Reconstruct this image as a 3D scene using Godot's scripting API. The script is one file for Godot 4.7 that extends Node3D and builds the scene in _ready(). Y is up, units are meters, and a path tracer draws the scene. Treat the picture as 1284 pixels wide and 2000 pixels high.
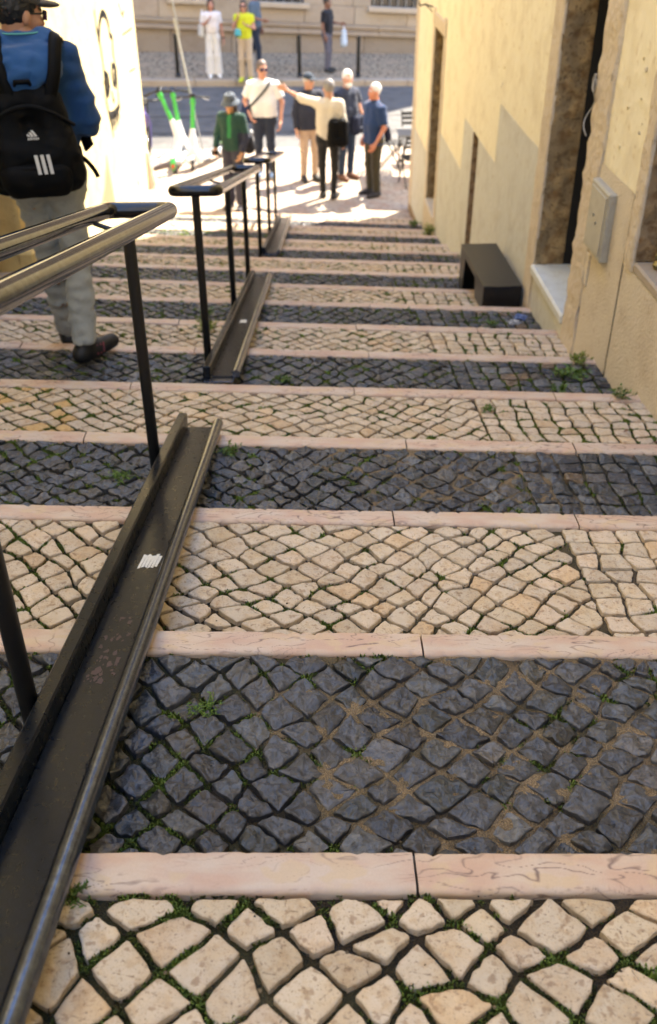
extends Node3D
# Calcada stairway running down between yellow houses to a sunny little square and a street.
# World: metres, y up, the square lies near y = 0, the stairs come up towards +z; the ground tilts down to the right by CS.

const CS := 0.0462            # cross fall of the street
const CAM_Y := 4.5
const WALL_R := 1.75          # face of the right-hand house
const WALL_L := -2.35         # face of the left-hand house
const RISER := 0.12
const SLAB := 0.088

var noise := FastNoiseLite.new()
var rng := RandomNumberGenerator.new()
var M := {}                   # materials
var used := {}                # names taken at top level
var moss_at: Array[Transform3D] = []
var moss_col: PackedColorArray = PackedColorArray()

func _ready() -> void:
	rng.seed = 7
	noise.seed = 11
	noise.noise_type = FastNoiseLite.TYPE_SIMPLEX_SMOOTH
	noise.fractal_type = FastNoiseLite.FRACTAL_NONE
	noise.frequency = 1.0
	set_camera_and_light()
	make_materials()
	var t0 := Time.get_ticks_msec()
	build_stairs()
	print("stairs ", Time.get_ticks_msec() - t0)
	build_square_and_street()
	build_right_house()
	build_left_house()
	build_far_buildings()
	print("houses ", Time.get_ticks_msec() - t0)
	build_ramps()
	build_handrails()
	build_step_box()
	build_street_furniture()
	build_scooters()
	build_cafe()
	print("things ", Time.get_ticks_msec() - t0)
	build_people()
	print("people ", Time.get_ticks_msec() - t0)
	build_plants()
	build_moss()
	build_litter()
	print("done ", Time.get_ticks_msec() - t0)

func set_camera_and_light() -> void:
	var cam := Camera3D.new()
	cam.name = "camera"
	add_child(cam)
	cam.position = Vector3(0, CAM_Y, 0)
	cam.rotation_order = EULER_ORDER_YXZ
	cam.rotation = Vector3(deg_to_rad(-34.3585), deg_to_rad(-1.834), deg_to_rad(-0.078))
	var at := CameraAttributesPhysical.new()
	at.frustum_focal_length = 22.55
	at.frustum_focus_distance = 2.35
	at.exposure_aperture = 2.3
	cam.attributes = at
	cam.fov = 56.03
	cam.near = 0.05
	cam.far = 300.0
	cam.current = true
	var we := WorldEnvironment.new()
	we.name = "world_environment"
	var env := Environment.new()
	env.background_mode = Environment.BG_SKY
	var sky := Sky.new()
	var sm := ProceduralSkyMaterial.new()
	sm.sky_top_color = Color(0.48, 0.62, 0.85)
	sm.sky_horizon_color = Color(0.82, 0.86, 0.91)
	sm.sky_curve = 0.22
	sm.ground_bottom_color = Color(0.45, 0.42, 0.38)
	sm.ground_horizon_color = Color(0.70, 0.70, 0.70)
	sm.sky_energy_multiplier = 1.0
	sky.sky_material = sm
	env.sky = sky
	env.tonemap_mode = Environment.TONE_MAPPER_LINEAR
	env.tonemap_exposure = 5.1
	env.sdfgi_enabled = true
	env.ssao_enabled = true
	env.ssil_enabled = true
	we.environment = env
	add_child(we)
	var sun := DirectionalLight3D.new()
	sun.name = "sun"
	add_child(sun)
	var el := deg_to_rad(52.0)
	var d := Vector3(-0.64 * cos(el), -sin(el), 0.77 * cos(el))
	sun.look_at_from_position(Vector3(0, 20, 0), Vector3(0, 20, 0) + d, Vector3.UP)
	sun.light_energy = 1.5
	sun.light_color = Color(1.0, 0.95, 0.87)
	sun.light_angular_distance = 0.53
	sun.shadow_enabled = true

# ------------------------------------------------------------------ helpers: meshes

class MB:
	var v := PackedVector3Array()
	var n := PackedVector3Array()
	var c := PackedColorArray()
	var u := PackedVector2Array()
	var ix := PackedInt32Array()
	var col := Color(1, 1, 1)
	func vert(p: Vector3, nn: Vector3, uv := Vector2.ZERO) -> int:
		v.append(p); n.append(nn); c.append(col); u.append(uv)
		return v.size() - 1
	func quad(a: Vector3, b: Vector3, cc: Vector3, d: Vector3, nn: Vector3, uvs := PackedVector2Array()) -> void:
		var i := v.size()
		if uvs.size() == 4:
			vert(a, nn, uvs[0]); vert(b, nn, uvs[1]); vert(cc, nn, uvs[2]); vert(d, nn, uvs[3])
		else:
			vert(a, nn); vert(b, nn); vert(cc, nn); vert(d, nn)
		if (cc - a).cross(b - a).dot(nn) >= 0.0:
			ix.append_array([i, i + 1, i + 2, i, i + 2, i + 3])
		else:
			ix.append_array([i, i + 2, i + 1, i, i + 3, i + 2])
	func tri(a: Vector3, b: Vector3, cc: Vector3, nn: Vector3) -> void:
		var i := v.size()
		vert(a, nn); vert(b, nn); vert(cc, nn)
		if (cc - a).cross(b - a).dot(nn) >= 0.0:
			ix.append_array([i, i + 1, i + 2])
		else:
			ix.append_array([i, i + 2, i + 1])
	func mesh(m: Material) -> ArrayMesh:
		var arr := []
		arr.resize(Mesh.ARRAY_MAX)
		arr[Mesh.ARRAY_VERTEX] = v
		arr[Mesh.ARRAY_NORMAL] = n
		arr[Mesh.ARRAY_COLOR] = c
		arr[Mesh.ARRAY_TEX_UV] = u
		arr[Mesh.ARRAY_INDEX] = ix
		var am := ArrayMesh.new()
		am.add_surface_from_arrays(Mesh.PRIMITIVE_TRIANGLES, arr)
		am.surface_set_material(0, m)
		return am

func lin(r: float, g: float, b: float) -> Color:
	return Color(r, g, b).linear_to_srgb()

func numbered(called: String) -> String:
	if not used.has(called):
		used[called] = 0
		return called
	used[called] += 1
	return "%s_%03d" % [called, used[called]]

func part(called: String, mb: MB, m: Material, parent: Node, at := Transform3D.IDENTITY) -> MeshInstance3D:
	var o := MeshInstance3D.new()
	o.mesh = mb.mesh(m)
	o.name = called
	o.transform = at
	parent.add_child(o, true)
	return o

func top(called: String, mb: MB, m: Material, label: String, category: String, group := "", kind := "") -> MeshInstance3D:
	var o := MeshInstance3D.new()
	o.mesh = mb.mesh(m)
	o.name = numbered(called)
	add_child(o)
	tag(o, label, category, group, kind)
	return o

func thing(called: String, at: Transform3D, label: String, category: String, group := "", kind := "") -> Node3D:
	var o := Node3D.new()
	o.name = numbered(called)
	o.transform = at
	add_child(o)
	tag(o, label, category, group, kind)
	return o

func tag(o: Node, label: String, category: String, group := "", kind := "") -> void:
	o.set_meta("label", label)
	o.set_meta("category", category)
	if group != "": o.set_meta("group", group)
	if kind != "": o.set_meta("kind", kind)

func xf(p: Vector3, yaw := 0.0, pitch := 0.0, roll := 0.0) -> Transform3D:
	return Transform3D(Basis.from_euler(Vector3(pitch, yaw, roll), EULER_ORDER_YXZ), p)

func rbox(mb: MB, t: Transform3D, size: Vector3, bev := 0.004) -> void:
	# a box with chamfered edges, centred on t
	var h := size * 0.5
	var b: float = min(bev, min(h.x, min(h.y, h.z)) * 0.9)
	var axes := [Vector3.RIGHT, Vector3.UP, Vector3.BACK]
	for a in 3:
		var e1: Vector3 = axes[(a + 1) % 3]
		var e2: Vector3 = axes[(a + 2) % 3]
		var l1: float = h[(a + 1) % 3] - b
		var l2: float = h[(a + 2) % 3] - b
		for s: float in [-1.0, 1.0]:
			var o: Vector3 = axes[a] * h[a] * s
			var nn: Vector3 = (t.basis * (axes[a] * s)).normalized()
			mb.quad(t * (o - e1 * l1 - e2 * l2), t * (o + e1 * l1 - e2 * l2), t * (o + e1 * l1 + e2 * l2), t * (o - e1 * l1 + e2 * l2), nn,
				PackedVector2Array([Vector2(-l1, -l2), Vector2(l1, -l2), Vector2(l1, l2), Vector2(-l1, l2)]))
	for a in 3:
		var a1 := (a + 1) % 3
		var a2 := (a + 2) % 3
		for s1: float in [-1.0, 1.0]:
			for s2: float in [-1.0, 1.0]:
				var p := Vector3.ZERO
				p[a1] = s1 * h[a1]; p[a2] = s2 * (h[a2] - b)
				var q := Vector3.ZERO
				q[a1] = s1 * (h[a1] - b); q[a2] = s2 * h[a2]
				var l := Vector3.ZERO
				l[a] = h[a] - b
				var nn := Vector3.ZERO
				nn[a1] = s1; nn[a2] = s2
				mb.quad(t * (p - l), t * (p + l), t * (q + l), t * (q - l), (t.basis * nn).normalized())
	for sx: float in [-1.0, 1.0]:
		for sy: float in [-1.0, 1.0]:
			for sz: float in [-1.0, 1.0]:
				mb.tri(t * Vector3(sx * h.x, sy * (h.y - b), sz * (h.z - b)), t * Vector3(sx * (h.x - b), sy * h.y, sz * (h.z - b)),
					t * Vector3(sx * (h.x - b), sy * (h.y - b), sz * h.z), (t.basis * Vector3(sx, sy, sz)).normalized())

func bar(mb: MB, a: Vector3, b: Vector3, w: float, h: float, bev := 0.003, up := Vector3.UP) -> void:
	# a box-section bar from a to b: w across, h along up
	var z := (b - a).normalized()
	if absf(z.dot(up)) > 0.99: up = Vector3.RIGHT
	var x := up.cross(z).normalized()
	var y := z.cross(x)
	rbox(mb, Transform3D(Basis(x, y, z), (a + b) * 0.5), Vector3(w, h, a.distance_to(b)), bev)

func tube(mb: MB, pts: PackedVector3Array, r: Variant, sides := 12, caps := true) -> void:
	var m := pts.size()
	var base := mb.v.size()
	var ref := Vector3.UP
	var d0 := (pts[1] - pts[0]).normalized()
	if absf(d0.dot(ref)) > 0.95: ref = Vector3.RIGHT
	var x := ref.cross(d0).normalized()
	var run := 0.0
	for i in m:
		var d: Vector3
		if i == 0: d = pts[1] - pts[0]
		elif i == m - 1: d = pts[i] - pts[i - 1]
		else: d = (pts[i + 1] - pts[i]).normalized() + (pts[i] - pts[i - 1]).normalized()
		d = d.normalized()
		x = (x - d * x.dot(d)).normalized()
		var y := d.cross(x)
		var ri: float = r if (r is float) else r[i]
		if i > 0: run += pts[i].distance_to(pts[i - 1])
		var grow := 1.0
		if i > 0 and i < m - 1:
			grow = 1.0 / max(0.5, d.dot((pts[i + 1] - pts[i]).normalized()))
		for j in sides + 1:
			var a := TAU * j / sides
			var nn := x * cos(a) + y * sin(a)
			mb.vert(pts[i] + nn * ri * (grow if grow < 1.3 else 1.15), nn, Vector2(run, ri * a))
	var w := sides + 1
	for i in m - 1:
		for j in sides:
			var a := base + i * w + j
			mb.ix.append_array([a, a + w, a + 1, a + 1, a + w, a + w + 1])
	# orientation check on the first face
	var ia := base; var ib := base + w; var ic := base + 1
	if (mb.v[ic] - mb.v[ia]).cross(mb.v[ib] - mb.v[ia]).dot(mb.n[ia]) < 0.0:
		var first := mb.ix.size() - (m - 1) * sides * 6
		for q in range(first, mb.ix.size(), 3):
			var t := mb.ix[q + 1]
			mb.ix[q + 1] = mb.ix[q + 2]
			mb.ix[q + 2] = t
	if caps:
		for e in 2:
			var i0 := base if e == 0 else base + (m - 1) * w
			var p := pts[0] if e == 0 else pts[m - 1]
			var nn := (pts[0] - pts[1]).normalized() if e == 0 else (pts[m - 1] - pts[m - 2]).normalized()
			for j in sides:
				mb.tri(p, mb.v[i0 + j], mb.v[i0 + j + 1], nn)

func lathe(mb: MB, t: Transform3D, prof: PackedVector2Array, sides := 20) -> void:
	# prof: (radius, height), bottom to top
	for i in prof.size() - 1:
		var a := prof[i]
		var b := prof[i + 1]
		var e := b - a
		var sl := Vector2(e.y, -e.x).normalized()
		for j in sides:
			var a0 := TAU * j / sides
			var a1 := TAU * (j + 1) / sides
			var d0 := Vector3(cos(a0), 0, sin(a0))
			var d1 := Vector3(cos(a1), 0, sin(a1))
			var i0 := mb.v.size()
			var n0 := (t.basis * (d0 * sl.x + Vector3.UP * sl.y)).normalized()
			var n1 := (t.basis * (d1 * sl.x + Vector3.UP * sl.y)).normalized()
			mb.vert(t * (d0 * a.x + Vector3.UP * a.y), n0)
			mb.vert(t * (d0 * b.x + Vector3.UP * b.y), n0)
			mb.vert(t * (d1 * b.x + Vector3.UP * b.y), n1)
			mb.vert(t * (d1 * a.x + Vector3.UP * a.y), n1)
			if (mb.v[i0 + 2] - mb.v[i0]).cross(mb.v[i0 + 1] - mb.v[i0]).dot(n0 + n1) >= 0.0:
				mb.ix.append_array([i0, i0 + 1, i0 + 2, i0, i0 + 2, i0 + 3])
			else:
				mb.ix.append_array([i0, i0 + 2, i0 + 1, i0, i0 + 3, i0 + 2])

func prism(mb: MB, poly: PackedVector2Array, t: Transform3D, depth: float) -> void:
	# poly in the xy plane of t, extruded along +z of t by depth
	var tr := Geometry2D.triangulate_polygon(poly)
	var nz := t.basis.z.normalized()
	for k in range(0, tr.size(), 3):
		var a := poly[tr[k]]; var b := poly[tr[k + 1]]; var c := poly[tr[k + 2]]
		mb.tri(t * Vector3(a.x, a.y, depth), t * Vector3(b.x, b.y, depth), t * Vector3(c.x, c.y, depth), nz)
		mb.tri(t * Vector3(a.x, a.y, 0), t * Vector3(b.x, b.y, 0), t * Vector3(c.x, c.y, 0), -nz)
	var cw := Geometry2D.is_polygon_clockwise(poly)
	for k in poly.size():
		var a := poly[k]; var b := poly[(k + 1) % poly.size()]
		var e := (b - a).normalized()
		var o := Vector2(e.y, -e.x) * (-1.0 if cw else 1.0)
		mb.quad(t * Vector3(a.x, a.y, 0), t * Vector3(b.x, b.y, 0), t * Vector3(b.x, b.y, depth), t * Vector3(a.x, a.y, depth), (t.basis * Vector3(o.x, o.y, 0)).normalized())

func stroke(mb: MB, pts: PackedVector3Array, w: float, nrm: Vector3) -> void:
	# a flat painted or printed line of width w
	for i in pts.size() - 1:
		var d := (pts[i + 1] - pts[i]).normalized()
		var s := d.cross(nrm).normalized() * w * 0.5
		var e := d * w * 0.3
		mb.quad(pts[i] - s - e, pts[i] + s - e, pts[i + 1] + s + e, pts[i + 1] - s + e, nrm)

func ribbon(mb: MB, pts: PackedVector3Array, outs: PackedVector3Array, w: float, t: float) -> void:
	# a flat webbing strip swept along pts; outs gives the outward side at each point
	var base := mb.v.size()
	var m := pts.size()
	var prof := [Vector2(-0.5, -0.5), Vector2(-0.5, 0.2), Vector2(-0.42, 0.5), Vector2(0.42, 0.5), Vector2(0.5, 0.2), Vector2(0.5, -0.5)]
	for i in m:
		var d := (pts[mini(i + 1, m - 1)] - pts[maxi(i - 1, 0)]).normalized()
		var x := d.cross(outs[i]).normalized()
		var y := x.cross(d).normalized()
		if y.dot(outs[i]) < 0.0: y = -y
		for q: Vector2 in prof: mb.vert(pts[i] + x * q.x * w + y * q.y * t, (x * q.x + y * q.y * 0.8).normalized())
	for i in m - 1:
		for j in 6:
			var a := base + i * 6 + j
			var b := base + i * 6 + (j + 1) % 6
			var nn := mb.n[a] + mb.n[b]
			if (mb.v[b + 6] - mb.v[a]).cross(mb.v[b] - mb.v[a]).dot(nn) >= 0.0: mb.ix.append_array([a, b, b + 6, a, b + 6, a + 6])
			else: mb.ix.append_array([a, b + 6, b, a, a + 6, b + 6])

func smooth_path(pts: PackedVector3Array, k := 6) -> PackedVector3Array:
	var out := PackedVector3Array()
	var m := pts.size()
	for i in m - 1:
		for j in k:
			out.append(pts[i].cubic_interpolate(pts[i + 1], pts[maxi(i - 1, 0)], pts[mini(i + 2, m - 1)], float(j) / k))
	out.append(pts[m - 1])
	return out

func arc(c: Vector3, r: float, ex: Vector3, ey: Vector3, a0: float, a1: float, k: int) -> PackedVector3Array:
	var p := PackedVector3Array()
	for i in k + 1:
		var a: float = lerp(a0, a1, float(i) / k)
		p.append(c + ex * cos(a) * r + ey * sin(a) * r)
	return p

# ------------------------------------------------------------------ helpers: smooth solids from distance fields

func cap(a: Vector3, b: Vector3, ra: float, rb: float, k := 0.03) -> Dictionary:
	return {"t": 0, "a": a, "b": b, "ra": ra, "rb": rb, "k": k}
func cone(a: Vector3, b: Vector3, ra: float, rb: float, k := 0.02) -> Dictionary:   # flat ends
	return {"t": 2, "a": a, "b": b, "ra": ra, "rb": rb, "k": k}
func ell(c: Vector3, r: Vector3, k := 0.02, sub := false) -> Dictionary:
	return {"t": 1, "a": c, "r": r, "k": k, "sub": sub}

func sdf(mb: MB, prims: Array, cell: float, cuts: Array, t: Transform3D, colf: Variant = null, fold := 0.0, fold_freq := 9.0) -> void:
	var lo := Vector3(1e9, 1e9, 1e9)
	var hi := -lo
	for p: Dictionary in prims:
		if p.get("sub", false): continue
		if p.t == 1:
			lo = lo.min(p.a - p.r); hi = hi.max(p.a + p.r)
		else:
			var r: float = max(p.ra, p.rb)
			lo = lo.min((p.a as Vector3).min(p.b) - Vector3.ONE * r)
			hi = hi.max((p.a as Vector3).max(p.b) + Vector3.ONE * r)
	var pad := cell * 3.0 + fold
	lo -= Vector3.ONE * pad
	hi += Vector3.ONE * pad
	var nx := int((hi.x - lo.x) / cell) + 2
	var ny := int((hi.y - lo.y) / cell) + 2
	var nz := int((hi.z - lo.z) / cell) + 2
	var f := PackedFloat32Array()
	f.resize(nx * ny * nz)
	f.fill(0.3)
	for p: Dictionary in prims:
		var k: float = p.k
		var l: Vector3
		var h: Vector3
		var sub: bool = p.get("sub", false)
		var kind: int = p.t
		var a: Vector3 = p.a
		var b: Vector3 = Vector3.ZERO
		var ra := 0.0
		var rb := 0.0
		var er := Vector3.ONE
		if kind == 1:
			er = p.r
			l = a - er; h = a + er
		else:
			b = p.b; ra = p.ra; rb = p.rb
			var r: float = max(ra, rb)
			l = a.min(b) - Vector3.ONE * r
			h = a.max(b) + Vector3.ONE * r
		var pd := k + cell * 2.5 + fold
		var x0: int = maxi(0, int((l.x - pd - lo.x) / cell)); var x1: int = mini(nx - 1, int((h.x + pd - lo.x) / cell) + 1)
		var y0: int = maxi(0, int((l.y - pd - lo.y) / cell)); var y1: int = mini(ny - 1, int((h.y + pd - lo.y) / cell) + 1)
		var z0: int = maxi(0, int((l.z - pd - lo.z) / cell)); var z1: int = mini(nz - 1, int((h.z + pd - lo.z) / cell) + 1)
		var ab := b - a
		var ll: float = max(ab.length_squared(), 1e-9)
		var ln := sqrt(ll)
		for z in range(z0, z1 + 1):
			for y in range(y0, y1 + 1):
				var row := (z * ny + y) * nx
				for x in range(x0, x1 + 1):
					var q := Vector3(lo.x + x * cell, lo.y + y * cell, lo.z + z * cell) - a
					var d: float
					if kind == 0:
						var tt := clampf(q.dot(ab) / ll, 0.0, 1.0)
						d = (q - ab * tt).length() - (ra + (rb - ra) * tt)
					elif kind == 1:
						var k0 := (q / er).length()
						var k1 := (q / (er * er)).length()
						d = k0 * (k0 - 1.0) / max(k1, 1e-6)
					else:
						var tt := q.dot(ab) / ll
						var tc := clampf(tt, 0.0, 1.0)
						d = (q - ab * tt).length() - (ra + (rb - ra) * tc)
						d = max(d, max(-tt, tt - 1.0) * ln)
					var o := f[row + x]
					if sub:
						d = -d
						var hh: float = max(k - absf(o - d), 0.0) / k
						f[row + x] = max(o, d) + hh * hh * k * 0.25
					else:
						var hh: float = max(k - absf(o - d), 0.0) / k
						f[row + x] = min(o, d) - hh * hh * k * 0.25
	if not cuts.is_empty() or fold > 0.0:
		var i := 0
		for z in nz:
			for y in ny:
				for x in nx:
					var o := f[i]
					if o < 0.12:
						var q := Vector3(lo.x + x * cell, lo.y + y * cell, lo.z + z * cell)
						if fold > 0.0 and absf(o) < cell * 2.5 + fold:
							o += fold * (noise.get_noise_3d(q.x * fold_freq, q.y * fold_freq * 1.9 + 7.0, q.z * fold_freq) + 0.5 * noise.get_noise_3d(q.x * fold_freq * 2.3, q.y * fold_freq * 3.8, q.z * fold_freq * 2.3))
						for cu: Array in cuts:
							o = max(o, (q - (cu[0] as Vector3)).dot(cu[1]))
						f[i] = o
					i += 1
	var vi := PackedInt32Array()
	vi.resize(nx * ny * nz)
	vi.fill(-1)
	var base := mb.v.size()
	var sy := nx
	var sz := nx * ny
	var offs := PackedInt32Array([0, 1, sy, sy + 1, sz, sz + 1, sz + sy, sz + sy + 1])
	var ea := PackedInt32Array([0, 2, 4, 6, 0, 1, 4, 5, 0, 1, 2, 3])
	var eb := PackedInt32Array([1, 3, 5, 7, 2, 3, 6, 7, 4, 5, 6, 7])
	var cs8 := PackedVector3Array([Vector3(0, 0, 0), Vector3(1, 0, 0), Vector3(0, 1, 0), Vector3(1, 1, 0), Vector3(0, 0, 1), Vector3(1, 0, 1), Vector3(0, 1, 1), Vector3(1, 1, 1)])
	var g := PackedFloat32Array()
	g.resize(8)
	for z in nz - 1:
		for y in ny - 1:
			var row := (z * ny + y) * nx
			for x in nx - 1:
				var i := row + x
				var f0 := f[i]
				if f0 > cell * 2.0 or f0 < -cell * 2.0: continue
				var neg := 0
				for e in 8:
					var w := f[i + offs[e]]
					g[e] = w
					if w < 0.0: neg += 1
				if neg == 0 or neg == 8: continue
				var s := Vector3.ZERO
				var cnt := 0
				for e in 12:
					var p0 := g[ea[e]]
					var p1 := g[eb[e]]
					if (p0 < 0.0) != (p1 < 0.0):
						s += cs8[ea[e]].lerp(cs8[eb[e]], p0 / (p0 - p1))
						cnt += 1
				var q := lo + (Vector3(x, y, z) + s / cnt) * cell
				if colf != null: mb.col = colf.call(q)
				vi[i] = mb.vert(t * q, Vector3.ZERO)
	for z in range(1, nz - 1):
		for y in range(1, ny - 1):
			var row := (z * ny + y) * nx
			for x in range(1, nx - 1):
				var i := row + x
				if vi[i] < 0: continue
				var ins := f[i] < 0.0
				if ins != (f[i + 1] < 0.0): face(mb, vi[i], vi[i - sy], vi[i - sy - sz], vi[i - sz], ins)
				if ins != (f[i + sy] < 0.0): face(mb, vi[i], vi[i - sz], vi[i - sz - 1], vi[i - 1], ins)
				if ins != (f[i + sz] < 0.0): face(mb, vi[i], vi[i - 1], vi[i - 1 - sy], vi[i - sy], ins)
	for i in range(base, mb.v.size()):
		mb.n[i] = mb.n[i].normalized() if mb.n[i].length_squared() > 1e-20 else Vector3.UP
	mb.col = Color(1, 1, 1)

func face(mb: MB, a: int, b: int, c: int, d: int, ins: bool) -> void:
	if a < 0 or b < 0 or c < 0 or d < 0: return
	if ins:
		var t := b
		b = d
		d = t
	var nn := (mb.v[c] - mb.v[a]).cross(mb.v[d] - mb.v[b])
	# Godot: clockwise front, so outward = (c-a) x (b-a)
	nn = (mb.v[c] - mb.v[a]).cross(mb.v[b] - mb.v[a]) + (mb.v[d] - mb.v[a]).cross(mb.v[c] - mb.v[a])
	mb.ix.append_array([a, b, c, a, c, d])
	mb.n[a] += nn; mb.n[b] += nn; mb.n[c] += nn; mb.n[d] += nn

# ------------------------------------------------------------------ materials

func noise_bytes(w: int, h: int, sd: int, freq: float, oct := 4, kind := FastNoiseLite.TYPE_SIMPLEX_SMOOTH, ridged := false) -> PackedByteArray:
	var f := FastNoiseLite.new()
	f.seed = sd
	f.noise_type = kind
	f.frequency = freq
	f.fractal_type = FastNoiseLite.FRACTAL_RIDGED if ridged else FastNoiseLite.FRACTAL_FBM
	f.fractal_octaves = oct
	var im := f.get_seamless_image(w, h, false, false, 0.15, true)
	im.convert(Image.FORMAT_L8)
	return im.get_data()

func tex_of(w: int, h: int, data: PackedByteArray, fmt := Image.FORMAT_RGB8) -> ImageTexture:
	var im := Image.create_from_data(w, h, false, fmt, data)
	return ImageTexture.create_from_image(im)

# layers: [bytes, lo, hi, colour]: colour is mixed in where the layer's value runs from lo to hi (0..255)
func layered(sz: int, base: Color, layers: Array) -> ImageTexture:
	var out := PackedByteArray()
	out.resize(sz * sz * 3)
	var k := 0
	for i in sz * sz:
		var r := base.r; var g := base.g; var b := base.b
		for l: Array in layers:
			var w: float = ((l[0] as PackedByteArray)[i] - l[1]) / (l[2] - l[1])
			if w > 0.0:
				if w > 1.0: w = 1.0
				var c: Color = l[3]
				w *= c.a
				r += (c.r - r) * w; g += (c.g - g) * w; b += (c.b - b) * w
		out[k] = int(r * 255.0); out[k + 1] = int(g * 255.0); out[k + 2] = int(b * 255.0)
		k += 3
	return tex_of(sz, sz, out)

func std(c: Color, rough := 0.8, metal := 0.0) -> StandardMaterial3D:
	var m := StandardMaterial3D.new()
	m.albedo_color = c
	m.roughness = rough
	m.metallic = metal
	return m

func tri(m: StandardMaterial3D, tex: Texture2D, sc: Vector3, hm: Texture2D = null, depth := 0.2) -> StandardMaterial3D:
	m.albedo_texture = tex
	m.uv1_triplanar = true
	m.uv1_world_triplanar = true
	m.uv1_scale = sc
	if hm:
		m.heightmap_enabled = true
		m.heightmap_texture = hm
		m.heightmap_scale = depth
	return m

func vc(m: StandardMaterial3D) -> StandardMaterial3D:
	m.vertex_color_use_as_albedo = true
	return m

func make_materials() -> void:
	var S := 512
	var fine := noise_bytes(S, S, 3, 0.12, 4)
	var mid := noise_bytes(S, S, 5, 0.022, 4)
	var mid2 := noise_bytes(S, S, 9, 0.03, 4)
	var big := noise_bytes(S, S, 6, 0.008, 3)
	var ridge := noise_bytes(S, S, 8, 0.018, 4, FastNoiseLite.TYPE_SIMPLEX_SMOOTH, true)
	var ridge2 := noise_bytes(S, S, 18, 0.05, 3, FastNoiseLite.TYPE_SIMPLEX_SMOOTH, true)
	var cells := noise_bytes(S, S, 12, 0.05, 2, FastNoiseLite.TYPE_CELLULAR)
	var h_fine := tex_of(S, S, fine, Image.FORMAT_L8)
	var h_mid := tex_of(S, S, mid, Image.FORMAT_L8)
	var h_ridge := tex_of(S, S, ridge, Image.FORMAT_L8)

	# pale limestone setts: creamy with pits, brown stains and rusty clouds
	var t_light := layered(S, Color(0.97, 0.95, 0.93), [
		[big, 120.0, 230.0, Color(0.93, 0.86, 0.76, 0.7)], [mid, 150.0, 225.0, Color(0.86, 0.78, 0.68, 0.7)], [mid2, 175.0, 205.0, Color(0.62, 0.52, 0.44, 0.55)],
		[fine, 165.0, 215.0, Color(0.66, 0.58, 0.50, 0.4)], [ridge, 215.0, 240.0, Color(0.40, 0.33, 0.28, 0.75)], [ridge2, 226.0, 246.0, Color(0.36, 0.29, 0.23, 0.7)]])
	M.light = tri(vc(std(Color.WHITE, 0.78)), t_light, Vector3(2.1, 2.1, 2.1), h_mid, 0.35)
	# dark basalt setts: blue grey, cleaved, with paler scuffs
	var t_dark := layered(S, Color(0.76, 0.78, 0.81), [
		[mid, 120.0, 200.0, Color(1.0, 1.0, 1.0, 0.9)], [mid2, 140.0, 195.0, Color(0.48, 0.46, 0.45, 0.9)], [big, 150.0, 230.0, Color(0.95, 0.88, 0.78, 0.6)],
		[fine, 170.0, 220.0, Color(1.0, 0.98, 0.95, 0.5)], [ridge, 215.0, 240.0, Color(1.0, 0.97, 0.92, 0.55)], [ridge2, 224.0, 246.0, Color(0.34, 0.33, 0.33, 0.8)]])
	M.dark = tri(vc(std(Color.WHITE, 0.42)), t_dark, Vector3(2.6, 2.6, 2.6), h_ridge, 0.55)
	# joint filling: soil, sand
	var t_soil := layered(S, Color(0.70, 0.66, 0.60), [[fine, 110.0, 200.0, Color(1.0, 0.97, 0.90, 0.9)], [cells, 60.0, 20.0, Color(0.45, 0.42, 0.38, 0.6)], [mid, 150.0, 220.0, Color(0.45, 0.42, 0.36, 0.7)]])
	M.soil = tri(vc(std(Color.WHITE, 0.95)), t_soil, Vector3(3.0, 3.0, 3.0), h_fine, 0.6)
	# pink limestone edging with wavy dark seams
	M.slab = tri(vc(std(Color.WHITE, 0.55)), slab_texture(), Vector3(1.0 / 4.2, 1.0, 1.0), h_fine, 0.05)
	# renders and paints
	var t_wall := layered(S, Color(0.97, 0.965, 0.95), [[big, 120.0, 240.0, Color(0.90, 0.88, 0.85, 0.8)], [mid, 150.0, 230.0, Color(1, 1, 1, 0.7)], [mid2, 185.0, 235.0, Color(0.80, 0.74, 0.66, 0.5)], [ridge, 236.0, 250.0, Color(0.72, 0.66, 0.58, 0.5)]])
	M.yellow = tri(std(lin(0.80, 0.735, 0.55), 0.86), t_wall, Vector3(0.55, 0.55, 0.55), h_mid, 0.5)
	M.ochre = tri(std(lin(0.68, 0.49, 0.18), 0.86), t_wall, Vector3(0.9, 0.9, 0.9), h_mid, 0.5)
	M.cream = tri(std(lin(0.74, 0.63, 0.37), 0.86), t_wall, Vector3(0.55, 0.55, 0.55), h_mid, 0.5)
	M.dado = tri(std(lin(0.55, 0.545, 0.50), 0.85), t_wall, Vector3(0.6, 0.6, 0.6), h_mid, 0.4)
	M.plaster = tri(std(lin(0.585, 0.515, 0.41), 0.88), t_wall, Vector3(0.7, 0.7, 0.7), h_fine, 0.35)
	var t_stain := layered(S, Color(0.80, 0.76, 0.68), [[mid, 110.0, 190.0, Color(0.95, 0.88, 0.74, 0.9)], [mid2, 130.0, 215.0, Color(0.55, 0.43, 0.29, 0.7)], [ridge, 215.0, 245.0, Color(0.24, 0.18, 0.13, 0.7)], [fine, 170.0, 220.0, Color(0.35, 0.28, 0.20, 0.6)]])
	M.rough_stone = tri(std(lin(0.46, 0.375, 0.25), 0.95), t_stain, Vector3(0.5, 0.5, 0.5), h_mid, 1.6)
	M.trim = tri(std(lin(0.57, 0.485, 0.37), 0.88), t_wall, Vector3(1.3, 1.3, 1.3), h_mid, 0.7)
	M.trim_worn = tri(std(lin(0.44, 0.35, 0.25), 0.92), t_stain, Vector3(0.9, 0.9, 0.9), h_mid, 1.0)
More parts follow.
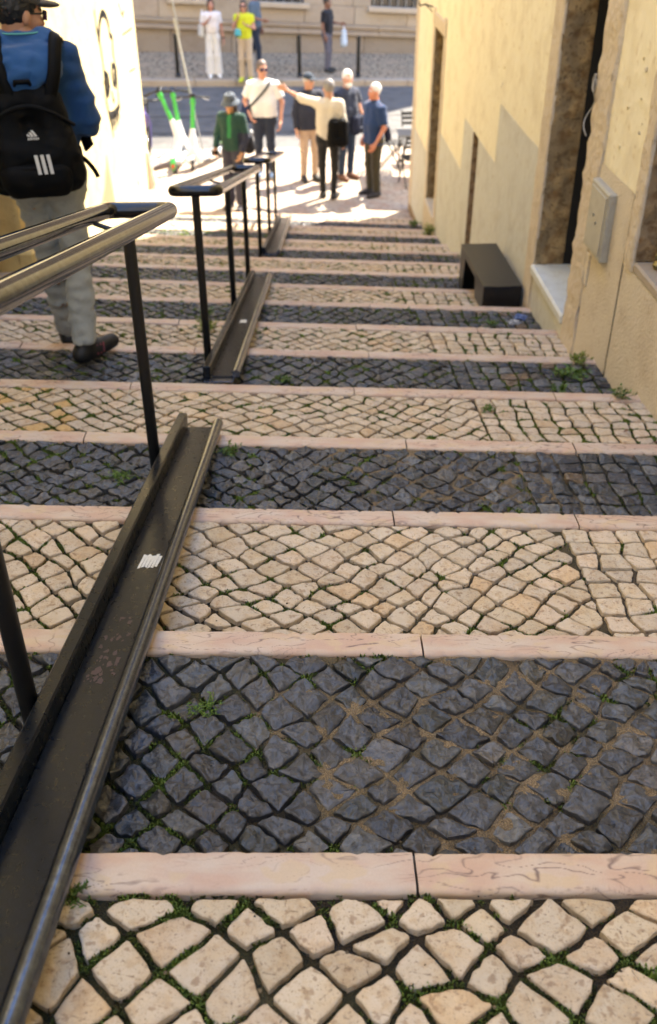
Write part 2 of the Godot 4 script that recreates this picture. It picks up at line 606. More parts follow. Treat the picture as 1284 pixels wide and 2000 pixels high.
	M.marble = tri(std(lin(0.60, 0.62, 0.60), 0.5), t_wall, Vector3(2.0, 2.0, 2.0), h_fine, 0.1)
	M.ashlar = tri(vc(std(Color.WHITE, 0.9)), t_wall, Vector3(0.5, 0.5, 0.5), h_mid, 0.8)
	M.plinth = tri(std(lin(0.40, 0.33, 0.26), 0.93), t_stain, Vector3(0.35, 0.35, 0.35), h_mid, 1.0)
	# grounds
	var t_paver := layered(S, Color(0.92, 0.90, 0.86), [[cells, 90.0, 150.0, Color(0.40, 0.37, 0.33, 0.9)], [mid, 140.0, 220.0, Color(0.78, 0.72, 0.66, 0.6)], [big, 130.0, 220.0, Color(0.98, 0.90, 0.84, 0.6)]])
	M.paving = tri(std(lin(0.52, 0.45, 0.38), 0.85), layered(S, Color(0.92, 0.90, 0.87), [[cells, 100.0, 170.0, Color(0.70, 0.66, 0.62, 0.7)], [mid, 140.0, 220.0, Color(0.80, 0.74, 0.69, 0.6)], [big, 130.0, 220.0, Color(0.86, 0.74, 0.68, 0.7)]]), Vector3(0.55, 0.55, 0.55), h_mid, 0.4)
	M.paving_far = tri(std(lin(0.47, 0.385, 0.28), 0.88), t_paver, Vector3(0.42, 0.42, 0.42), h_mid, 0.6)
	M.asphalt = tri(std(lin(0.155, 0.148, 0.140), 0.82), layered(S, Color(0.8, 0.8, 0.8), [[fine, 110.0, 210.0, Color(1, 1, 1, 0.8)], [big, 120.0, 220.0, Color(0.66, 0.66, 0.67, 0.8)], [mid, 170.0, 220.0, Color(0.95, 0.94, 0.92, 0.6)]]), Vector3(0.35, 0.35, 0.35), h_fine, 0.3)
	M.kerb = tri(std(lin(0.36, 0.30, 0.235), 0.85), t_wall, Vector3(0.9, 0.9, 0.9), h_mid, 0.3)
	# metals
	var t_metal := layered(S, Color(0.75, 0.75, 0.76), [[mid, 110.0, 210.0, Color(1, 0.99, 0.97, 0.8)], [fine, 170.0, 215.0, Color(1, 1, 1, 0.6)], [mid2, 170.0, 215.0, Color(0.62, 0.55, 0.48, 0.7)], [ridge, 230.0, 248.0, Color(1, 1, 1, 0.7)]])
	M.ramp = tri(std(lin(0.0085, 0.0115, 0.0165), 0.36, 0.0), t_metal, Vector3(3.0, 3.0, 3.0), h_fine, 0.03)
	M.ramp.metallic_specular = 0.28
	M.ramp.roughness_texture = h_mid_rough(mid, S)
	M.ramp_pipe = tri(std(lin(0.15, 0.172, 0.215), 0.25, 0.9), t_metal, Vector3(3.2, 3.2, 3.2), h_fine, 0.03)
	M.rail = tri(std(lin(0.19, 0.215, 0.265), 0.13, 1.0), t_metal, Vector3(2.2, 2.2, 2.2), h_fine, 0.01)
	M.bend = tri(std(lin(0.007, 0.007, 0.0075), 0.22, 0.0), t_metal, Vector3(3.0, 3.0, 3.0), h_fine, 0.02)
	M.post = tri(std(lin(0.006, 0.006, 0.006), 0.40, 0.0), t_metal, Vector3(3.0, 3.0, 3.0), h_fine, 0.03)
	M.box_black = tri(std(lin(0.008, 0.009, 0.011), 0.36, 0.0), t_metal, Vector3(1.2, 1.2, 1.2), h_fine, 0.02)
	M.meter = tri(std(lin(0.37, 0.355, 0.30), 0.5), t_wall, Vector3(2.0, 2.0, 2.0))
	M.black = std(lin(0.007, 0.007, 0.0075), 0.5)
	M.black_gloss = std(lin(0.007, 0.007, 0.007), 0.25)
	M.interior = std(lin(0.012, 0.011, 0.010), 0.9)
	M.green_door = tri(std(lin(0.020, 0.030, 0.014), 0.45), t_wall, Vector3(1, 1, 1))
	M.red_door = tri(std(lin(0.16, 0.016, 0.016), 0.5), t_metal, Vector3(1, 1, 1))
	M.sticker = tri(std(lin(0.66, 0.66, 0.62), 0.7), t_wall, Vector3(8, 8, 8))
	M.pink_mark = std(lin(0.042, 0.018, 0.022), 0.45)
	M.graffiti = std(lin(0.010, 0.010, 0.012), 0.6)
	M.graffiti_pale = std(lin(0.30, 0.21, 0.12), 0.85)
	M.brass = std(lin(0.23, 0.20, 0.10), 0.4, 0.8)
	M.glass_dark = std(lin(0.02, 0.022, 0.024), 0.08)
	M.cable = std(lin(0.30, 0.28, 0.24), 0.6)
	M.white_plastic = std(lin(0.72, 0.73, 0.72), 0.32)
	M.green_plastic = std(lin(0.05, 0.40, 0.06), 0.35)
	M.rubber = std(lin(0.02, 0.02, 0.02), 0.8)
	M.silver = std(lin(0.5, 0.5, 0.5), 0.3, 0.9)
	M.red_lamp = std(lin(0.45, 0.02, 0.02), 0.3)
	M.purple = std(lin(0.11, 0.09, 0.30), 0.4)
	M.pole_white = std(lin(0.40, 0.41, 0.39), 0.4)
	M.pole_grey = std(lin(0.30, 0.31, 0.31), 0.35, 0.5)
	M.pole_yellow = std(lin(0.60, 0.42, 0.06), 0.5)
	M.canvas = std(lin(0.66, 0.62, 0.54), 0.9)
	M.table_top = std(lin(0.17, 0.17, 0.165), 0.5)
	# people
	M.skin = vc(std(Color.WHITE, 0.55))
	M.skin.subsurf_scatter_enabled = true
	M.skin.subsurf_scatter_strength = 0.15
	var t_cloth := layered(256, Color(0.93, 0.93, 0.93), [[noise_bytes(256, 256, 31, 0.25, 3), 110.0, 200.0, Color(1, 1, 1, 1)], [noise_bytes(256, 256, 33, 0.02, 3), 140.0, 220.0, Color(0.85, 0.85, 0.86, 0.7)]])
	M.cloth = vc(tri(std(Color.WHITE, 0.92), t_cloth, Vector3(4, 4, 4), h_fine, 0.06))
	M.cloth.rim_enabled = true
	M.cloth.rim = 0.25
	M.hair = vc(std(Color.WHITE, 0.55))
	M.nylon = vc(tri(std(Color.WHITE, 0.66), t_cloth, Vector3(5, 5, 5), h_fine, 0.05))
	M.nylon.metallic_specular = 0.22
	M.crack = std(lin(0.035, 0.028, 0.020), 0.95)
	M.shoe = vc(std(Color.WHITE, 0.6))
	M.shoe_pink = std(lin(0.20, 0.045, 0.06), 0.6)
	M.lens = std(lin(0.05, 0.025, 0.08), 0.1)
	M.lens_dark = std(lin(0.012, 0.016, 0.05), 0.1)
	M.mark_white = std(lin(0.62, 0.62, 0.58), 0.7)
	# plants
	M.moss = vc(std(Color.WHITE, 0.9))
	M.moss.cull_mode = BaseMaterial3D.CULL_DISABLED
	M.leaf = vc(std(Color.WHITE, 0.6))
	M.leaf.cull_mode = BaseMaterial3D.CULL_DISABLED
	M.leaf.backlight_enabled = true
	M.leaf.backlight = Color(0.25, 0.35, 0.08)

func h_mid_rough(bytes: PackedByteArray, sz: int) -> ImageTexture:
	var b := PackedByteArray()
	b.resize(sz * sz)
	for i in sz * sz: b[i] = 170 + int(bytes[i] * 0.33)
	return tex_of(sz, sz, b, Image.FORMAT_L8)

func slab_texture() -> ImageTexture:
	var w := 2048
	var h := 512
	var a := FastNoiseLite.new()
	a.seed = 21
	a.frequency = 0.01
	a.fractal_octaves = 4
	var b := FastNoiseLite.new()
	b.seed = 22
	b.frequency = 0.03
	b.fractal_octaves = 3
	var out := PackedByteArray()
	out.resize(w * h * 3)
	var k := 0
	for y in h:
		for x in w:
			var wob := b.get_noise_2d(x * 0.4, y * 0.9)
			var f := a.get_noise_2d(x * 0.28, y * 1.25 + wob * 10.0)
			var g := a.get_noise_2d(x * 0.8 + 900.0, y * 2.2)
			var pink := clampf(0.5 + g * 1.5, 0.0, 1.0)
			var r := lerpf(0.985, 0.955, pink); var gg := lerpf(0.955, 0.86, pink); var bb := lerpf(0.92, 0.80, pink)
			var band := absf(fposmod(f * 5.0, 1.0) - 0.5)
			var vein := clampf(1.0 - band / (0.07 + 0.05 * wob), 0.0, 1.0) * clampf(0.45 + 1.5 * b.get_noise_2d(x * 0.12 + 55.0, y * 0.3), 0.0, 0.8)
			var cream := clampf((b.get_noise_2d(x * 0.5 + 300.0, y * 0.9) - 0.22) * 5.0, 0.0, 1.0)
			r = lerpf(r, 0.98, cream * 0.7); gg = lerpf(gg, 0.92, cream * 0.7); bb = lerpf(bb, 0.80, cream * 0.7)
			r = lerpf(r, 0.42, vein); gg = lerpf(gg, 0.35, vein); bb = lerpf(bb, 0.35, vein)
			var gr := 0.965 + 0.035 * fposmod(sin(x * 12.9898 + y * 78.233) * 43758.5453, 1.0)
			r *= gr; gg *= gr; bb *= gr
			out[k] = int(r * 255); out[k + 1] = int(gg * 255); out[k + 2] = int(bb * 255)
			k += 3
	return tex_of(w, h, out)

# ------------------------------------------------------------------ stairs

func step_d(k: int) -> float:      # distance of nosing k from the camera's plumb line
	var pairs := floori((k - 1) / 2.0)
	var d := 1.104 + pairs * (0.793 + 0.862)
	return d if (k - 1) % 2 == 0 else d + 0.793
func step_y(k: int) -> float:      # height of nosing k at x = 0
	var pairs := floori((k - 1) / 2.0)
	var y := CAM_Y - 1.507 - pairs * (0.165 + 0.200)
	return y if (k - 1) % 2 == 0 else y - 0.165

func slope_y(x: float, z: float) -> float:   # straight line over the nosings
	var k := 1
	while k < 18 and step_d(k + 1) < -z: k += 1
	while k > -3 and step_d(k) > -z: k -= 1
	if k >= 17: return -CS * x
	return lerpf(step_y(k), step_y(k + 1), (-z - step_d(k)) / (step_d(k + 1) - step_d(k))) - CS * x

func tread_y(k: int, x: float, s: float) -> float:
	var l := step_d(k + 1) - step_d(k)
	return lerpf(step_y(k) - RISER, step_y(k + 1), clampf(s / (l - SLAB), 0.0, 1.0)) - CS * x

func ground_y(x: float, z: float) -> float:   # the real stepped surface
	if -z >= step_d(17): return -CS * x
	var k := -2
	while step_d(k + 1) <= -z: k += 1
	return tread_y(k, x, -z - step_d(k))

func in_view(p: Vector3, margin := 0.06) -> bool:
	var b := Basis.from_euler(Vector3(deg_to_rad(-34.3585), deg_to_rad(-1.834), 0), EULER_ORDER_YXZ)
	var q := b.inverse() * (p - Vector3(0, CAM_Y, 0))
	if q.z > -0.2: return false
	return absf(q.x / -q.z) < 0.3416 + margin and absf(q.y / -q.z) < 0.532 + margin

func build_stairs() -> void:
	for k in range(-1, 17):
		build_tread(k)

func joint_color(k: int, x: float, s: float) -> Color:
	var a := noise.get_noise_2d(x * 2.2 + k * 9.0, s * 2.2 + k * 5.0)
	var soil := Color(0.050, 0.038, 0.022)
	var mossy := Color(0.040, 0.046, 0.014)
	var sand := Color(0.36, 0.285, 0.19)
	var c := soil.lerp(mossy, clampf(0.5 + a * 1.4, 0.0, 1.0))
	var sandy := 0.0
	if k == 1: sandy = smoothstep(-0.15, 0.25, x + a * 0.25)
	elif k == 3: sandy = smoothstep(-0.1, 0.3, x + a * 0.3) * (1.0 - smoothstep(0.9, 1.3, x))
	elif k == 2: sandy = 0.35 * smoothstep(-0.2, 0.2, x + a * 0.3)
	else: sandy = 0.18 * smoothstep(0.0, 0.5, x + a)
	sandy *= clampf(0.7 + noise.get_noise_2d(x * 7.0, s * 7.0 + k) * 0.8, 0.1, 1.0)
	return c.lerp(sand, sandy)

func moss_density(k: int, x: float, s: float) -> float:
	var a := noise.get_noise_2d(x * 2.6 + k * 13.0 + 40.0, s * 2.6 + k * 3.0)
	var d := 0.30 + a * 0.75
	if k <= 0: d += 0.14
	if k == 1: d -= 0.35 * smoothstep(0.0, 0.35, x)
	if k == 3: d -= 0.3 * smoothstep(0.1, 0.4, x)
	if k == 2: d -= 0.18 * smoothstep(-0.3, 0.1, x)
	if x < -0.45: d += 0.16
	if k >= 4: d += 0.10
	if k >= 3 and k % 2 == 1: d += 0.14
	if x > 1.4: d += 0.12
	return clampf(d, 0.0, 1.0)

func build_tread(k: int) -> void:
	var d0 := step_d(k)
	var l := step_d(k + 1) - d0
	var sl := l - SLAB                     # length paved with setts
	var dark := (k % 2) != 0
	var near := k <= 3
	# the bed in the joints, the riser below the previous edging, the body underneath
	var bed := MB.new()
	var nxx := 96 if k < 6 else 40
	var nss := 16 if k < 6 else 6
	var x0 := WALL_L - 0.05
	var x1 := WALL_R + 0.05
	var P := func(i: int, j: int) -> Vector3:
		var x := lerpf(x0, x1, float(i) / nxx)
		var s := lerpf(-0.02, sl, float(j) / nss)
		return Vector3(x, tread_y(k, x, s) - 0.017 + 0.0125 * clampf((joint_color(k, x, s).r - 0.06) / 0.25, 0.0, 1.0) + 0.004 * noise.get_noise_2d(x * 14.0, s * 14.0 + k * 3.0), -(d0 + s))
	for i in nxx + 1:
		for j in nss + 1:
			var p: Vector3 = P.call(i, j)
			bed.col = joint_color(k, p.x, -p.z - d0)
			bed.vert(p, Vector3(CS, 1, 0.1).normalized())
	for i in nxx:
		for j in nss:
			var a := i * (nss + 1) + j
			# clockwise seen from above
			bed.ix.append_array([a, a + 1, a + nss + 2, a, a + nss + 2, a + nss + 1])
	bed.col = Color(0.16, 0.13, 0.095)
	var ya := step_y(k) - CS * x0; var yb := step_y(k) - CS * x1
	bed.quad(Vector3(x0, ya - 0.06, -d0 - 0.004 + 0.012), Vector3(x1, yb - 0.06, -d0 + 0.008), Vector3(x1, yb - RISER - 0.05, -d0 + 0.008), Vector3(x0, ya - RISER - 0.05, -d0 + 0.008), Vector3(0, 0, -1))
	var ye := step_y(k + 1)
	# end and underside so that the step is a solid block
	var yl := minf(ye, step_y(k)) - 0.6
	bed.quad(Vector3(x0, ye - CS * x0 - 0.06, -(d0 + l - 0.004)), Vector3(x1, ye - CS * x1 - 0.06, -(d0 + l - 0.004)), Vector3(x1, yl, -(d0 + l - 0.004)), Vector3(x0, yl, -(d0 + l - 0.004)), Vector3(0, 0, -1))
	var tone := "dark grey basalt" if dark else "pale cream limestone"
	var words := ["nearest the camera", "second", "third", "fourth", "fifth", "sixth", "seventh", "eighth", "ninth", "tenth", "eleventh", "twelfth", "thirteenth", "fourteenth", "fifteenth", "sixteenth", "lowest", ""]
	var lab: String
	if k == -1: lab = "dark basalt step beside the viewer, above all pale steps"
	elif k == 0: lab = "pale limestone sett step nearest the camera, at the bottom of the picture"
	elif k == 16: lab = "lowest pale sett step of the stairway, meeting the square"
	else: lab = "%s sett step, %s of the stairway counted from the camera" % [tone, words[k]]
	var root := top("stair_step", bed, M.soil, lab, "stair step", "steps of the stairway", "structure")
	slabs(k, root)
	setts(k, sl, dark, near, root)

func slabs(k: int, root: Node) -> void:
	# edging of long pink limestone pieces along nosing k + 1
	var e := k + 1
	var cuts: Array = {1: [0.19, -1.2, 1.45], 2: [0.30, -0.54, 1.4], 3: [0.31, 0.95, -0.57, -1.5], 4: [0.44, 1.16, -0.9], 5: [0.27, -0.85, 1.3], 6: [0.40, -0.61, -1.6], 7: [0.38, -0.8, 1.2], 8: [0.53, -0.7]}.get(e, [])
	if cuts.is_empty():
		var x := WALL_L + rng.randf_range(0.6, 1.4)
		while x < WALL_R - 0.4:
			cuts.append(x)
			x += rng.randf_range(1.0, 1.7)
	cuts.append(WALL_L - 0.04)
	cuts.append(WALL_R + 0.04)
	cuts.sort()
	var z1 := -step_d(e)
	for c in cuts.size() - 1:
		var xa: float = cuts[c] + 0.0025
		var xb: float = cuts[c + 1] - 0.0025
		var mb := MB.new()
		var tone := rng.randf_range(0.92, 1.06)
		var warm := rng.randf_range(-0.03, 0.03)
		mb.col = Color(0.560 * tone, (0.478 + warm * 0.3) * tone, (0.398 + warm * 0.6) * tone)
		var n := 110 if e < 5 else 16
		var prof := PackedVector2Array()     # (z offset from the outer edge towards the camera, y offset)
		var dy := rng.randf_range(-0.002, 0.003)
		prof = PackedVector2Array([Vector2(0.004, -0.10), Vector2(0.0, -0.012), Vector2(0.002, -0.004), Vector2(0.007, 0.001), Vector2(0.03, 0.002), Vector2(0.07, 0.002), Vector2(SLAB - 0.010, 0.001), Vector2(SLAB - 0.004, -0.003), Vector2(SLAB - 0.002, -0.010), Vector2(SLAB - 0.002, -0.06)])
		var m := prof.size()
		var base := mb.v.size()
		for i in n + 1:
			var x := lerpf(xa, xb, float(i) / n)
			var wear := 0.0016 * noise.get_noise_2d(x * 9.0, e * 3.7)
			var chip := maxf(0.0, noise.get_noise_2d(x * 38.0 + 77.0, e * 11.0) - 0.5) * 0.012
			var chip2 := maxf(0.0, noise.get_noise_2d(x * 34.0 + 177.0, e * 17.0) - 0.5) * 0.014
			for j in m:
				var z := z1 + prof[j].x + wear
				var y := step_y(e) - CS * x + prof[j].y + dy + 0.0008 * noise.get_noise_2d(x * 11.0, prof[j].x * 40.0)
				if j >= 1 and j <= 3:
					z += chip
					y -= chip * 0.7
				if j >= 6 and j <= 8:
					z -= chip2
					y -= chip2 * 0.5
				mb.vert(Vector3(x, y, z), Vector3.ZERO)
		for i in n:
			for j in m - 1:
				var a := base + i * m + j
				quad_ix(mb, a, a + 1, a + m + 1, a + m, Vector3(0, 1, 0) if (j > 1 and j < m - 2) else Vector3(0, 0, -1) if j <= 1 else Vector3(0, 0, 1))
		for i in mb.v.size(): mb.n[i] = mb.n[i].normalized()
		for x in [xa, xb]:
			mb.quad(Vector3(x, step_y(e) - CS * x - 0.003, z1 + 0.004), Vector3(x, step_y(e) - CS * x - 0.003, z1 + SLAB - 0.006), Vector3(x, step_y(e) - CS * x - 0.1, z1 + SLAB - 0.006), Vector3(x, step_y(e) - CS * x - 0.1, z1 + 0.004), Vector3(-1 if x == xa else 1, 0, 0))
		part("edging_slab", mb, M.slab, root)

func quad_ix(mb: MB, a: int, b: int, c: int, d: int, out: Vector3) -> void:
	var nn := (mb.v[c] - mb.v[a]).cross(mb.v[b] - mb.v[a]) + (mb.v[d] - mb.v[a]).cross(mb.v[c] - mb.v[a])
	if nn.dot(out) < 0.0:
		nn = -nn
		mb.ix.append_array([a, c, b, a, d, c])
	else:
		mb.ix.append_array([a, b, c, a, c, d])
	mb.n[a] += nn; mb.n[b] += nn; mb.n[c] += nn; mb.n[d] += nn

func setts(k: int, sl: float, dark: bool, near: bool, root: Node) -> void:
	var cells: Array[PackedVector2Array] = []
	var edge_x := 0.86 + 0.03 * noise.get_noise_1d(k * 5.0)
	var pitch := 0.077 if dark else 0.080
	if k == 0: pitch = 0.083
	var ang := deg_to_rad(45.0 + 5.0 * noise.get_noise_1d(k * 3.3 + 2.0))
	var lo := Vector2(WALL_L, 0.004)
	# diagonal field
	var field := PackedVector2Array([Vector2(WALL_L, 0.004), Vector2(edge_x, 0.004), Vector2(edge_x, sl - 0.003), Vector2(WALL_L, sl - 0.003)])
	var grid := func(i: int, j: int) -> Vector2:
		var q := Vector2(i, j) * pitch
		q = q.rotated(ang) + Vector2(-0.8, sl * 0.5)
		var w := Vector2(noise.get_noise_2d(q.x * 0.9 + k * 7.0, q.y * 0.9), noise.get_noise_2d(q.x * 0.9 + 50.0, q.y * 0.9 + k * 7.0)) * 0.045
		var jit := Vector2(noise.get_noise_2d(i * 17.3 + k * 31.0, j * 11.7), noise.get_noise_2d(i * 13.1, j * 19.9 + k * 31.0)) * 0.021
		return q + w + jit
	var N := 48
	for i in range(-N, N):
		for j in range(-N, N):
			var c0: Vector2 = grid.call(i, j)
			if c0.x < WALL_L - 0.2 or c0.x > edge_x + 0.2 or c0.y < -0.2 or c0.y > sl + 0.2: continue
			var poly := PackedVector2Array([c0, grid.call(i + 1, j), grid.call(i + 1, j + 1), grid.call(i, j + 1)])
			var inside := true
			for q in poly:
				if q.x < field[0].x or q.x > field[1].x or q.y < field[0].y or q.y > field[2].y: inside = false
			if inside:
				cells.append(poly)
			else:
				for piece in Geometry2D.intersect_polygons(poly, field):
					if area(piece) > pitch * pitch * 0.2: cells.append(piece)
	# straight courses along the right-hand wall
	var rows := maxi(5, roundi(sl / 0.086))
	var cols := roundi((WALL_R - edge_x) / 0.090)
	var g2 := func(i: int, j: int) -> Vector2:
		var q := Vector2(lerpf(edge_x, WALL_R, float(i) / cols), lerpf(0.004, sl - 0.003, float(j) / rows))
		var w := 1.0 if (i > 0 and i < cols) else 0.25
		var wy := 1.0 if (j > 0 and j < rows) else 0.0
		return q + Vector2(noise.get_noise_2d(i * 9.7 + k * 3.0, j * 15.1) * w, noise.get_noise_2d(i * 19.7, j * 7.3 + k * 41.0) * wy) * 0.022
	for i in cols:
		for j in rows:
			cells.append(PackedVector2Array([g2.call(i, j), g2.call(i + 1, j), g2.call(i + 1, j + 1), g2.call(i, j + 1)]))
	# seen ones become stones of their own, at most 300 to a step
	var single: Array[PackedVector2Array] = []
	var rest: Array[PackedVector2Array] = []
	cells.sort_custom(func(p: PackedVector2Array, q: PackedVector2Array) -> bool: return absf(p[0].x) + p[0].y < absf(q[0].x) + q[0].y)
	for p in cells:
		var m := Vector2.ZERO
		for q in p: m += q
		m /= p.size()
		var w := Vector3(m.x, tread_y(k, m.x, m.y), -(step_d(k) + m.y))
		if k >= 0 and k <= 9 and single.size() < 300 and in_view(w): single.append(p)
		else: rest.append(p)
		moss_edges(k, p, m)
	for p in single:
		var mb := MB.new()
		sett(mb, p, k, dark, near)
		if mb.v.size() > 0: part("paving_sett", mb, M.dark if dark else M.light, root)
	if not rest.is_empty():
		var mb := MB.new()
		for p in rest: sett(mb, p, k, dark, false)
		var o := part("outer_setts", mb, M.dark if dark else M.light, root)
		o.set_meta("kind", "stuff")

func area(p: PackedVector2Array) -> float:
	var a := 0.0
	for i in p.size(): a += p[i].cross(p[(i + 1) % p.size()])
	return absf(a) * 0.5

func sett(mb: MB, cell: PackedVector2Array, k: int, dark: bool, near: bool) -> void:
	# one hewn stone: uneven outline, rounded arris, slightly domed and tilted cleaved top
	var gap := (0.0058 if dark else 0.0070 if k <= 0 else 0.0060) + rng.randf_range(-0.0012, 0.0024)
	var poly := cell
	var a := 0.0
	for i in poly.size(): a += poly[i].cross(poly[(i + 1) % poly.size()])
	if a < 0.0: poly.reverse()
	var c := Vector2.ZERO
	for q in poly: c += q
	c /= poly.size()
	# shrink by half a joint, then resample the outline
	var inset := Geometry2D.offset_polygon(poly, -gap, Geometry2D.JOIN_MITER)
	if inset.is_empty(): return
	poly = inset[0]
	a = 0.0
	for i in poly.size(): a += poly[i].cross(poly[(i + 1) % poly.size()])
	if absf(a) < 0.0011: return
	if a < 0.0: poly.reverse()
	var ring := PackedVector2Array()
	var m := poly.size()
	var per := 5 if near else 3
	for i in m:
		var p0 := poly[i]
		var p1 := poly[(i + 1) % m]
		var e := p1 - p0
		var ln := e.length()
		if ln < 0.006: continue
		var nrm := Vector2(e.y, -e.x) / ln      # outward for counter-clockwise
		var cut: float = minf(0.25, rng.randf_range(0.0004, 0.0045) / ln)
		for j in per:
			var t: float = lerpf(cut, 1.0 - cut, float(j) / (per - 1))
			var q := p0 + e * t
			var rough := noise.get_noise_2d(q.x * 45.0 + k * 7.0, q.y * 45.0) * (0.0034 if near else 0.0022)
			if j > 0 and j < per - 1: rough += 0.0012
			ring.append(q + nrm * rough)
	if ring.size() < 6: return
	var n := ring.size()
	c = Vector2.ZERO
	for q in ring: c += q
	c /= n
	var tilt := Vector2(rng.randf_range(-1, 1), rng.randf_range(-1, 1)) * (0.05 if dark else 0.035)
	var lift := rng.randf_range(-0.002, 0.003) + (0.0015 if dark else 0.0)
	var dome := rng.randf_range(0.0005, 0.0035)
	var amp := 0.0080 if dark else 0.0036
	var fr := 22.0 if dark else 16.0
	# colour of this stone
	var b := rng.randf_range(0.60, 1.38) if dark else rng.randf_range(0.88, 1.10)
	var col: Color
	if dark:
		col = Color(0.080, 0.081, 0.084) * b
		var w := rng.randf()
		if w < 0.14: col = Color(0.110, 0.102, 0.092) * b
		elif w < 0.28: col = Color(0.140, 0.139, 0.135) * b
		if k >= 3 and c.x > 1.0 and rng.randf() < 0.06: col = Color(0.20, 0.14, 0.085)
	else:
		col = Color(0.555, 0.480, 0.366) * b
		var w := rng.randf()
		if w < 0.07: col = Color(0.56, 0.44, 0.29) * b
		elif w < 0.20: col = Color(0.53, 0.45, 0.325) * b
		elif w < 0.36: col = Color(0.570, 0.480, 0.365) * b
		if k == 4 and c.x < -1.0 and rng.randf() < 0.25: col = Color(0.55, 0.39, 0.18)
	col.a = 1.0
	mb.col = col
	var fr_list := PackedFloat32Array([1.0, 1.0, 0.96, 0.80, 0.58, 0.30]) if near else PackedFloat32Array([1.0, 1.0, 0.90, 0.45])
	var base := mb.v.size()
	var d0 := step_d(k)
	var rings := fr_list.size()
	for ri in rings:
		var fct := fr_list[ri]
		for i in n:
			var q := c + (ring[i] - c) * fct
			var h := lift + tilt.dot(q - c) + dome * (1.0 - fct * fct)
			h += amp * noise.get_noise_2d(q.x * fr + k * 3.0, q.y * fr) - amp * 0.9 * absf(noise.get_noise_2d(q.x * fr * 2.2 + 20.0, q.y * fr * 2.2 + k))
			if ri == 0: h = -0.03
			elif ri == 1: h -= 0.0036 + 0.003 * noise.get_noise_2d(q.x * 45.0, q.y * 45.0)
			mb.vert(Vector3(q.x, tread_y(k, q.x, q.y) + h, -(d0 + q.y)), Vector3.ZERO)
	var hc := lift + dome + amp * noise.get_noise_2d(c.x * fr + k * 3.0, c.y * fr) - amp * 0.9 * absf(noise.get_noise_2d(c.x * fr * 2.2 + 20.0, c.y * fr * 2.2 + k))
	var ic := mb.vert(Vector3(c.x, tread_y(k, c.x, c.y) + hc, -(d0 + c.y)), Vector3.ZERO)
	# the outline runs counter-clockwise in (x, s) with s = -z: seen from above it runs counter-clockwise too
	for ri in rings - 1:
		for i in n:
			var p := base + ri * n + i
			var q := base + ri * n + (i + 1) % n
			add_tri(mb, p, p + n, q)
			add_tri(mb, q, p + n, q + n)
	for i in n:
		add_tri(mb, base + (rings - 1) * n + i, ic, base + (rings - 1) * n + (i + 1) % n)
	for i in range(base, mb.v.size()): mb.n[i] = mb.n[i].normalized()

func add_tri(mb: MB, a: int, b: int, c: int) -> void:
	var nn := (mb.v[c] - mb.v[a]).cross(mb.v[b] - mb.v[a])
	mb.ix.append(a); mb.ix.append(b); mb.ix.append(c)
	mb.n[a] += nn; mb.n[b] += nn; mb.n[c] += nn

func moss_edges(k: int, p: PackedVector2Array, m: Vector2) -> void:
	if k < 0 or k > 13: return
	var st := 0.0028 if k <= 1 else 0.0045 if k <= 5 else 0.012
	var d0 := step_d(k)
	var centre := Vector3(m.x, tread_y(k, m.x, m.y), -(d0 + m.y))
	if not in_view(centre, 0.12): return
	for i in p.size():
		var a := p[i]
		var b := p[(i + 1) % p.size()]
		var ln := a.distance_to(b)
		var t := rng.randf() * st
		while t < ln:
			var q := a.lerp(b, t / ln)
			var d := moss_density(k, q.x, q.y)
			var patch := noise.get_noise_2d(q.x * 11.0 + k, q.y * 11.0)
			if d > 0.12 and rng.randf() < d * 0.75 and patch > 0.18 - d * 0.7:
				var off := Vector2(rng.randf_range(-1, 1), rng.randf_range(-1, 1)) * 0.006
				q += off
				var sc := (0.38 + 0.4 * rng.randf() + 0.5 * maxf(0.0, patch)) * (1.0 if k < 3 else 1.25 if k < 6 else 1.8)
				moss_at.append(Transform3D(Basis(Vector3.UP, rng.randf() * TAU).scaled(Vector3(sc, sc * (0.45 + 0.8 * maxf(0.0, patch)), sc)), Vector3(q.x, tread_y(k, q.x, q.y) - 0.010, -(d0 + q.y))))
				var g := rng.randf()
				var lit := clampf(0.35 + patch * 0.9 + (g - 0.5) * 0.5, 0.0, 1.0)
				moss_col.append(Color(0.045, 0.052, 0.014).lerp(Color(0.16, 0.24, 0.03), lit))
			t += st * rng.randf_range(0.6, 1.4)

func build_moss() -> void:
	# low cushions of moss in the joints: a small tuft of blades, copied
	var mb := MB.new()
	var r := RandomNumberGenerator.new()
	r.seed = 5
	for i in 11:
		var a := r.randf() * TAU
		var o := Vector3(cos(a), 0, sin(a)) * r.randf() * 0.006
		var tip := o + Vector3(cos(a) * r.randf_range(0.001, 0.006), r.randf_range(0.006, 0.013), sin(a) * r.randf_range(0.001, 0.006))
		var s := Vector3(-sin(a), 0, cos(a)) * r.randf_range(0.0012, 0.0022)
		var nn := (Vector3.UP + Vector3(cos(a), 0, sin(a)) * 0.6).normalized()
		var mid := o.lerp(tip, 0.55) + Vector3(0, 0.001, 0)
		mb.tri(o - s, o + s, mid + s, nn)
		mb.tri(o - s, mid + s, mid - s, nn)
		mb.tri(mid - s, mid + s, tip, nn)
	var mm := MultiMesh.new()
	mm.transform_format = MultiMesh.TRANSFORM_3D
	mm.use_colors = true
	mm.mesh = mb.mesh(M.moss)
	mm.instance_count = moss_at.size()
	for i in moss_at.size():
		mm.set_instance_transform(i, moss_at[i])
		mm.set_instance_color(i, moss_col[i])
	var o := MultiMeshInstance3D.new()
	o.name = numbered("moss")
	o.multimesh = mm
	add_child(o)
	tag(o, "green moss growing in the joints between the paving setts", "moss", "", "stuff")
	print("moss ", moss_at.size())

# ------------------------------------------------------------------ square, street, houses

const STREET_TURN := 0.2164      # the street crosses at a slight angle

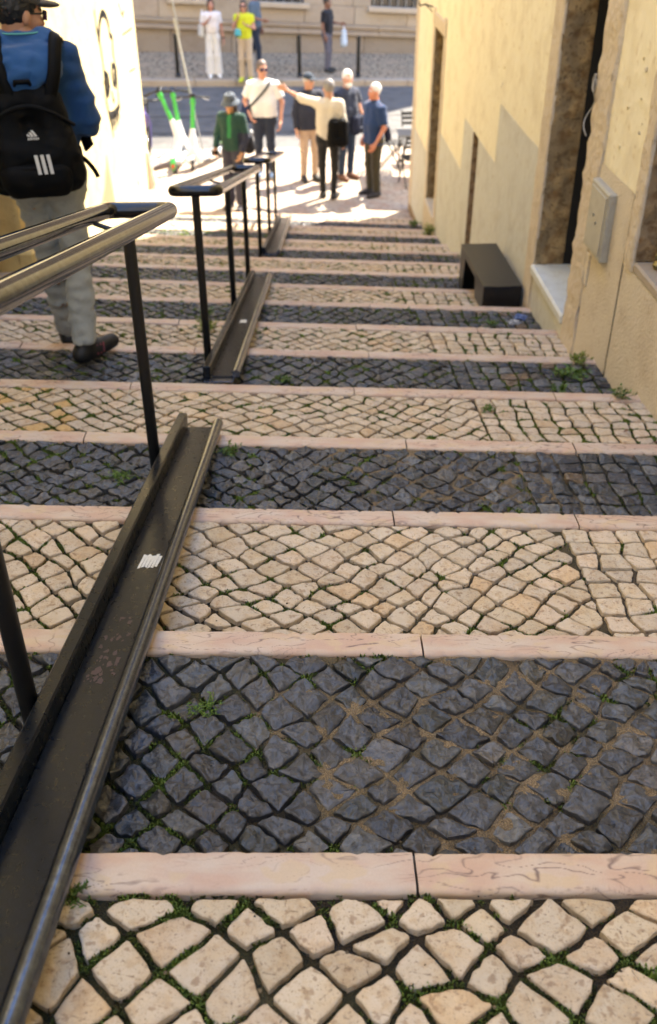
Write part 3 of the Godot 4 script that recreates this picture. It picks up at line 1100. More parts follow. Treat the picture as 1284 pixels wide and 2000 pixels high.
func street(s: float, y: float, t: float) -> Vector3:
	# s along the street to the right, t away from the stairs past the near kerb; y above the tilted ground
	var p := Vector3(0, 0, -18.58) + Vector3(cos(STREET_TURN), 0, -sin(STREET_TURN)) * s + Vector3(-sin(STREET_TURN), 0, -cos(STREET_TURN)) * t
	p.y = -CS * p.x + y
	return p

func sheet(called: String, a: Vector3, b: Vector3, c: Vector3, d: Vector3, m: Material, lab: String, cat: String) -> void:
	var mb := MB.new()
	mb.quad(a, b, c, d, Vector3(CS, 1, 0).normalized())
	top(called, mb, m, lab, cat, "", "structure")

func build_square_and_street() -> void:
	var mb := MB.new()
	# the square: a wavy sheet from the foot of the stairs to the near kerb
	var zs := -step_d(17) + 0.05
	var nx := 60
	for i in nx:
		var xa := lerpf(-26.0, 26.0, float(i) / nx)
		var xb := lerpf(-26.0, 26.0, float(i + 1) / nx)
		var za := -18.58 - tan(STREET_TURN) * xa
		var zb := -18.58 - tan(STREET_TURN) * xb
		mb.quad(Vector3(xa, -CS * xa, maxf(zs, za + 0.01) if za < zs else za + 0.01), Vector3(xb, -CS * xb, maxf(zs, zb + 0.01) if zb < zs else zb + 0.01), Vector3(xb, -CS * xb, zb), Vector3(xa, -CS * xa, za), Vector3(CS, 1, 0).normalized())
	top("square", mb, M.paving, "pale stone paving of the sunny square below the stairs", "pavement", "", "structure")
	# near kerb: a row of stones, then the road 0.1 m lower, far kerb and far pavement
	kerb_row("near_kerb", -24.0, 24.0, -0.30, 0.0, -0.10, "worn stone kerb between the sunny square and the road")
	sheet("road", street(-60, -0.10, -0.02), street(60, -0.10, -0.02), street(60, -0.10, 6.2), street(-60, -0.10, 6.2), M.asphalt, "grey asphalt road crossing behind the people", "road")
	kerb_row("far_kerb", -24.0, 24.0, 6.1, 0.035, -0.10, "brown stone kerb along the far side of the road")
	sheet("far_pavement", street(-60, 0.035, 6.40), street(60, 0.035, 6.40), street(60, 0.06, 9.9), street(-60, 0.06, 9.9), M.paving_far, "small sett pavement with black bollards beyond the road", "pavement")
	# pale manhole and gutter line on the road, tram rails
	for t in [1.6, 3.0]:
		var r := MB.new()
		r.quad(street(-30, -0.096, t), street(30, -0.096, t), street(30, -0.096, t + 0.05), street(-30, -0.096, t + 0.05), Vector3.UP)
		top("road_seam", r, M.black, "dark seam along the asphalt road, %s the square" % ("nearer" if t < 2.0 else "farther from"), "road seam", "", "structure")
	# ground far around, so that nothing ends in the air
	sheet("ground", Vector3(-120, -1.6, 60), Vector3(120, -1.6, 60), Vector3(120, -7.0, -120), Vector3(-120, -7.0, -120), M.asphalt, "plain ground far below and around the stairway", "ground")
	# upper landing behind the viewer
	var up := MB.new()
	var zt := -step_d(-1)
	up.quad(Vector3(WALL_L, step_y(-1) - CS * WALL_L - 0.004, zt), Vector3(WALL_R, step_y(-1) - CS * WALL_R - 0.004, zt), Vector3(WALL_R, step_y(-1) + 0.9 - CS * WALL_R, zt + 8.0), Vector3(WALL_L, step_y(-1) + 0.9 - CS * WALL_L, zt + 8.0), Vector3(0, 1, 0))
	top("upper_landing", up, M.paving, "paving of the stairway continuing uphill behind the viewer", "pavement", "", "structure")

func kerb_row(called: String, s0: float, s1: float, t: float, y: float, yb: float, lab: String) -> void:
	var root := thing(called, Transform3D.IDENTITY, lab, "kerb", "", "structure")
	var s := s0
	while s < s1:
		var l := rng.randf_range(0.9, 1.4)
		var mb := MB.new()
		var a := street(s + 0.004, y, t + 0.15)
		var b := street(s + l - 0.004, y, t + 0.15)
		bar(mb, a + Vector3(0, -0.12 + 0.004, 0), b + Vector3(0, -0.12 + 0.004, 0), 0.30, 0.25, 0.02)
		part("kerb_stone", mb, M.kerb, root)
		s += l

func wall_x(z: float, y: float, side: float) -> float:    # slight unevenness of a plastered face
	return side * 0.004 * noise.get_noise_2d(z * 0.9, y * 0.9)

# a plastered face at x = X looking towards side (-1: to -x), with rectangular holes [z0, z1, y0, y1]
func wall_face(mb: MB, X: float, z0: float, z1: float, y0: float, y1: float, holes: Array, side: float, gap := PackedFloat32Array()) -> void:
	var zs: Array = [z0, z1]
	var ys: Array = [y0, y1]
	for h: Array in holes:
		zs.append_array([h[0], h[1]])
		ys.append_array([h[2], h[3]])
	var q := z0
	while q < z1:
		zs.append(q)
		q += 0.4
	q = y0
	while q < minf(y1, 5.0):
		ys.append(q)
		q += 0.4
	zs = zs.filter(func(a: float) -> bool: return a >= z0 - 1e-5 and a <= z1 + 1e-5)
	ys = ys.filter(func(a: float) -> bool: return a >= y0 - 1e-5 and a <= y1 + 1e-5)
	zs.sort(); ys.sort()
	for i in zs.size() - 1:
		if zs[i + 1] - zs[i] < 1e-4: continue
		for j in ys.size() - 1:
			if ys[j + 1] - ys[j] < 1e-4: continue
			var zm: float = (zs[i] + zs[i + 1]) * 0.5
			var ym: float = (ys[j] + ys[j + 1]) * 0.5
			var open := false
			for h: Array in holes:
				if zm > h[0] and zm < h[1] and ym > h[2] and ym < h[3]: open = true
			if open: continue
			var p := func(z: float, y: float) -> Vector3: return Vector3(X + wall_x(z, y, side), y, z)
			mb.quad(p.call(zs[i], ys[j]), p.call(zs[i + 1], ys[j]), p.call(zs[i + 1], ys[j + 1]), p.call(zs[i], ys[j + 1]), Vector3(side, 0, 0))

func reveal(mb: MB, X: float, X2: float, h: Array, bottom := true) -> void:
	# the four inner faces of an opening between x = X and x = X2
	mb.quad(Vector3(X, h[2], h[0]), Vector3(X2, h[2], h[0]), Vector3(X2, h[3], h[0]), Vector3(X, h[3], h[0]), Vector3(0, 0, 1))
	mb.quad(Vector3(X, h[2], h[1]), Vector3(X2, h[2], h[1]), Vector3(X2, h[3], h[1]), Vector3(X, h[3], h[1]), Vector3(0, 0, -1))
	mb.quad(Vector3(X, h[3], h[0]), Vector3(X2, h[3], h[0]), Vector3(X2, h[3], h[1]), Vector3(X, h[3], h[1]), Vector3(0, -1, 0))
	if bottom: mb.quad(Vector3(X, h[2], h[0]), Vector3(X2, h[2], h[0]), Vector3(X2, h[2], h[1]), Vector3(X, h[2], h[1]), Vector3(0, 1, 0))

func uneven_bar(mb: MB, a: Vector3, b: Vector3, w: float, d: float, side: float, rough := 0.006) -> void:
	# a dressed stone strip on a wall facing side in x: runs from a to b, w wide across (in z or y), d proud, with a worn arris
	var n := maxi(8, int(a.distance_to(b) / 0.06))
	var dir := (b - a).normalized()
	var acr := Vector3(0, 0, 1) if absf(dir.y) > 0.5 else Vector3(0, 1, 0)
	var prof := [Vector2(-0.5, -0.02), Vector2(-0.5, 0.6), Vector2(-0.44, 0.95), Vector2(-0.2, 1.0), Vector2(0.2, 1.0), Vector2(0.44, 0.95), Vector2(0.5, 0.6), Vector2(0.5, -0.02)]
	var m := prof.size()
	var base := mb.v.size()
	for i in n + 1:
		var p := a.lerp(b, float(i) / n)
		for j in m:
			var e: float = rough * noise.get_noise_3d(p.y * 9.0 + j * 1.7, p.z * 9.0, j * 2.1 + a.z)
			var e2: float = rough * noise.get_noise_3d(p.y * 11.0 + 40.0, p.z * 11.0 + j * 1.3, a.z)
			mb.vert(p + acr * ((prof[j] as Vector2).x * w + e) + Vector3(side, 0, 0) * ((prof[j] as Vector2).y * d + e2 * (1.0 if (j > 0 and j < m - 1) else 0.0)), Vector3.ZERO)
	for i in n:
		for j in m - 1:
			var q := base + i * m + j
			quad_ix(mb, q, q + 1, q + m + 1, q + m, Vector3(side, 0, 0) if (j > 1 and j < m - 3) else (-acr if j <= 1 else acr) + Vector3(side, 0, 0) * 0.3)
	for i in range(base, mb.v.size()): mb.n[i] = mb.n[i].normalized()
	for e in 2:
		var i0 := base + (0 if e == 0 else n * m)
		for j in range(1, m - 1):
			mb.tri(mb.v[i0], mb.v[i0 + j], mb.v[i0 + j + 1], -dir if e == 0 else dir)

func build_right_house() -> void:
	var root := thing("yellow_house", Transform3D.IDENTITY, "yellow plastered house with grey stepped dado along the right of the stairs", "house")
	var door1 := [-6.84, -5.90, 2.00, 4.25]
	var door2 := [-13.10, -12.27, 0.66, 2.75]
	var niche := [-9.86, -9.56, 0.95, 2.25]
	var window := [-4.80, -3.75, 2.75, 4.15]
	var groove := [-4.972, -4.946, 1.4, 3.05]
	var holes := [door1, door2, niche, window, groove]
	var zf := -15.08
	var zb := 7.0
	var yt := 13.6
	var w := MB.new()
	wall_face(w, WALL_R, zf, zb, -0.4, yt, holes, -1.0)
	# plaza front, back, roof and the solid body behind the face
	w.quad(Vector3(WALL_R, -1.2, zf), Vector3(WALL_R + 16, -1.2, zf), Vector3(WALL_R + 16, yt, zf), Vector3(WALL_R, yt, zf), Vector3(0, 0, -1))
	w.quad(Vector3(WALL_R, -0.4, zb), Vector3(WALL_R + 16, -0.4, zb), Vector3(WALL_R + 16, yt, zb), Vector3(WALL_R, yt, zb), Vector3(0, 0, 1))
	w.quad(Vector3(WALL_R, yt, zf), Vector3(WALL_R + 16, yt, zf), Vector3(WALL_R + 16, yt, zb), Vector3(WALL_R, yt, zb), Vector3(0, 1, 0))
	w.quad(Vector3(WALL_R + 16, -1, zf), Vector3(WALL_R + 16, -1, zb), Vector3(WALL_R + 16, yt, zb), Vector3(WALL_R + 16, yt, zf), Vector3(1, 0, 0))
	part("wall", w, M.yellow, root)
	var core := MB.new()
	rbox(core, xf(Vector3(WALL_R + 4.6, 6.0, (zf + zb) / 2)), Vector3(8.0, 14.5, zb - zf - 0.3), 0.01)
	part("inner_wall", core, M.interior, root)
	# grey dado in steps that follow the stairs, painted 3 mm proud
	var da := [[-8.68, -7.10, 2.745], [-10.45, -8.684, 2.25], [-12.20, -10.454, 1.72]]
	for i in da.size():
		var d: Array = da[i]
		var mb := MB.new()
		var hs := [niche, [-13.3, -12.2, 0.0, 3.0]]
		wall_face(mb, WALL_R - 0.003, d[0], d[1], -0.3, d[2], hs, -1.0)
		mb.quad(Vector3(WALL_R - 0.003, d[2], d[0]), Vector3(WALL_R - 0.003, d[2], d[1]), Vector3(WALL_R, d[2], d[1]), Vector3(WALL_R, d[2], d[0]), Vector3(0, 1, 0))
		var o := part("dado_panel", mb, M.dado, root)
		if i == 0: o.set_meta("label", "tallest grey dado panel beside the doorway")
	var m4 := MB.new()
	wall_face(m4, WALL_R - 0.003, -14.86, -13.30, -0.4, 1.20, [], -1.0)
	part("dado_panel", m4, M.dado, root)
	# sandy plaster below the near yellow field, split by a long open crack
	var pl := MB.new()
	wall_face(pl, WALL_R - 0.006, -5.60, -4.973, 0.9, 3.05, [], -1.0)
	part("plaster_panel", pl, M.plaster, root)
	var pl2 := MB.new()
	wall_face(pl2, WALL_R - 0.009, -4.945, 7.0, 0.9, 2.70, [], -1.0)
	part("plaster_panel", pl2, M.plaster, root)
	var cr := MB.new()
	cr.quad(Vector3(WALL_R + 0.03, 1.3, -4.97), Vector3(WALL_R + 0.03, 1.3, -4.94), Vector3(WALL_R + 0.03, 3.06, -4.94), Vector3(WALL_R + 0.03, 3.06, -4.97), Vector3(-1, 0, 0))
	reveal(cr, WALL_R - 0.002, WALL_R + 0.03, groove)
	part("crack", cr, M.crack, root)
	# first doorway: worn stone surround, deep stained reveal, green door, marble sill
	var sur := MB.new()
	uneven_bar(sur, Vector3(WALL_R, 1.30, -6.965), Vector3(WALL_R, 4.55, -6.965), 0.25, 0.022, -1.0, 0.004)
	part("door_jamb_stone", sur, M.trim, root)
	var sur2 := MB.new()
	uneven_bar(sur2, Vector3(WALL_R, 1.45, -5.745), Vector3(WALL_R, 4.55, -5.745), 0.30, 0.020, -1.0, 0.016)
	part("door_jamb_stone", sur2, M.trim, root)
	var lin1 := MB.new()
	uneven_bar(lin1, Vector3(WALL_R, 4.38, -7.0), Vector3(WALL_R, 4.38, -5.7), 0.25, 0.024, -1.0, 0.006)
	part("lintel", lin1, M.trim, root)
	var rv := MB.new()
	rough_reveal(rv, WALL_R - 0.01, WALL_R + 0.20, door1)
	part("door_reveal", rv, M.rough_stone, root)
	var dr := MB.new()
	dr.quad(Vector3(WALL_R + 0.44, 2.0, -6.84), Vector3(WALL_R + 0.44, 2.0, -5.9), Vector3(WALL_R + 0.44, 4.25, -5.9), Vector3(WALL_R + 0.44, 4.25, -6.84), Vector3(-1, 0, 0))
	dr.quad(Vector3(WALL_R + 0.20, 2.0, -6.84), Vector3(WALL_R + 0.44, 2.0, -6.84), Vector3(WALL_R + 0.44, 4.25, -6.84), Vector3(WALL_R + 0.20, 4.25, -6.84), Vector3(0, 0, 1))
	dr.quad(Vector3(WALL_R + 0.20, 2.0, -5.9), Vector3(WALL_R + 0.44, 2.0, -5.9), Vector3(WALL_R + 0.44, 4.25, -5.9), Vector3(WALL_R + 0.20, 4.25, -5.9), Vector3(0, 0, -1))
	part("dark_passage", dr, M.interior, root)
	var leaf := MB.new()
	rbox(leaf, xf(Vector3(WALL_R + 0.27, 3.12, -6.36), 0.0), Vector3(0.045, 2.24, 0.50), 0.004)
	for y: float in [2.45, 3.15, 3.8]:
		rbox(leaf, xf(Vector3(WALL_R + 0.246, y, -6.36)), Vector3(0.012, 0.5, 0.34), 0.005)
	var door := part("door", leaf, M.green_door, root)
	var kn := MB.new()
	lathe(kn, Transform3D(Basis(Vector3(0, 0, 1), PI / 2), Vector3(WALL_R + 0.245, 2.06, -6.17)), PackedVector2Array([Vector2(0.006, 0), Vector2(0.006, 0.02), Vector2(0.014, 0.03), Vector2(0.010, 0.04), Vector2(0.0, 0.042)]), 10)
	part("door_knob", kn, M.silver, door)
	var si := MB.new()
	rbox(si, xf(Vector3(WALL_R + 0.115, 1.965, -6.37)), Vector3(0.30, 0.07, 0.96), 0.012)
	part("door_sill", si, M.marble, root)
	# below the sill the plaster is pale
	var us := MB.new()
	wall_face(us, WALL_R - 0.004, -6.84, -5.90, 1.2, 1.93, [], -1.0)
	part("sill_apron", us, M.dado, root)
	# second doorway down by the square
	var s2 := MB.new()
	uneven_bar(s2, Vector3(WALL_R, 0.1, -12.20), Vector3(WALL_R, 2.95, -12.20), 0.15, 0.015, -1.0, 0.005)
	part("door_jamb_stone", s2, M.trim, root)
	var s3 := MB.new()
	uneven_bar(s3, Vector3(WALL_R, 0.0, -13.17), Vector3(WALL_R, 2.95, -13.17), 0.15, 0.015, -1.0, 0.005)
	part("door_jamb_stone", s3, M.trim, root)
	var l2 := MB.new()
	uneven_bar(l2, Vector3(WALL_R, 2.83, -13.24), Vector3(WALL_R, 2.83, -12.12), 0.16, 0.018, -1.0, 0.004)
	part("lintel", l2, M.trim, root)
	var rv2 := MB.new()
	rough_reveal(rv2, WALL_R - 0.005, WALL_R + 0.24, door2)
	part("door_reveal", rv2, M.rough_stone, root)
	var st2 := MB.new()
	rbox(st2, xf(Vector3(WALL_R + 0.10, 0.44, -12.68)), Vector3(0.26, 0.44, 0.84), 0.012)
	part("door_step", st2, M.trim, root)
	var d2 := MB.new()
	rbox(d2, xf(Vector3(WALL_R + 0.27, 1.70, -12.68)), Vector3(0.05, 2.1, 0.84), 0.004)
	part("door", d2, M.green_door, root)
	# narrow upright chase in the dado
	var ni := MB.new()
	reveal(ni, WALL_R - 0.003, WALL_R + 0.10, niche)
	ni.quad(Vector3(WALL_R + 0.10, niche[2], niche[0]), Vector3(WALL_R + 0.10, niche[2], niche[1]), Vector3(WALL_R + 0.10, niche[3], niche[1]), Vector3(WALL_R + 0.10, niche[3], niche[0]), Vector3(-1, 0, 0))
	part("wall_chase", ni, M.trim_worn, root)
	# near window: stone frame, sill, dark glass, iron grille
	var wf := MB.new()
	uneven_bar(wf, Vector3(WALL_R - 0.004, 2.70, -4.865), Vector3(WALL_R - 0.004, 4.35, -4.865), 0.13, 0.02, -1.0, 0.006)
	part("window_frame", wf, M.trim, root)
	var wf2 := MB.new()
	uneven_bar(wf2, Vector3(WALL_R, 4.22, -4.93), Vector3(WALL_R, 4.22, -3.6), 0.13, 0.02, -1.0, 0.004)
	part("window_frame", wf2, M.trim, root)
	var wf3 := MB.new()
	uneven_bar(wf3, Vector3(WALL_R, 2.70, -3.685), Vector3(WALL_R, 4.35, -3.685), 0.13, 0.02, -1.0, 0.004)
	part("window_frame", wf3, M.trim, root)
	var wr := MB.new()
	rough_reveal(wr, WALL_R - 0.005, WALL_R + 0.17, window)
	part("window_reveal", wr, M.trim_worn, root)
	var wp := MB.new()
	rbox(wp, xf(Vector3(WALL_R + 0.19, 3.45, -4.275)), Vector3(0.03, 1.44, 1.09), 0.003)
	part("window_pane", wp, M.glass_dark, root)
	var ws := MB.new()
	rbox(ws, xf(Vector3(WALL_R + 0.085, 2.725, -4.26)), Vector3(0.19, 0.055, 1.08), 0.01)
	part("window_sill", ws, M.kerb, root)
	for z in range(0, 7):
		var g := MB.new()
		var zz := -4.68 + z * 0.14
		lathe(g, xf(Vector3(WALL_R + 0.07, 2.75, zz)), PackedVector2Array([Vector2(0.010, 0), Vector2(0.022, 0.015), Vector2(0.024, 0.03), Vector2(0.012, 0.05), Vector2(0.019, 0.065), Vector2(0.019, 0.08), Vector2(0.010, 0.10), Vector2(0.015, 0.12), Vector2(0.008, 0.14), Vector2(0.008, 1.38)]), 10)
		part("grille_bar", g, M.brass if z < 2 else M.black, root)
	# meter box with a lid, cover plate, cable, iron hook, corner stones
	var mbx := MB.new()
	rbox(mbx, xf(Vector3(WALL_R - 0.028, 2.778, -5.405)), Vector3(0.05, 0.385, 0.35), 0.008)
	var box := part("meter_box", mbx, M.meter, root)
	var mf := MB.new()
	rbox(mf, xf(Vector3(WALL_R - 0.056, 2.778, -5.405)), Vector3(0.008, 0.33, 0.295), 0.003)
	part("lid", mf, M.meter, box)
	for q in [Vector2(2.80, -5.44), Vector2(2.77, -5.38)]:
		var sc := MB.new()
		lathe(sc, Transform3D(Basis(Vector3(0, 0, 1), PI / 2), Vector3(WALL_R - 0.060, q.x, q.y)), PackedVector2Array([Vector2(0.009, 0), Vector2(0.009, 0.003), Vector2(0, 0.004)]), 10)
		part("screw", sc, M.pole_grey, box)
	var cov := MB.new()
	rbox(cov, xf(Vector3(WALL_R - 0.010, 2.43, -5.575)), Vector3(0.012, 0.19, 0.075), 0.003)
	part("cover_plate", cov, M.plaster, root)
	var cab := MB.new()
	var cp := PackedVector3Array()
	for i in 25:
		var t := i / 24.0
		cp.append(Vector3(WALL_R - 0.035 - 0.02 * sin(t * 9.0), 3.47 - 0.34 * t, -5.86 + 0.05 * sin(t * 7.0) - 0.04 * t))
	tube(cab, cp, 0.004, 6)
	part("loose_cable", cab, M.cable, root)
	var cab2 := MB.new()
	tube(cab2, arc(Vector3(WALL_R - 0.04, 3.42, -5.86), 0.055, Vector3(0, 0.8, 0.2), Vector3(0.1, 0.2, -1.0), 0.0, TAU * 0.9, 18), 0.004, 6)
	part("loose_cable", cab2, M.cable, root)
	var hook := MB.new()
	tube(hook, PackedVector3Array([Vector3(WALL_R, 2.92, -13.45), Vector3(WALL_R - 0.10, 2.95, -13.47), Vector3(WALL_R - 0.16, 2.93, -13.48), Vector3(WALL_R - 0.18, 2.97, -13.48)]), 0.010, 8)
	tube(hook, PackedVector3Array([Vector3(WALL_R, 2.86, -13.45), Vector3(WALL_R - 0.10, 2.95, -13.47)]), 0.006, 8)
	part("iron_hook", hook, M.black, root)
	var y := -0.3
	var odd := 0
	while y < 4.2:
		var h := 0.52
		var q := MB.new()
		rbox(q, xf(Vector3(WALL_R + 0.085, y + h / 2, zf + 0.115)), Vector3(0.20, h - 0.006, 0.26), 0.015)
		part("corner_stone", q, M.trim, root)
		y += h
		odd += 1
	var kb := MB.new()
	uneven_bar(kb, Vector3(WALL_R, 0.0 - CS * WALL_R + 0.05, -15.0), Vector3(WALL_R, 0.02 - CS * WALL_R + 0.06, -13.3), 0.14, 0.02, -1.0, 0.008)
	part("plaster_foot", kb, M.trim_worn, root)
	# chipped scars in the yellow paint, showing paler plaster
	var r := RandomNumberGenerator.new()
	r.seed = 12
	for i in 16:
		var mb := MB.new()
		var zc := r.randf_range(-5.5, -5.0) if i < 7 else r.randf_range(-9.0, -7.3)
		var yc := r.randf_range(3.15, 3.7)
		if i >= 12:
			zc = r.randf_range(-8.9, -8.6); yc = r.randf_range(2.85, 3.05)
		var poly := PackedVector2Array()
		var ra := r.randf_range(0.008, 0.022)
		for j in 9:
			var a := TAU * j / 9.0
			poly.append(Vector2(cos(a), sin(a) * 0.6) * ra * r.randf_range(0.5, 1.1))
		prism(mb, poly, Transform3D(Basis(Vector3(0, 0.2, 1).normalized(), Vector3(0, 1, -0.2).normalized(), Vector3(-1, 0, 0)), Vector3(WALL_R + wall_x(zc, yc, -1.0) - 0.002, yc, zc)), 0.004)
		part("paint_chip", mb, M.cream if i % 3 else M.plaster, root)

func rough_reveal(mb: MB, X: float, X2: float, h: Array) -> void:
	# quarry-faced stone inside an opening: subdivided and uneven
	var faces := [[Vector3(X, h[2], h[0]), Vector3(X2, h[2], h[0]), Vector3(X2, h[3], h[0]), Vector3(X, h[3], h[0]), Vector3(0, 0, 1)],
		[Vector3(X, h[2], h[1]), Vector3(X2, h[2], h[1]), Vector3(X2, h[3], h[1]), Vector3(X, h[3], h[1]), Vector3(0, 0, -1)],
		[Vector3(X, h[3], h[0]), Vector3(X2, h[3], h[0]), Vector3(X2, h[3], h[1]), Vector3(X, h[3], h[1]), Vector3(0, -1, 0)]]
	for f: Array in faces:
		var nu := 6
		var nv := 40
		var base := mb.v.size()
		for i in nu + 1:
			for j in nv + 1:
				var p: Vector3 = (f[0] as Vector3).lerp(f[1], float(i) / nu).lerp((f[3] as Vector3).lerp(f[2], float(i) / nu), float(j) / nv)
				var amp := 0.016 if (i > 0 and i < nu) else 0.008
				p += (f[4] as Vector3) * amp * (noise.get_noise_3d(p.x * 10.0, p.y * 6.0, p.z * 10.0) + 0.5 * noise.get_noise_3d(p.x * 26.0, p.y * 20.0, p.z * 20.0))
				mb.vert(p, Vector3.ZERO)
		for i in nu:
			for j in nv:
				var q := base + i * (nv + 1) + j
				quad_ix(mb, q, q + 1, q + nv + 2, q + nv + 1, f[4])
		for i in range(base, mb.v.size()): mb.n[i] = mb.n[i].normalized()

func build_left_house() -> void:
	var root := thing("sunlit_house", Transform3D.IDENTITY, "pale yellow house wall with black graffiti, sunlit, left of the stairs", "house")
	var zf := -15.9
	var zb := 7.0
	var yt := 11.5
	var door := [-8.05, -7.05, 1.55, 3.75]
	var w := MB.new()
	wall_face(w, WALL_L, zf, zb, -0.4, yt, [door], 1.0)
	w.quad(Vector3(WALL_L, -1, zf), Vector3(WALL_L - 16, -1, zf), Vector3(WALL_L - 16, yt, zf), Vector3(WALL_L, yt, zf), Vector3(0, 0, -1))
	w.quad(Vector3(WALL_L, -1, zb), Vector3(WALL_L - 16, -1, zb), Vector3(WALL_L - 16, yt, zb), Vector3(WALL_L, yt, zb), Vector3(0, 0, 1))
	w.quad(Vector3(WALL_L, yt, zf), Vector3(WALL_L - 16, yt, zf), Vector3(WALL_L - 16, yt, zb), Vector3(WALL_L, yt, zb), Vector3(0, 1, 0))
	w.quad(Vector3(WALL_L - 16, -1, zf), Vector3(WALL_L - 16, -1, zb), Vector3(WALL_L - 16, yt, zb), Vector3(WALL_L - 16, yt, zf), Vector3(-1, 0, 0))
	part("wall", w, M.cream, root)
	var core := MB.new()
	rbox(core, xf(Vector3(WALL_L - 4.6, 5.0, (zf + zb) / 2)), Vector3(8.0, 12.5, zb - zf - 0.3), 0.01)
	part("inner_wall", core, M.interior, root)
	# doorway with yellow stone jambs and a dark red door
	var rv := MB.new()
	rough_reveal(rv, WALL_L + 0.005, WALL_L - 0.26, door)
	part("door_reveal", rv, M.ochre, root)
	for z: float in [-8.17, -6.93]:
		var j := MB.new()
		uneven_bar(j, Vector3(WALL_L, 1.2, z), Vector3(WALL_L, 3.95, z), 0.22, 0.05, 1.0, 0.006)
		part("door_jamb_stone", j, M.ochre, root)
		var f := MB.new()
		rbox(f, xf(Vector3(WALL_L + 0.04, 1.55, z)), Vector3(0.14, 0.34, 0.27), 0.02)
		part("jamb_foot", f, M.ochre, root)
	var lt := MB.new()
	uneven_bar(lt, Vector3(WALL_L, 3.86, -8.3), Vector3(WALL_L, 3.86, -6.8), 0.22, 0.05, 1.0, 0.006)
	part("lintel", lt, M.ochre, root)
	var d := MB.new()
	rbox(d, xf(Vector3(WALL_L - 0.28, 2.65, -7.55)), Vector3(0.05, 2.2, 1.0), 0.004)
	for i in 2:
		for y: float in [2.1, 2.9]:
			rbox(d, xf(Vector3(WALL_L - 0.25, y, -7.78 + i * 0.46)), Vector3(0.02, 0.62, 0.34), 0.006)
	part("door", d, M.red_door, root)
	var st := MB.new()
	rbox(st, xf(Vector3(WALL_L - 0.06, 1.50, -7.55)), Vector3(0.36, 0.10, 1.0), 0.01)
	part("door_sill", st, M.trim, root)
	# foot of the corner: a worn stone guard
	var gd := MB.new()
	sdf(gd, [cap(Vector3(WALL_L + 0.02, -0.1, zf + 0.18), Vector3(WALL_L - 0.02, 0.62, zf + 0.18), 0.14, 0.07, 0.02)], 0.02, [], Transform3D.IDENTITY, null, 0.006, 12.0)
	part("corner_guard", gd, M.trim, root)
	# sprayed drawing: strokes of paint on the plaster (y, z)
	var X := WALL_L + 0.006
	var strokes := [
		[0.040, [2.65, -12.86, 2.81, -13.03, 2.86, -13.12, 2.89, -13.24, 2.885, -13.36, 2.83, -13.52, 2.73, -13.63, 2.60, -13.66]],
		[0.030, [2.60, -13.66, 2.55, -13.81, 2.36, -13.76]],
		[0.030, [2.80, -12.81, 2.63, -12.89]],
		[0.016, [2.98, -12.79, 2.80, -12.81]],
		[0.022, [2.63, -12.89, 2.42, -12.94, 2.15, -12.94, 1.96, -12.87, 1.76, -12.95]],
		[0.022, [2.36, -13.76, 2.14, -13.83, 1.88, -13.77, 1.74, -13.76]],
		[0.045, [1.74, -13.76, 1.71, -13.58, 1.72, -13.30, 1.77, -12.96]],
		[0.038, [2.25, -13.02, 2.19, -13.17, 2.08, -13.19, 2.01, -13.06, 2.07, -12.92, 2.17, -12.91, 2.25, -13.02]],
		[0.035, [2.16, -13.05, 2.09, -13.06]],
		[0.032, [2.26, -13.57, 2.21, -13.74, 2.09, -13.78, 2.00, -13.66, 2.06, -13.50, 2.18, -13.48, 2.26, -13.57]],
		[0.035, [2.15, -13.65, 2.08, -13.64]],
		[0.024, [1.98, -13.33, 1.88, -13.35, 1.86, -13.41]],
		[0.022, [1.75, -13.02, 1.58, -13.08, 1.72, -13.22, 1.55, -13.27, 1.70, -13.42, 1.57, -13.47, 1.70, -13.62, 1.60, -13.66]],
		[0.018, [1.76, -12.95, 1.64, -13.01, 1.50, -13.06]],
		[0.012, [2.86, -14.6, 2.69, -14.79, 2.72, -15.02, 2.64, -14.86]],
		[0.010, [2.46, -14.65, 2.42, -15.6]], [0.010, [1.95, -14.9, 1.90, -15.5]], [0.014, [0.52, -14.6, 0.44, -14.66]]]
	for s: Array in strokes:
		var gr := MB.new()
		var pts := PackedVector3Array()
		var a: Array = s[1]
		for i in range(0, a.size(), 2): pts.append(Vector3(X, a[i], a[i + 1]))
		stroke(gr, pts, s[0] * 2.2, Vector3(1, 0, 0))
		part("graffiti_stroke", gr, M.graffiti, root)
	var st2 := MB.new()
	prism(st2, PackedVector2Array([Vector2(12.42, 1.42), Vector2(12.05, 1.15), Vector2(11.70, 1.02), Vector2(11.95, 1.0), Vector2(12.30, 0.80), Vector2(12.60, 0.75), Vector2(12.50, 1.1)]), Transform3D(Basis(Vector3(0, 0, -1), Vector3(0, 1, 0), Vector3(1, 0, 0)), Vector3(WALL_L + 0.0, 0, 0)), 0.006)
	part("faded_paint", st2, M.graffiti_pale, root)

func far_pt(s: float, y: float, t := 9.85) -> Vector3:
	var p := street(s, 0.0, t)
	p.y = y - 0.070 * p.x
	return p

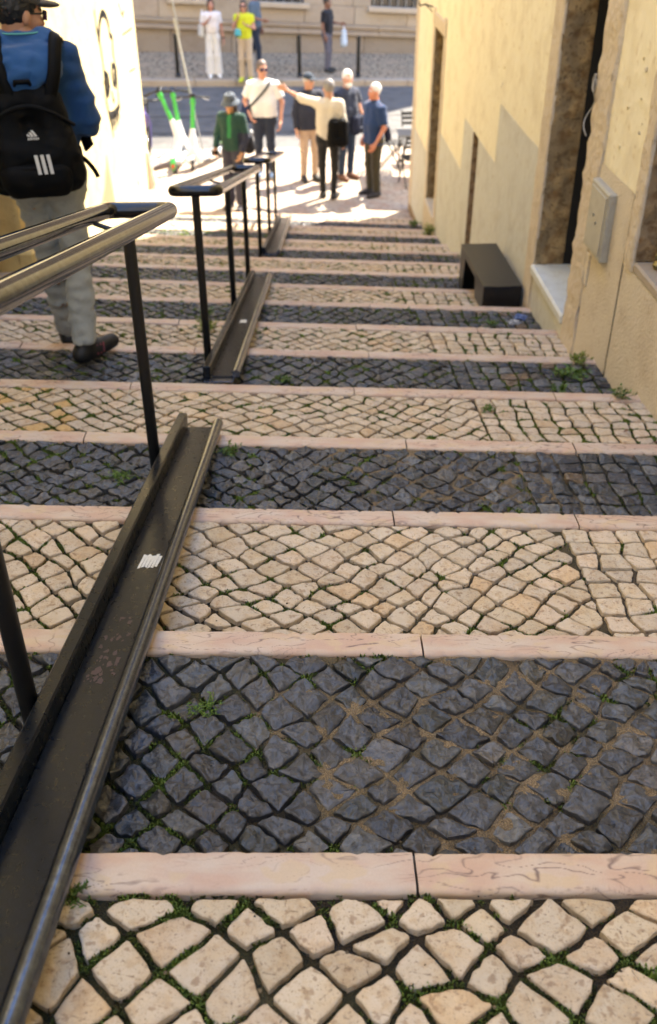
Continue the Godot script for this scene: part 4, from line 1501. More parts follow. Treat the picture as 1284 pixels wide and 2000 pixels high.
func build_far_buildings() -> void:
	# a long stone facade beyond the street; its courses follow the fall of the street
	var root := thing("stone_facade_building", Transform3D.IDENTITY, "old stone building with ashlar blocks and barred windows across the street", "building")
	var turn := Basis(Vector3.UP, STREET_TURN)
	var body := MB.new()
	rbox(body, Transform3D(turn, street(-9.5, 8.2, 14.0)), Vector3(42.0, 18.6, 8.0), 0.02)
	part("wall", body, M.plinth, root)
	var tone := func() -> Color:
		var b := rng.randf_range(0.85, 1.12)
		return Color(0.40 * b, 0.325 * b, 0.245 * b)
	# plinth of big rough blocks
	var s := -9.0
	while s < 9.0:
		var l := rng.randf_range(1.5, 2.4)
		var mb := MB.new()
		mb.col = Color(0.29, 0.235, 0.18) * rng.randf_range(0.88, 1.12)
		mb.col.a = 1.0
		block(mb, s + 0.006, s + l - 0.006, -0.1, 0.53, 9.72, 0.3)
		part("plinth_block", mb, M.ashlar, root)
		s += l
	# two mouldings
	for q in [[0.54, 0.64, 9.62], [0.645, 0.70, 9.68], [0.705, 0.79, 9.64]]:
		s = -9.0
		while s < 9.0:
			var mb := MB.new()
			mb.col = Color(0.36, 0.285, 0.21) * rng.randf_range(0.9, 1.1)
			mb.col.a = 1.0
			block(mb, s + 0.003, s + 2.25 - 0.003, q[0], q[1], q[2], 0.4)
			part("moulding", mb, M.ashlar, root)
			s += 2.25
	# ashlar courses with window openings
	var openings := [[-1.05, -0.22, 1.27, 2.7], [1.12, 2.45, 1.27, 2.7], [4.3, 5.6, 1.27, 2.7], [-4.0, -2.7, 1.27, 2.7]]
	var rows := [[0.795, 1.24], [1.245, 1.72], [1.725, 2.20], [2.205, 2.70], [2.705, 3.2]]
	for ri in rows.size():
		s = -9.0 + ri * 0.5
		while s < 9.0:
			var l := rng.randf_range(1.0, 1.7)
			var a := s
			var b := s + l
			for o: Array in openings:
				if rows[ri][1] > o[2] and rows[ri][0] < o[3]:
					if a >= o[0] - 0.02 and b <= o[1] + 0.02: b = a
					elif a < o[0] and b > o[0]: b = o[0]
					elif a < o[1] and b > o[1]: a = o[1]
			if b - a > 0.12:
				var mb := MB.new()
				mb.col = tone.call()
				block(mb, a + 0.006, b - 0.006, rows[ri][0], rows[ri][1], 9.74, 0.25)
				part("stone_block", mb, M.ashlar, root)
			s += l
	for o: Array in openings:
		var fr := MB.new()
		fr.col = Color(0.46, 0.38, 0.29)
		block(fr, o[0] - 0.12, o[1] + 0.12, 1.14, 1.262, 9.60, 0.3)
		var sill := part("window_sill", fr, M.ashlar, root)
		var g := MB.new()
		block(g, o[0], o[1], 1.25, 2.72, 9.86, 0.03)
		var win := part("window", g, M.glass_dark, root)
		var nb := 6
		for i in nb:
			var bar_mb := MB.new()
			var sx: float = lerpf(o[0] + 0.08, o[1] - 0.08, float(i) / (nb - 1))
			bar(bar_mb, far_pt(sx, 1.27, 9.80), far_pt(sx, 2.70, 9.80), 0.022, 0.022, 0.003)
			part("window_bar", bar_mb, M.pole_grey, win)
	# upper storeys: simple window bays above the picture
	for f in 4:
		for i in 9:
			var g := MB.new()
			block(g, -12.0 + i * 2.3, -11.0 + i * 2.3, 4.2 + f * 3.4, 6.2 + f * 3.4, 9.98, 0.05)
			part("upper_window", g, M.glass_dark, root)
	# the lower neighbour further right lets the sun onto the street
	var n2 := thing("low_neighbour_building", Transform3D.IDENTITY, "lower building right of the stone facade, beyond the house corner", "building")
	var b2 := MB.new()
	rbox(b2, Transform3D(turn, street(23.6, 4.6, 14.0)), Vector3(24.0, 12.0, 8.0), 0.02)
	part("wall", b2, M.plaster, n2)
	for f in 3:
		for i in 5:
			var g := MB.new()
			block(g, 13.0 + i * 2.3, 14.1 + i * 2.3, 1.4 + f * 3.2, 3.1 + f * 3.2, 9.98, 0.05)
			part("window", g, M.glass_dark, n2)

func block(mb: MB, s0: float, s1: float, y0: float, y1: float, t: float, d: float) -> void:
	# a bevelled block of the far facade, its face at t and d deep
	var a := far_pt(s0, (y0 + y1) * 0.5, t + d * 0.5)
	var b := far_pt(s1, (y0 + y1) * 0.5, t + d * 0.5)
	bar(mb, a, b, d, y1 - y0, 0.012)

# ------------------------------------------------------------------ ramps and handrails

func ramp_x(z: float) -> float:
	return -0.41 + 0.0265 * (-z - 4.5)

func ramp_point(z: float, za: float, zb: float) -> Vector3:
	# straight bar laid over the nosings between za and zb
	var a := Vector3(ramp_x(za), slope_y(ramp_x(za), za), za)
	var b := Vector3(ramp_x(zb), slope_y(ramp_x(zb), zb), zb)
	return a.lerp(b, (z - za) / (zb - za))

func build_ramps() -> void:
	var specs := [[0.75, -3.60, "near dark steel wheel channel with scraped white sticker, at bottom left", false],
		[-4.50, -7.92, "middle dark steel wheel channel with small white sticker, beside second handrail", true],
		[-9.55, -13.50, "far short-looking steel wheel channel ending at the sunny square", true]]
	for si in specs.size():
		var sp: Array = specs[si]
		var za: float = sp[0]
		var zb: float = sp[1]
		var a := ramp_point(za, za, zb)
		var b := ramp_point(zb, za, zb)
		var dir := (b - a).normalized()
		var side := dir.cross(Vector3.UP).normalized()        # to the right going down
		var up := side.cross(dir).normalized()
		var root := thing("wheel_channel", xf(a), sp[2], "bicycle ramp", "steel wheel channels on the stairs")
		var L := a.distance_to(b)
		var o := Transform3D(Basis(side, up, -dir), Vector3.ZERO)
		var bt := func(cx: float, cy: float, l0: float, l1: float) -> Transform3D:
			return Transform3D(o.basis, o * Vector3(cx, cy, -(l0 + l1) * 0.5))
		# base plate
		var pl := MB.new()
		rbox(pl, bt.call(0.006, 0.012, 0.0, L), Vector3(0.118, 0.008, L), 0.002)
		part("base_plate", pl, M.ramp, root)
		# tall box rail on the left, a little longer
		var lr := MB.new()
		rbox(lr, bt.call(-0.072, 0.038, -0.01, L + 0.03), Vector3(0.038, 0.064, L + 0.04), 0.005)
		part("side_rail", lr, M.ramp, root)
		# round pipe on the right, on a weld seam
		var pp := MB.new()
		var pts := PackedVector3Array()
		for i in 13: pts.append(o * Vector3(0.079 + 0.0006 * sin(i * 1.9), 0.028, -lerpf(0.0, L + 0.015, i / 12.0)))
		tube(pp, pts, 0.021, 20)
		part("pipe", pp, M.ramp_pipe, root)
		var wd := MB.new()
		var wp := PackedVector3Array()
		var wr := PackedFloat32Array()
		var k := int(L / 0.02)
		for i in k + 1:
			wp.append(o * Vector3(0.0585 + 0.0012 * noise.get_noise_1d(i * 2.1), 0.017, -L * i / k))
			wr.append(0.0035 + 0.0018 * noise.get_noise_1d(i * 3.7))
		tube(wd, wp, wr, 6)
		part("weld_seam", wd, M.post, root)
		if si == 0:
			# weld blobs joining pipe and plate
			for q: float in [1.35, 2.1, 2.62, 3.2]:
				var wb := MB.new()
				sdf(wb, [ell(Vector3.ZERO, Vector3(0.011, 0.007, 0.022))], 0.004, [], Transform3D(o.basis, o * Vector3(0.066, 0.033, -q)), null, 0.002, 60.0)
				part("weld_bead", wb, M.ramp_pipe, root)
		if sp[3]:
			# tongue plate lying on the step edge in front
			var tg := MB.new()
			rbox(tg, bt.call(-0.005, 0.007, -0.09, 0.0), Vector3(0.15, 0.005, 0.09), 0.001)
			part("tongue_plate", tg, M.ramp_pipe, root)
		# stickers and marks
		if si < 2:
			var l0: float = 3.10 if si == 0 else 1.50
			if si == 0:
				var st := MB.new()
				for i in 6:
					var x := -0.020 + i * 0.0095
					var poly := PackedVector2Array([Vector2(x, -0.055 + 0.008 * (i % 3)), Vector2(x + 0.0075, -0.050 + 0.006 * (i % 2)), Vector2(x + 0.0095 + 0.004, 0.038 + 0.01 * sin(i * 2.0)), Vector2(x + 0.004, 0.045 - 0.012 * (i % 2))])
					prism(st, poly, Transform3D(Basis(side, dir, up), o * Vector3(0.006, 0.0162, -l0)), 0.0006)
				part("sticker", st, M.sticker, root)
				var r := RandomNumberGenerator.new()
				r.seed = 8
				for i in 40:
					var pm := MB.new()
					var poly := PackedVector2Array()
					var c := Vector2(r.randf_range(-0.035, 0.03), r.randf_range(-0.17, 0.15))
					var ra := r.randf_range(0.002, 0.009)
					for j in 9: poly.append(c + Vector2(cos(TAU * j / 9), sin(TAU * j / 9) * 2.0) * ra * r.randf_range(0.25, 1.3))
					prism(pm, poly, Transform3D(Basis(side, dir, up), o * Vector3(0.006, 0.0161 + i * 0.00001, -2.60)), 0.0003)
					part("paint_fleck", pm, M.pink_mark, root)
			else:
				var st := MB.new()
				prism(st, PackedVector2Array([Vector2(-0.022, -0.05), Vector2(0.026, -0.045), Vector2(0.023, 0.045), Vector2(-0.018, 0.05)]), Transform3D(Basis(side, dir, up), o * Vector3(0.0, 0.0162, -l0)), 0.0006)
				part("sticker", st, M.sticker, root)

func rail_y(z: float) -> float:
	return 3.47 + 0.2285 * (z + 3.4)

func build_handrails() -> void:
	var specs := [[0.9, -3.42, [0.2, -1.52, -3.18], "near polished steel handrail loop on black posts, at left edge", true, 0.0],
		[-4.94, -8.25, [-4.965, -6.63, -8.04], "middle steel handrail loop standing beside the second wheel channel", false, -0.02],
		[-9.74, -13.45, [-9.76, -11.58, -13.25], "far steel handrail loop reaching down to the sunny square", false, -0.0]]
	for si in specs.size():
		var sp: Array = specs[si]
		var za: float = sp[0]
		var zb: float = sp[1]
		var px := func(z: float) -> float: return ramp_x(z) - 0.118
		var c0 := Vector3(px.call((sp[2] as Array)[1]), 0, (sp[2] as Array)[1])
		var root := thing("handrail", xf(Vector3(c0.x, ground_y(c0.x, c0.z), c0.z)), sp[3], "handrail", "handrails along the stairs")
		var inv: Transform3D = root.transform.affine_inverse()
		var hw := 0.113
		var P := func(z: float, dx: float) -> Vector3: return inv * Vector3(px.call(z) + dx, rail_y(z) + sp[5], z)
		var r := 0.027
		# two polished side pipes, joined at the ends by black painted bends with rounded corners
		var cr := 0.05
		var A: Vector3 = P.call(za, -hw); var B: Vector3 = P.call(zb, -hw); var C: Vector3 = P.call(zb, hw); var D: Vector3 = P.call(za, hw)
		var along := (B - A).normalized()
		for q: Array in [[A, B], [D, C]]:
			var rail := MB.new()
			var e0: Vector3 = (q[0] as Vector3) + along * cr
			var e1: Vector3 = (q[1] as Vector3) - along * cr
			tube(rail, PackedVector3Array([e0, e0.lerp(e1, 0.33), e0.lerp(e1, 0.66), e1]), r, 24)
			part("rail", rail, M.rail, root)
		for q: Array in [[A, D, along], [B, C, -along]]:
			var c0b: Vector3 = q[0]
			var c1b: Vector3 = q[1]
			var inw: Vector3 = q[2]
			var acr := (c1b - c0b).normalized()
			var bend := PackedVector3Array()
			for i in 7:
				var t := i / 6.0
				bend.append((c0b + inw * (cr + 0.004)).lerp(c0b, t).lerp(c0b.lerp(c0b + acr * cr, t), t))
			for i in 7:
				var t := i / 6.0
				bend.append((c1b - acr * cr).lerp(c1b, t).lerp(c1b.lerp(c1b + inw * (cr + 0.004), t), t))
			var bm := MB.new()
			tube(bm, bend, r * 1.012, 24)
			part("end_bend", bm, M.bend, root)
		for z: float in sp[2]:
			var foot := Vector3(px.call(z), ground_y(px.call(z), z) - 0.02, z)
			var hd: Vector3 = P.call(z, 0.0)
			var on_end := absf(z - za) < 0.1
			var ptop := hd + Vector3(0, -0.02 if on_end else -0.05, 0)
			var po := MB.new()
			tube(po, PackedVector3Array([inv * foot, (inv * foot).lerp(ptop, 0.5), ptop]), 0.021, 16)
			part("post", po, M.post, root)
			var fl := MB.new()
			lathe(fl, xf(inv * (foot + Vector3(0, 0.012, 0))), PackedVector2Array([Vector2(0.030, 0), Vector2(0.030, 0.008), Vector2(0.022, 0.016)]), 16)
			part("post_collar", fl, M.post, root)
			if not on_end:
				# curved cradle from pipe to pipe over the post head
				var br := MB.new()
				var e0: Vector3 = P.call(z, -hw) + Vector3(0, -0.022, 0)
				var e1: Vector3 = P.call(z, hw) + Vector3(0, -0.022, 0)
				var pts := PackedVector3Array()
				for i in 13:
					var t := i / 12.0
					pts.append(e0.lerp(e1, t) + Vector3(0, -0.030 * sin(PI * t), 0))
				tube(br, pts, 0.008, 8)
				part("cradle", br, M.post, root)

# ------------------------------------------------------------------ black metal step box

func build_step_box() -> void:
	var at := Vector3(1.545, 1.60, -7.47)
	var root := thing("step_box", xf(at, deg_to_rad(1.5)), "black sheet metal step box against the house wall beside the doorway", "metal box")
	var ln := 0.98
	var wd := 0.30
	var ytop := 0.175
	# a folded sheet: flat top, closed near end, skirts down to the steps, open far end
	var t := MB.new()
	rbox(t, xf(Vector3(0, ytop, 0)), Vector3(wd, 0.006, ln), 0.002)
	part("top_plate", t, M.box_black, root)
	var n := MB.new()
	rbox(n, xf(Vector3(0, ytop - 0.098, ln / 2 - 0.004)), Vector3(wd - 0.002, 0.186, 0.006), 0.002)
	part("front_plate", n, M.box_black, root)
	for s: float in [-1.0, 1.0]:
		var m := MB.new()
		var y0: float = ytop - 0.003
		var poly := PackedVector2Array([Vector2(-ln / 2, y0), Vector2(ln / 2 - 0.008, y0), Vector2(ln / 2 - 0.008, -0.015), Vector2(0.18, -0.03), Vector2(0.14, y0 - 0.05), Vector2(-ln / 2 + 0.20, y0 - 0.05), Vector2(-ln / 2 + 0.14, -0.24), Vector2(-ln / 2, -0.25)])
		prism(m, poly, Transform3D(Basis(Vector3(0, 0, 1), Vector3(0, 1, 0), Vector3(-1, 0, 0)), Vector3(s * (wd / 2 - 0.004) + 0.003, 0, 0)), 0.005)
		part("side_plate", m, M.box_black, root)
	var bk := MB.new()
	rbox(bk, xf(Vector3(0, ytop - 0.21, -ln / 2 + 0.004)), Vector3(wd - 0.004, 0.40, 0.006), 0.002)
	part("back_plate", bk, M.box_black, root)

# ------------------------------------------------------------------ street furniture

func build_street_furniture() -> void:
	var px := [-2.72, -1.30, 0.12, 1.55]
	var lab := ["leftmost black bollard, on the far pavement left of the woman in white", "black bollard beside the woman in the yellow top", "black bollard above the man in the navy cap, on the far pavement", "rightmost black bollard, nearest the house corner"]
	for i in 4:
		var s: float = px[i] / cos(STREET_TURN) - 0.05
		var p := street(s, 0.035, 6.62)
		p.x = px[i]
		var root := thing("bollard", xf(p), lab[i], "bollard", "bollards on the far pavement")
		var b := MB.new()
		lathe(b, xf(Vector3.ZERO), PackedVector2Array([Vector2(0.07, -0.02), Vector2(0.07, 0.02), Vector2(0.048, 0.04), Vector2(0.044, 0.80), Vector2(0.050, 0.81), Vector2(0.050, 0.85), Vector2(0.040, 0.875), Vector2(0.0, 0.88)]), 16)
		part("shaft", b, M.black_gloss, root)
		var r := MB.new()
		lathe(r, xf(Vector3(0, 0.70, 0)), PackedVector2Array([Vector2(0.046, 0), Vector2(0.048, 0.005), Vector2(0.048, 0.03), Vector2(0.046, 0.035)]), 16)
		part("ring", r, M.black_gloss, root)
	# leaning slim pole among the scooters
	var foot := Vector3(-1.60, -CS * -1.60, -17.5)
	var root := thing("leaning_pole", xf(foot), "slim pale pole with a yellow band leaning among the scooters", "pole")
	var dir := Vector3(-0.155, 1.0, -0.02).normalized()
	var segs := [[0.0, 0.95, 0.011, M.pole_grey, "lower_tube"], [0.95, 1.08, 0.020, M.pole_yellow, "yellow_band"], [1.08, 1.22, 0.022, M.pole_grey, "collar"], [1.22, 2.25, 0.015, M.pole_white, "upper_tube"], [2.0, 3.4, 0.014, M.pole_grey, "inner_rod"]]
	for s: Array in segs:
		var m := MB.new()
		var off := Vector3(0.03, 0, 0) if s[4] == "inner_rod" else Vector3.ZERO
		tube(m, PackedVector3Array([dir * s[0] + off, dir * s[1] + off]), s[2], 10)
		part(s[4], m, s[3], root)
	var bs := MB.new()
	lathe(bs, xf(Vector3.ZERO), PackedVector2Array([Vector2(0.10, 0), Vector2(0.10, 0.02), Vector2(0.03, 0.05), Vector2(0.012, 0.07)]), 16)
	part("base", bs, M.pole_grey, root)

func torus(mb: MB, t: Transform3D, R: float, r: float, seg := 28, sd := 10) -> void:
	# wheel ring in the yz plane of t
	var pts := PackedVector3Array()
	for i in seg + 1:
		var a := TAU * i / seg
		pts.append(t * Vector3(0, cos(a) * R, sin(a) * R))
	tube(mb, pts, r, sd, false)

func scooter(at: Vector3, yaw: float, lean: float, steer: float, lab: String) -> void:
	# front of the scooter looks towards +z of its own axes
	var root := thing("electric_scooter", Transform3D((Basis(Vector3.BACK, lean) * Basis(Vector3.UP, yaw)).scaled(Vector3.ONE * 1.04), at), lab, "scooter", "green and white electric scooters")
	var dk := MB.new()
	prism(dk, PackedVector2Array([Vector2(-0.075, -0.40), Vector2(-0.085, -0.1), Vector2(-0.085, 0.22), Vector2(-0.04, 0.36), Vector2(0.04, 0.36), Vector2(0.085, 0.22), Vector2(0.085, -0.1), Vector2(0.075, -0.40)]), Transform3D(Basis(Vector3(1, 0, 0), Vector3(0, 0, 1), Vector3(0, 1, 0)), Vector3(0, 0.12, 0)), 0.06)
	var deck := part("deck", dk, M.white_plastic, root)
	var gp := MB.new()
	rbox(gp, xf(Vector3(0, 0.184, -0.05)), Vector3(0.13, 0.008, 0.5), 0.002)
	part("grip_mat", gp, M.pole_grey, deck)
	var neck := MB.new()
	sdf(neck, [cap(Vector3(0, 0.16, 0.30), Vector3(0, 0.30, 0.44), 0.075, 0.07, 0.05), cap(Vector3(0, 0.28, 0.44), Vector3(0, 0.62, 0.385), 0.085, 0.040, 0.05)], 0.015, [], Transform3D.IDENTITY)
	part("neck", neck, M.white_plastic, root)
	var st := Transform3D(Basis(Vector3.UP, steer), Vector3(0, 0, 0.45))
	var stem := MB.new()
	sdf(stem, [cap(Vector3(0, 0.58, 0.392), Vector3(0, 1.02, 0.315), 0.036, 0.030, 0.02), cap(Vector3(0, 1.02, 0.315), Vector3(0, 1.06, 0.308), 0.040, 0.036, 0.03)], 0.012, [], Transform3D.IDENTITY)
	part("stem", stem, M.green_plastic, root)
	var fk := MB.new()
	for s: float in [-1.0, 1.0]:
		bar(fk, st * Vector3(s * 0.045, 0.36, 0.0), st * Vector3(s * 0.045, 0.11, 0.045), 0.02, 0.05, 0.006)
	bar(fk, st * Vector3(-0.055, 0.36, 0.0), st * Vector3(0.055, 0.36, 0.0), 0.05, 0.03, 0.006)
	part("fork", fk, M.white_plastic, root)
	var fd := MB.new()
	var fp := PackedVector3Array()
	for i in 9: fp.append(st * (Vector3(0, 0.11, 0.045) + Vector3(0, cos(-0.9 + i * 0.22), sin(-0.9 + i * 0.22)) * 0.15))
	for i in 8: bar(fd, fp[i], fp[i + 1] + (fp[i + 1] - fp[i]) * 0.15, 0.07, 0.008, 0.002)
	part("mudguard", fd, M.white_plastic, root)
	for w in 2:
		var wc := st * Vector3(0, 0.11, 0.045) if w == 0 else Vector3(0, 0.11, -0.46)
		var wb := Transform3D(st.basis if w == 0 else Basis.IDENTITY, wc)
		var ty := MB.new()
		torus(ty, wb, 0.088, 0.024)
		var wheel := part("wheel", ty, M.rubber, root)
		var hb := MB.new()
		lathe(hb, Transform3D(wb.basis * Basis(Vector3(0, 0, 1), PI / 2), wc), PackedVector2Array([Vector2(0, -0.03), Vector2(0.03, -0.03), Vector2(0.075, -0.015), Vector2(0.075, 0.015), Vector2(0.03, 0.03), Vector2(0, 0.03)]), 16)
		part("hub", hb, M.silver, wheel)
	var rf := MB.new()
	for i in 7:
		var a := -0.2 - i * 0.22
		var b := a - 0.24
		bar(rf, Vector3(0, 0.11, -0.46) + Vector3(0, cos(a), sin(a)) * 0.135, Vector3(0, 0.11, -0.46) + Vector3(0, cos(b), sin(b)) * 0.135, 0.08, 0.010, 0.002)
	part("mudguard", rf, M.green_plastic, root)
	var rl := MB.new()
	rbox(rl, xf(Vector3(0, 0.15, -0.60)), Vector3(0.05, 0.06, 0.02), 0.006)
	part("rear_light", rl, M.red_lamp, root)
	var hbm := MB.new()
	var hp := PackedVector3Array()
	for i in 11:
		var t := -1.0 + i * 0.2
		hp.append(Vector3(0, 1.075, 0.305) + Basis(Vector3.UP, steer) * Vector3(t * 0.26, 0.035 * (1.0 - t * t) - 0.01, -0.05 * t * t))
	tube(hbm, hp, 0.014, 10)
	var hbar := part("handlebar", hbm, M.black, root)
	for s: float in [-1.0, 1.0]:
		var g := MB.new()
		var e := hp[0] if s < 0 else hp[10]
		var f := hp[2] if s < 0 else hp[8]
		tube(g, PackedVector3Array([e, f]), 0.020, 10)
		part("grip", g, M.rubber, hbar)
		var lv := MB.new()
		tube(lv, PackedVector3Array([f + Vector3(0, 0, 0.01), f.lerp(e, 0.5) + Basis(Vector3.UP, steer) * Vector3(0, -0.02, 0.05), e + Basis(Vector3.UP, steer) * Vector3(0, -0.015, 0.06)]), 0.006, 6)
		part("brake_lever", lv, M.silver, hbar)
	var ds := MB.new()
	rbox(ds, xf(Vector3(0, 1.115, 0.315), steer, deg_to_rad(-25)), Vector3(0.09, 0.03, 0.12), 0.01)
	part("display", ds, M.black_gloss, root)
	var ks := MB.new()
	bar(ks, Vector3(-0.07, 0.13, 0.05), Vector3(-0.15, 0.0, 0.0), 0.016, 0.016, 0.003)
	part("kickstand", ks, M.black, root)

func build_scooters() -> void:
	var g := func(x: float, z: float) -> Vector3: return Vector3(x, -CS * x, z)
	scooter(g.call(-2.20, -16.95), deg_to_rad(140), deg_to_rad(13), 0.3, "leaning green and white scooter next to the sunlit house corner")
	scooter(g.call(-1.98, -17.05), deg_to_rad(176), deg_to_rad(5), 0.2, "middle green and white scooter of the three")
	scooter(g.call(-1.54, -17.25), deg_to_rad(-26), deg_to_rad(0), 0.45, "green and white scooter with its front wheel towards the stairs, beside the leaning pole")
	# a purple bicycle half hidden by the house corner
	var at: Vector3 = g.call(-2.62, -17.4)
	var root := thing("bicycle", xf(at, deg_to_rad(12), 0, deg_to_rad(-6)), "purple bicycle half hidden behind the sunlit house corner", "bicycle")
	for z: float in [0.5, -0.5]:
		var m := MB.new()
		torus(m, xf(Vector3(0, 0.32, z)), 0.30, 0.020, 32, 8)
		var w := part("wheel", m, M.rubber, root)
		var sp := MB.new()
		for i in 9:
			var a := PI * i / 9.0
			tube(sp, PackedVector3Array([Vector3(0, 0.32 + cos(a) * 0.3, z + sin(a) * 0.3), Vector3(0, 0.32 - cos(a) * 0.3, z - sin(a) * 0.3)]), 0.003, 5)
		part("spokes", sp, M.silver, w)
	var fr := MB.new()
	for q: Array in [[Vector3(0, 0.32, -0.5), Vector3(0, 0.30, -0.08)], [Vector3(0, 0.30, -0.08), Vector3(0, 0.78, 0.32)], [Vector3(0, 0.30, -0.08), Vector3(0, 0.80, -0.22)], [Vector3(0, 0.72, -0.2), Vector3(0, 0.76, 0.33)], [Vector3(0, 0.32, -0.5), Vector3(0, 0.72, -0.2)]]:
		tube(fr, PackedVector3Array([q[0], q[1]]), 0.022, 10)
	part("frame", fr, M.purple, root)
	var fo := MB.new()
	for s: float in [-1.0, 1.0]:
		tube(fo, PackedVector3Array([Vector3(0, 0.80, 0.32), Vector3(s * 0.05, 0.66, 0.37), Vector3(s * 0.05, 0.32, 0.5)]), 0.016, 8)
	part("fork", fo, M.purple, root)
	var hb := MB.new()
	tube(hb, PackedVector3Array([Vector3(0, 0.80, 0.32), Vector3(0, 1.0, 0.26)]), 0.016, 8)
	tube(hb, PackedVector3Array([Vector3(-0.28, 1.02, 0.14), Vector3(-0.12, 1.01, 0.27), Vector3(0.12, 1.01, 0.27), Vector3(0.28, 1.02, 0.14)]), 0.014, 8)
	part("handlebar", hb, M.black, root)
	var sd := MB.new()
	sdf(sd, [cap(Vector3(0, 0.88, -0.34), Vector3(0, 0.88, -0.12), 0.07, 0.025, 0.03)], 0.015, [[Vector3(0, 0.86, 0), Vector3(0, -1, 0)]], Transform3D.IDENTITY)
	part("saddle", sd, M.black, root)

# ------------------------------------------------------------------ café furniture by the house corner

func folding_chair(at: Vector3, yaw: float, lab: String) -> void:
	var root := thing("folding_chair", xf(at, yaw), lab, "chair", "black folding chairs of the cafe")
	for s: float in [-1.0, 1.0]:
		var m := MB.new()
		bar(m, Vector3(s * 0.20, 0.0, 0.20), Vector3(s * 0.20, 0.86, -0.24), 0.018, 0.024, 0.003)
		part("leg", m, M.black, root)
		var m2 := MB.new()
		bar(m2, Vector3(s * 0.175, 0.0, -0.22), Vector3(s * 0.175, 0.46, 0.20), 0.018, 0.024, 0.003)
		part("leg", m2, M.black, root)
	for i in 6:
		var m := MB.new()
		rbox(m, xf(Vector3(0, 0.455, -0.15 + i * 0.068)), Vector3(0.38, 0.012, 0.05), 0.003)
		part("seat_slat", m, M.black, root)
	for i in 3:
		var m := MB.new()
		rbox(m, xf(Vector3(0, 0.66 + i * 0.075, -0.137 - i * 0.038), 0.0, deg_to_rad(-27)), Vector3(0.40, 0.05, 0.012), 0.003)
		part("back_slat", m, M.black, root)

func build_cafe() -> void:
	var g := func(x: float, z: float) -> Vector3: return Vector3(x, -CS * x, z)
	var root := thing("cafe_table", xf(g.call(2.02, -17.0)), "dark square cafe table beside the house corner on the square", "table")
	var tp := MB.new()
	rbox(tp, xf(Vector3(0, 0.71, 0)), Vector3(0.60, 0.022, 0.60), 0.005)
	part("table_top", tp, M.table_top, root)
	for s: float in [-1.0, 1.0]:
		for q: float in [-1.0, 1.0]:
			var m := MB.new()
			bar(m, Vector3(s * 0.26, 0.0, q * 0.24), Vector3(s * 0.26, 0.70, -q * 0.22), 0.018, 0.022, 0.003)
			part("leg", m, M.black, root)
	folding_chair(g.call(1.66, -17.35), deg_to_rad(80), "black folding chair left of the cafe table, behind the man in the blue shirt")
	folding_chair(g.call(1.95, -16.35), deg_to_rad(190), "black folding chair in front of the cafe table, by the house corner")
	folding_chair(g.call(2.1, -17.8), deg_to_rad(5), "black folding chair behind the cafe table")
	# parasol out of the frame behind the corner: its shade falls on the foot of the stairs
	var pr := thing("parasol", xf(g.call(3.45, -17.25)), "square cream parasol behind the house corner, shading the foot of the stairs", "parasol")
	var po := MB.new()
	tube(po, PackedVector3Array([Vector3.ZERO, Vector3(0, 2.95, 0)]), 0.025, 12)
	part("pole", po, M.pole_grey, pr)
	var cn := MB.new()
	var hw := 1.2
	var apex := Vector3(0, 3.0, 0)
	var cs4 := [Vector3(-hw, 2.5, -hw * 0.75), Vector3(hw, 2.5, -hw * 0.75), Vector3(hw, 2.5, hw * 0.75), Vector3(-hw, 2.5, hw * 0.75)]
	for i in 4:
		var a: Vector3 = cs4[i]
		var b: Vector3 = cs4[(i + 1) % 4]
		var n := (a + b).normalized() * 0.3 + Vector3.UP
		cn.tri(apex, a, b, n.normalized())
		cn.quad(a, b, b + Vector3(0, -0.16, 0), a + Vector3(0, -0.16, 0), ((a + b) * Vector3(1, 0, 1)).normalized())
	part("canopy", cn, M.canvas, pr)
	for i in 4:
		var m := MB.new()
		tube(m, PackedVector3Array([apex - Vector3(0, 0.04, 0), (cs4[i] as Vector3) - Vector3(0, 0.03, 0)]), 0.01, 6)
		part("rib", m, M.pole_grey, pr)
	var ft := MB.new()
	rbox(ft, xf(Vector3(0, 0.05, 0)), Vector3(0.5, 0.1, 0.5), 0.02)
	part("base", ft, M.black, pr)

# ------------------------------------------------------------------ people
# A figure is laid out as joints for a height of 1.75 m, facing +z of its own axes, its left side at +x.

func joints() -> Dictionary:
	return {"pelvis": Vector3(0, 0.95, 0), "chest": Vector3(0, 1.30, 0), "neck": Vector3(0, 1.475, -0.012), "head": Vector3(0, 1.622, 0.012),
		"sl": Vector3(0.175, 1.415, -0.01), "el": Vector3(0.235, 1.135, -0.03), "wl": Vector3(0.245, 0.885, 0.04),
		"sr": Vector3(-0.175, 1.415, -0.01), "er": Vector3(-0.235, 1.135, -0.03), "wr": Vector3(-0.245, 0.885, 0.04),
		"hl": Vector3(0.088, 0.92, 0), "kl": Vector3(0.10, 0.50, 0.015), "al": Vector3(0.105, 0.085, -0.02), "tl": Vector3(0.125, 0.03, 0.16),
		"hr": Vector3(-0.088, 0.92, 0), "kr": Vector3(-0.10, 0.50, 0.015), "ar": Vector3(-0.105, 0.085, -0.02), "tr": Vector3(-0.125, 0.03, 0.16)}

func skin_fn(base: Color) -> Callable:
	return func(_p: Vector3) -> Color: return base

func face_fn(base: Color, brow: Color) -> Callable:
	return func(p: Vector3) -> Color:
		var ax := absf(p.x)
		if p.z > 0.06:
			if ax > 0.014 and ax < 0.046 and absf(p.y - 0.004) < 0.008: return Color(0.03, 0.02, 0.018) if absf(ax - 0.030) < 0.008 else Color(0.5, 0.45, 0.42)
			if ax > 0.010 and ax < 0.052 and absf(p.y - 0.027) < 0.006: return brow
			if ax < 0.026 and absf(p.y + 0.066) < 0.007: return Color(0.36, 0.14, 0.11)
		return base

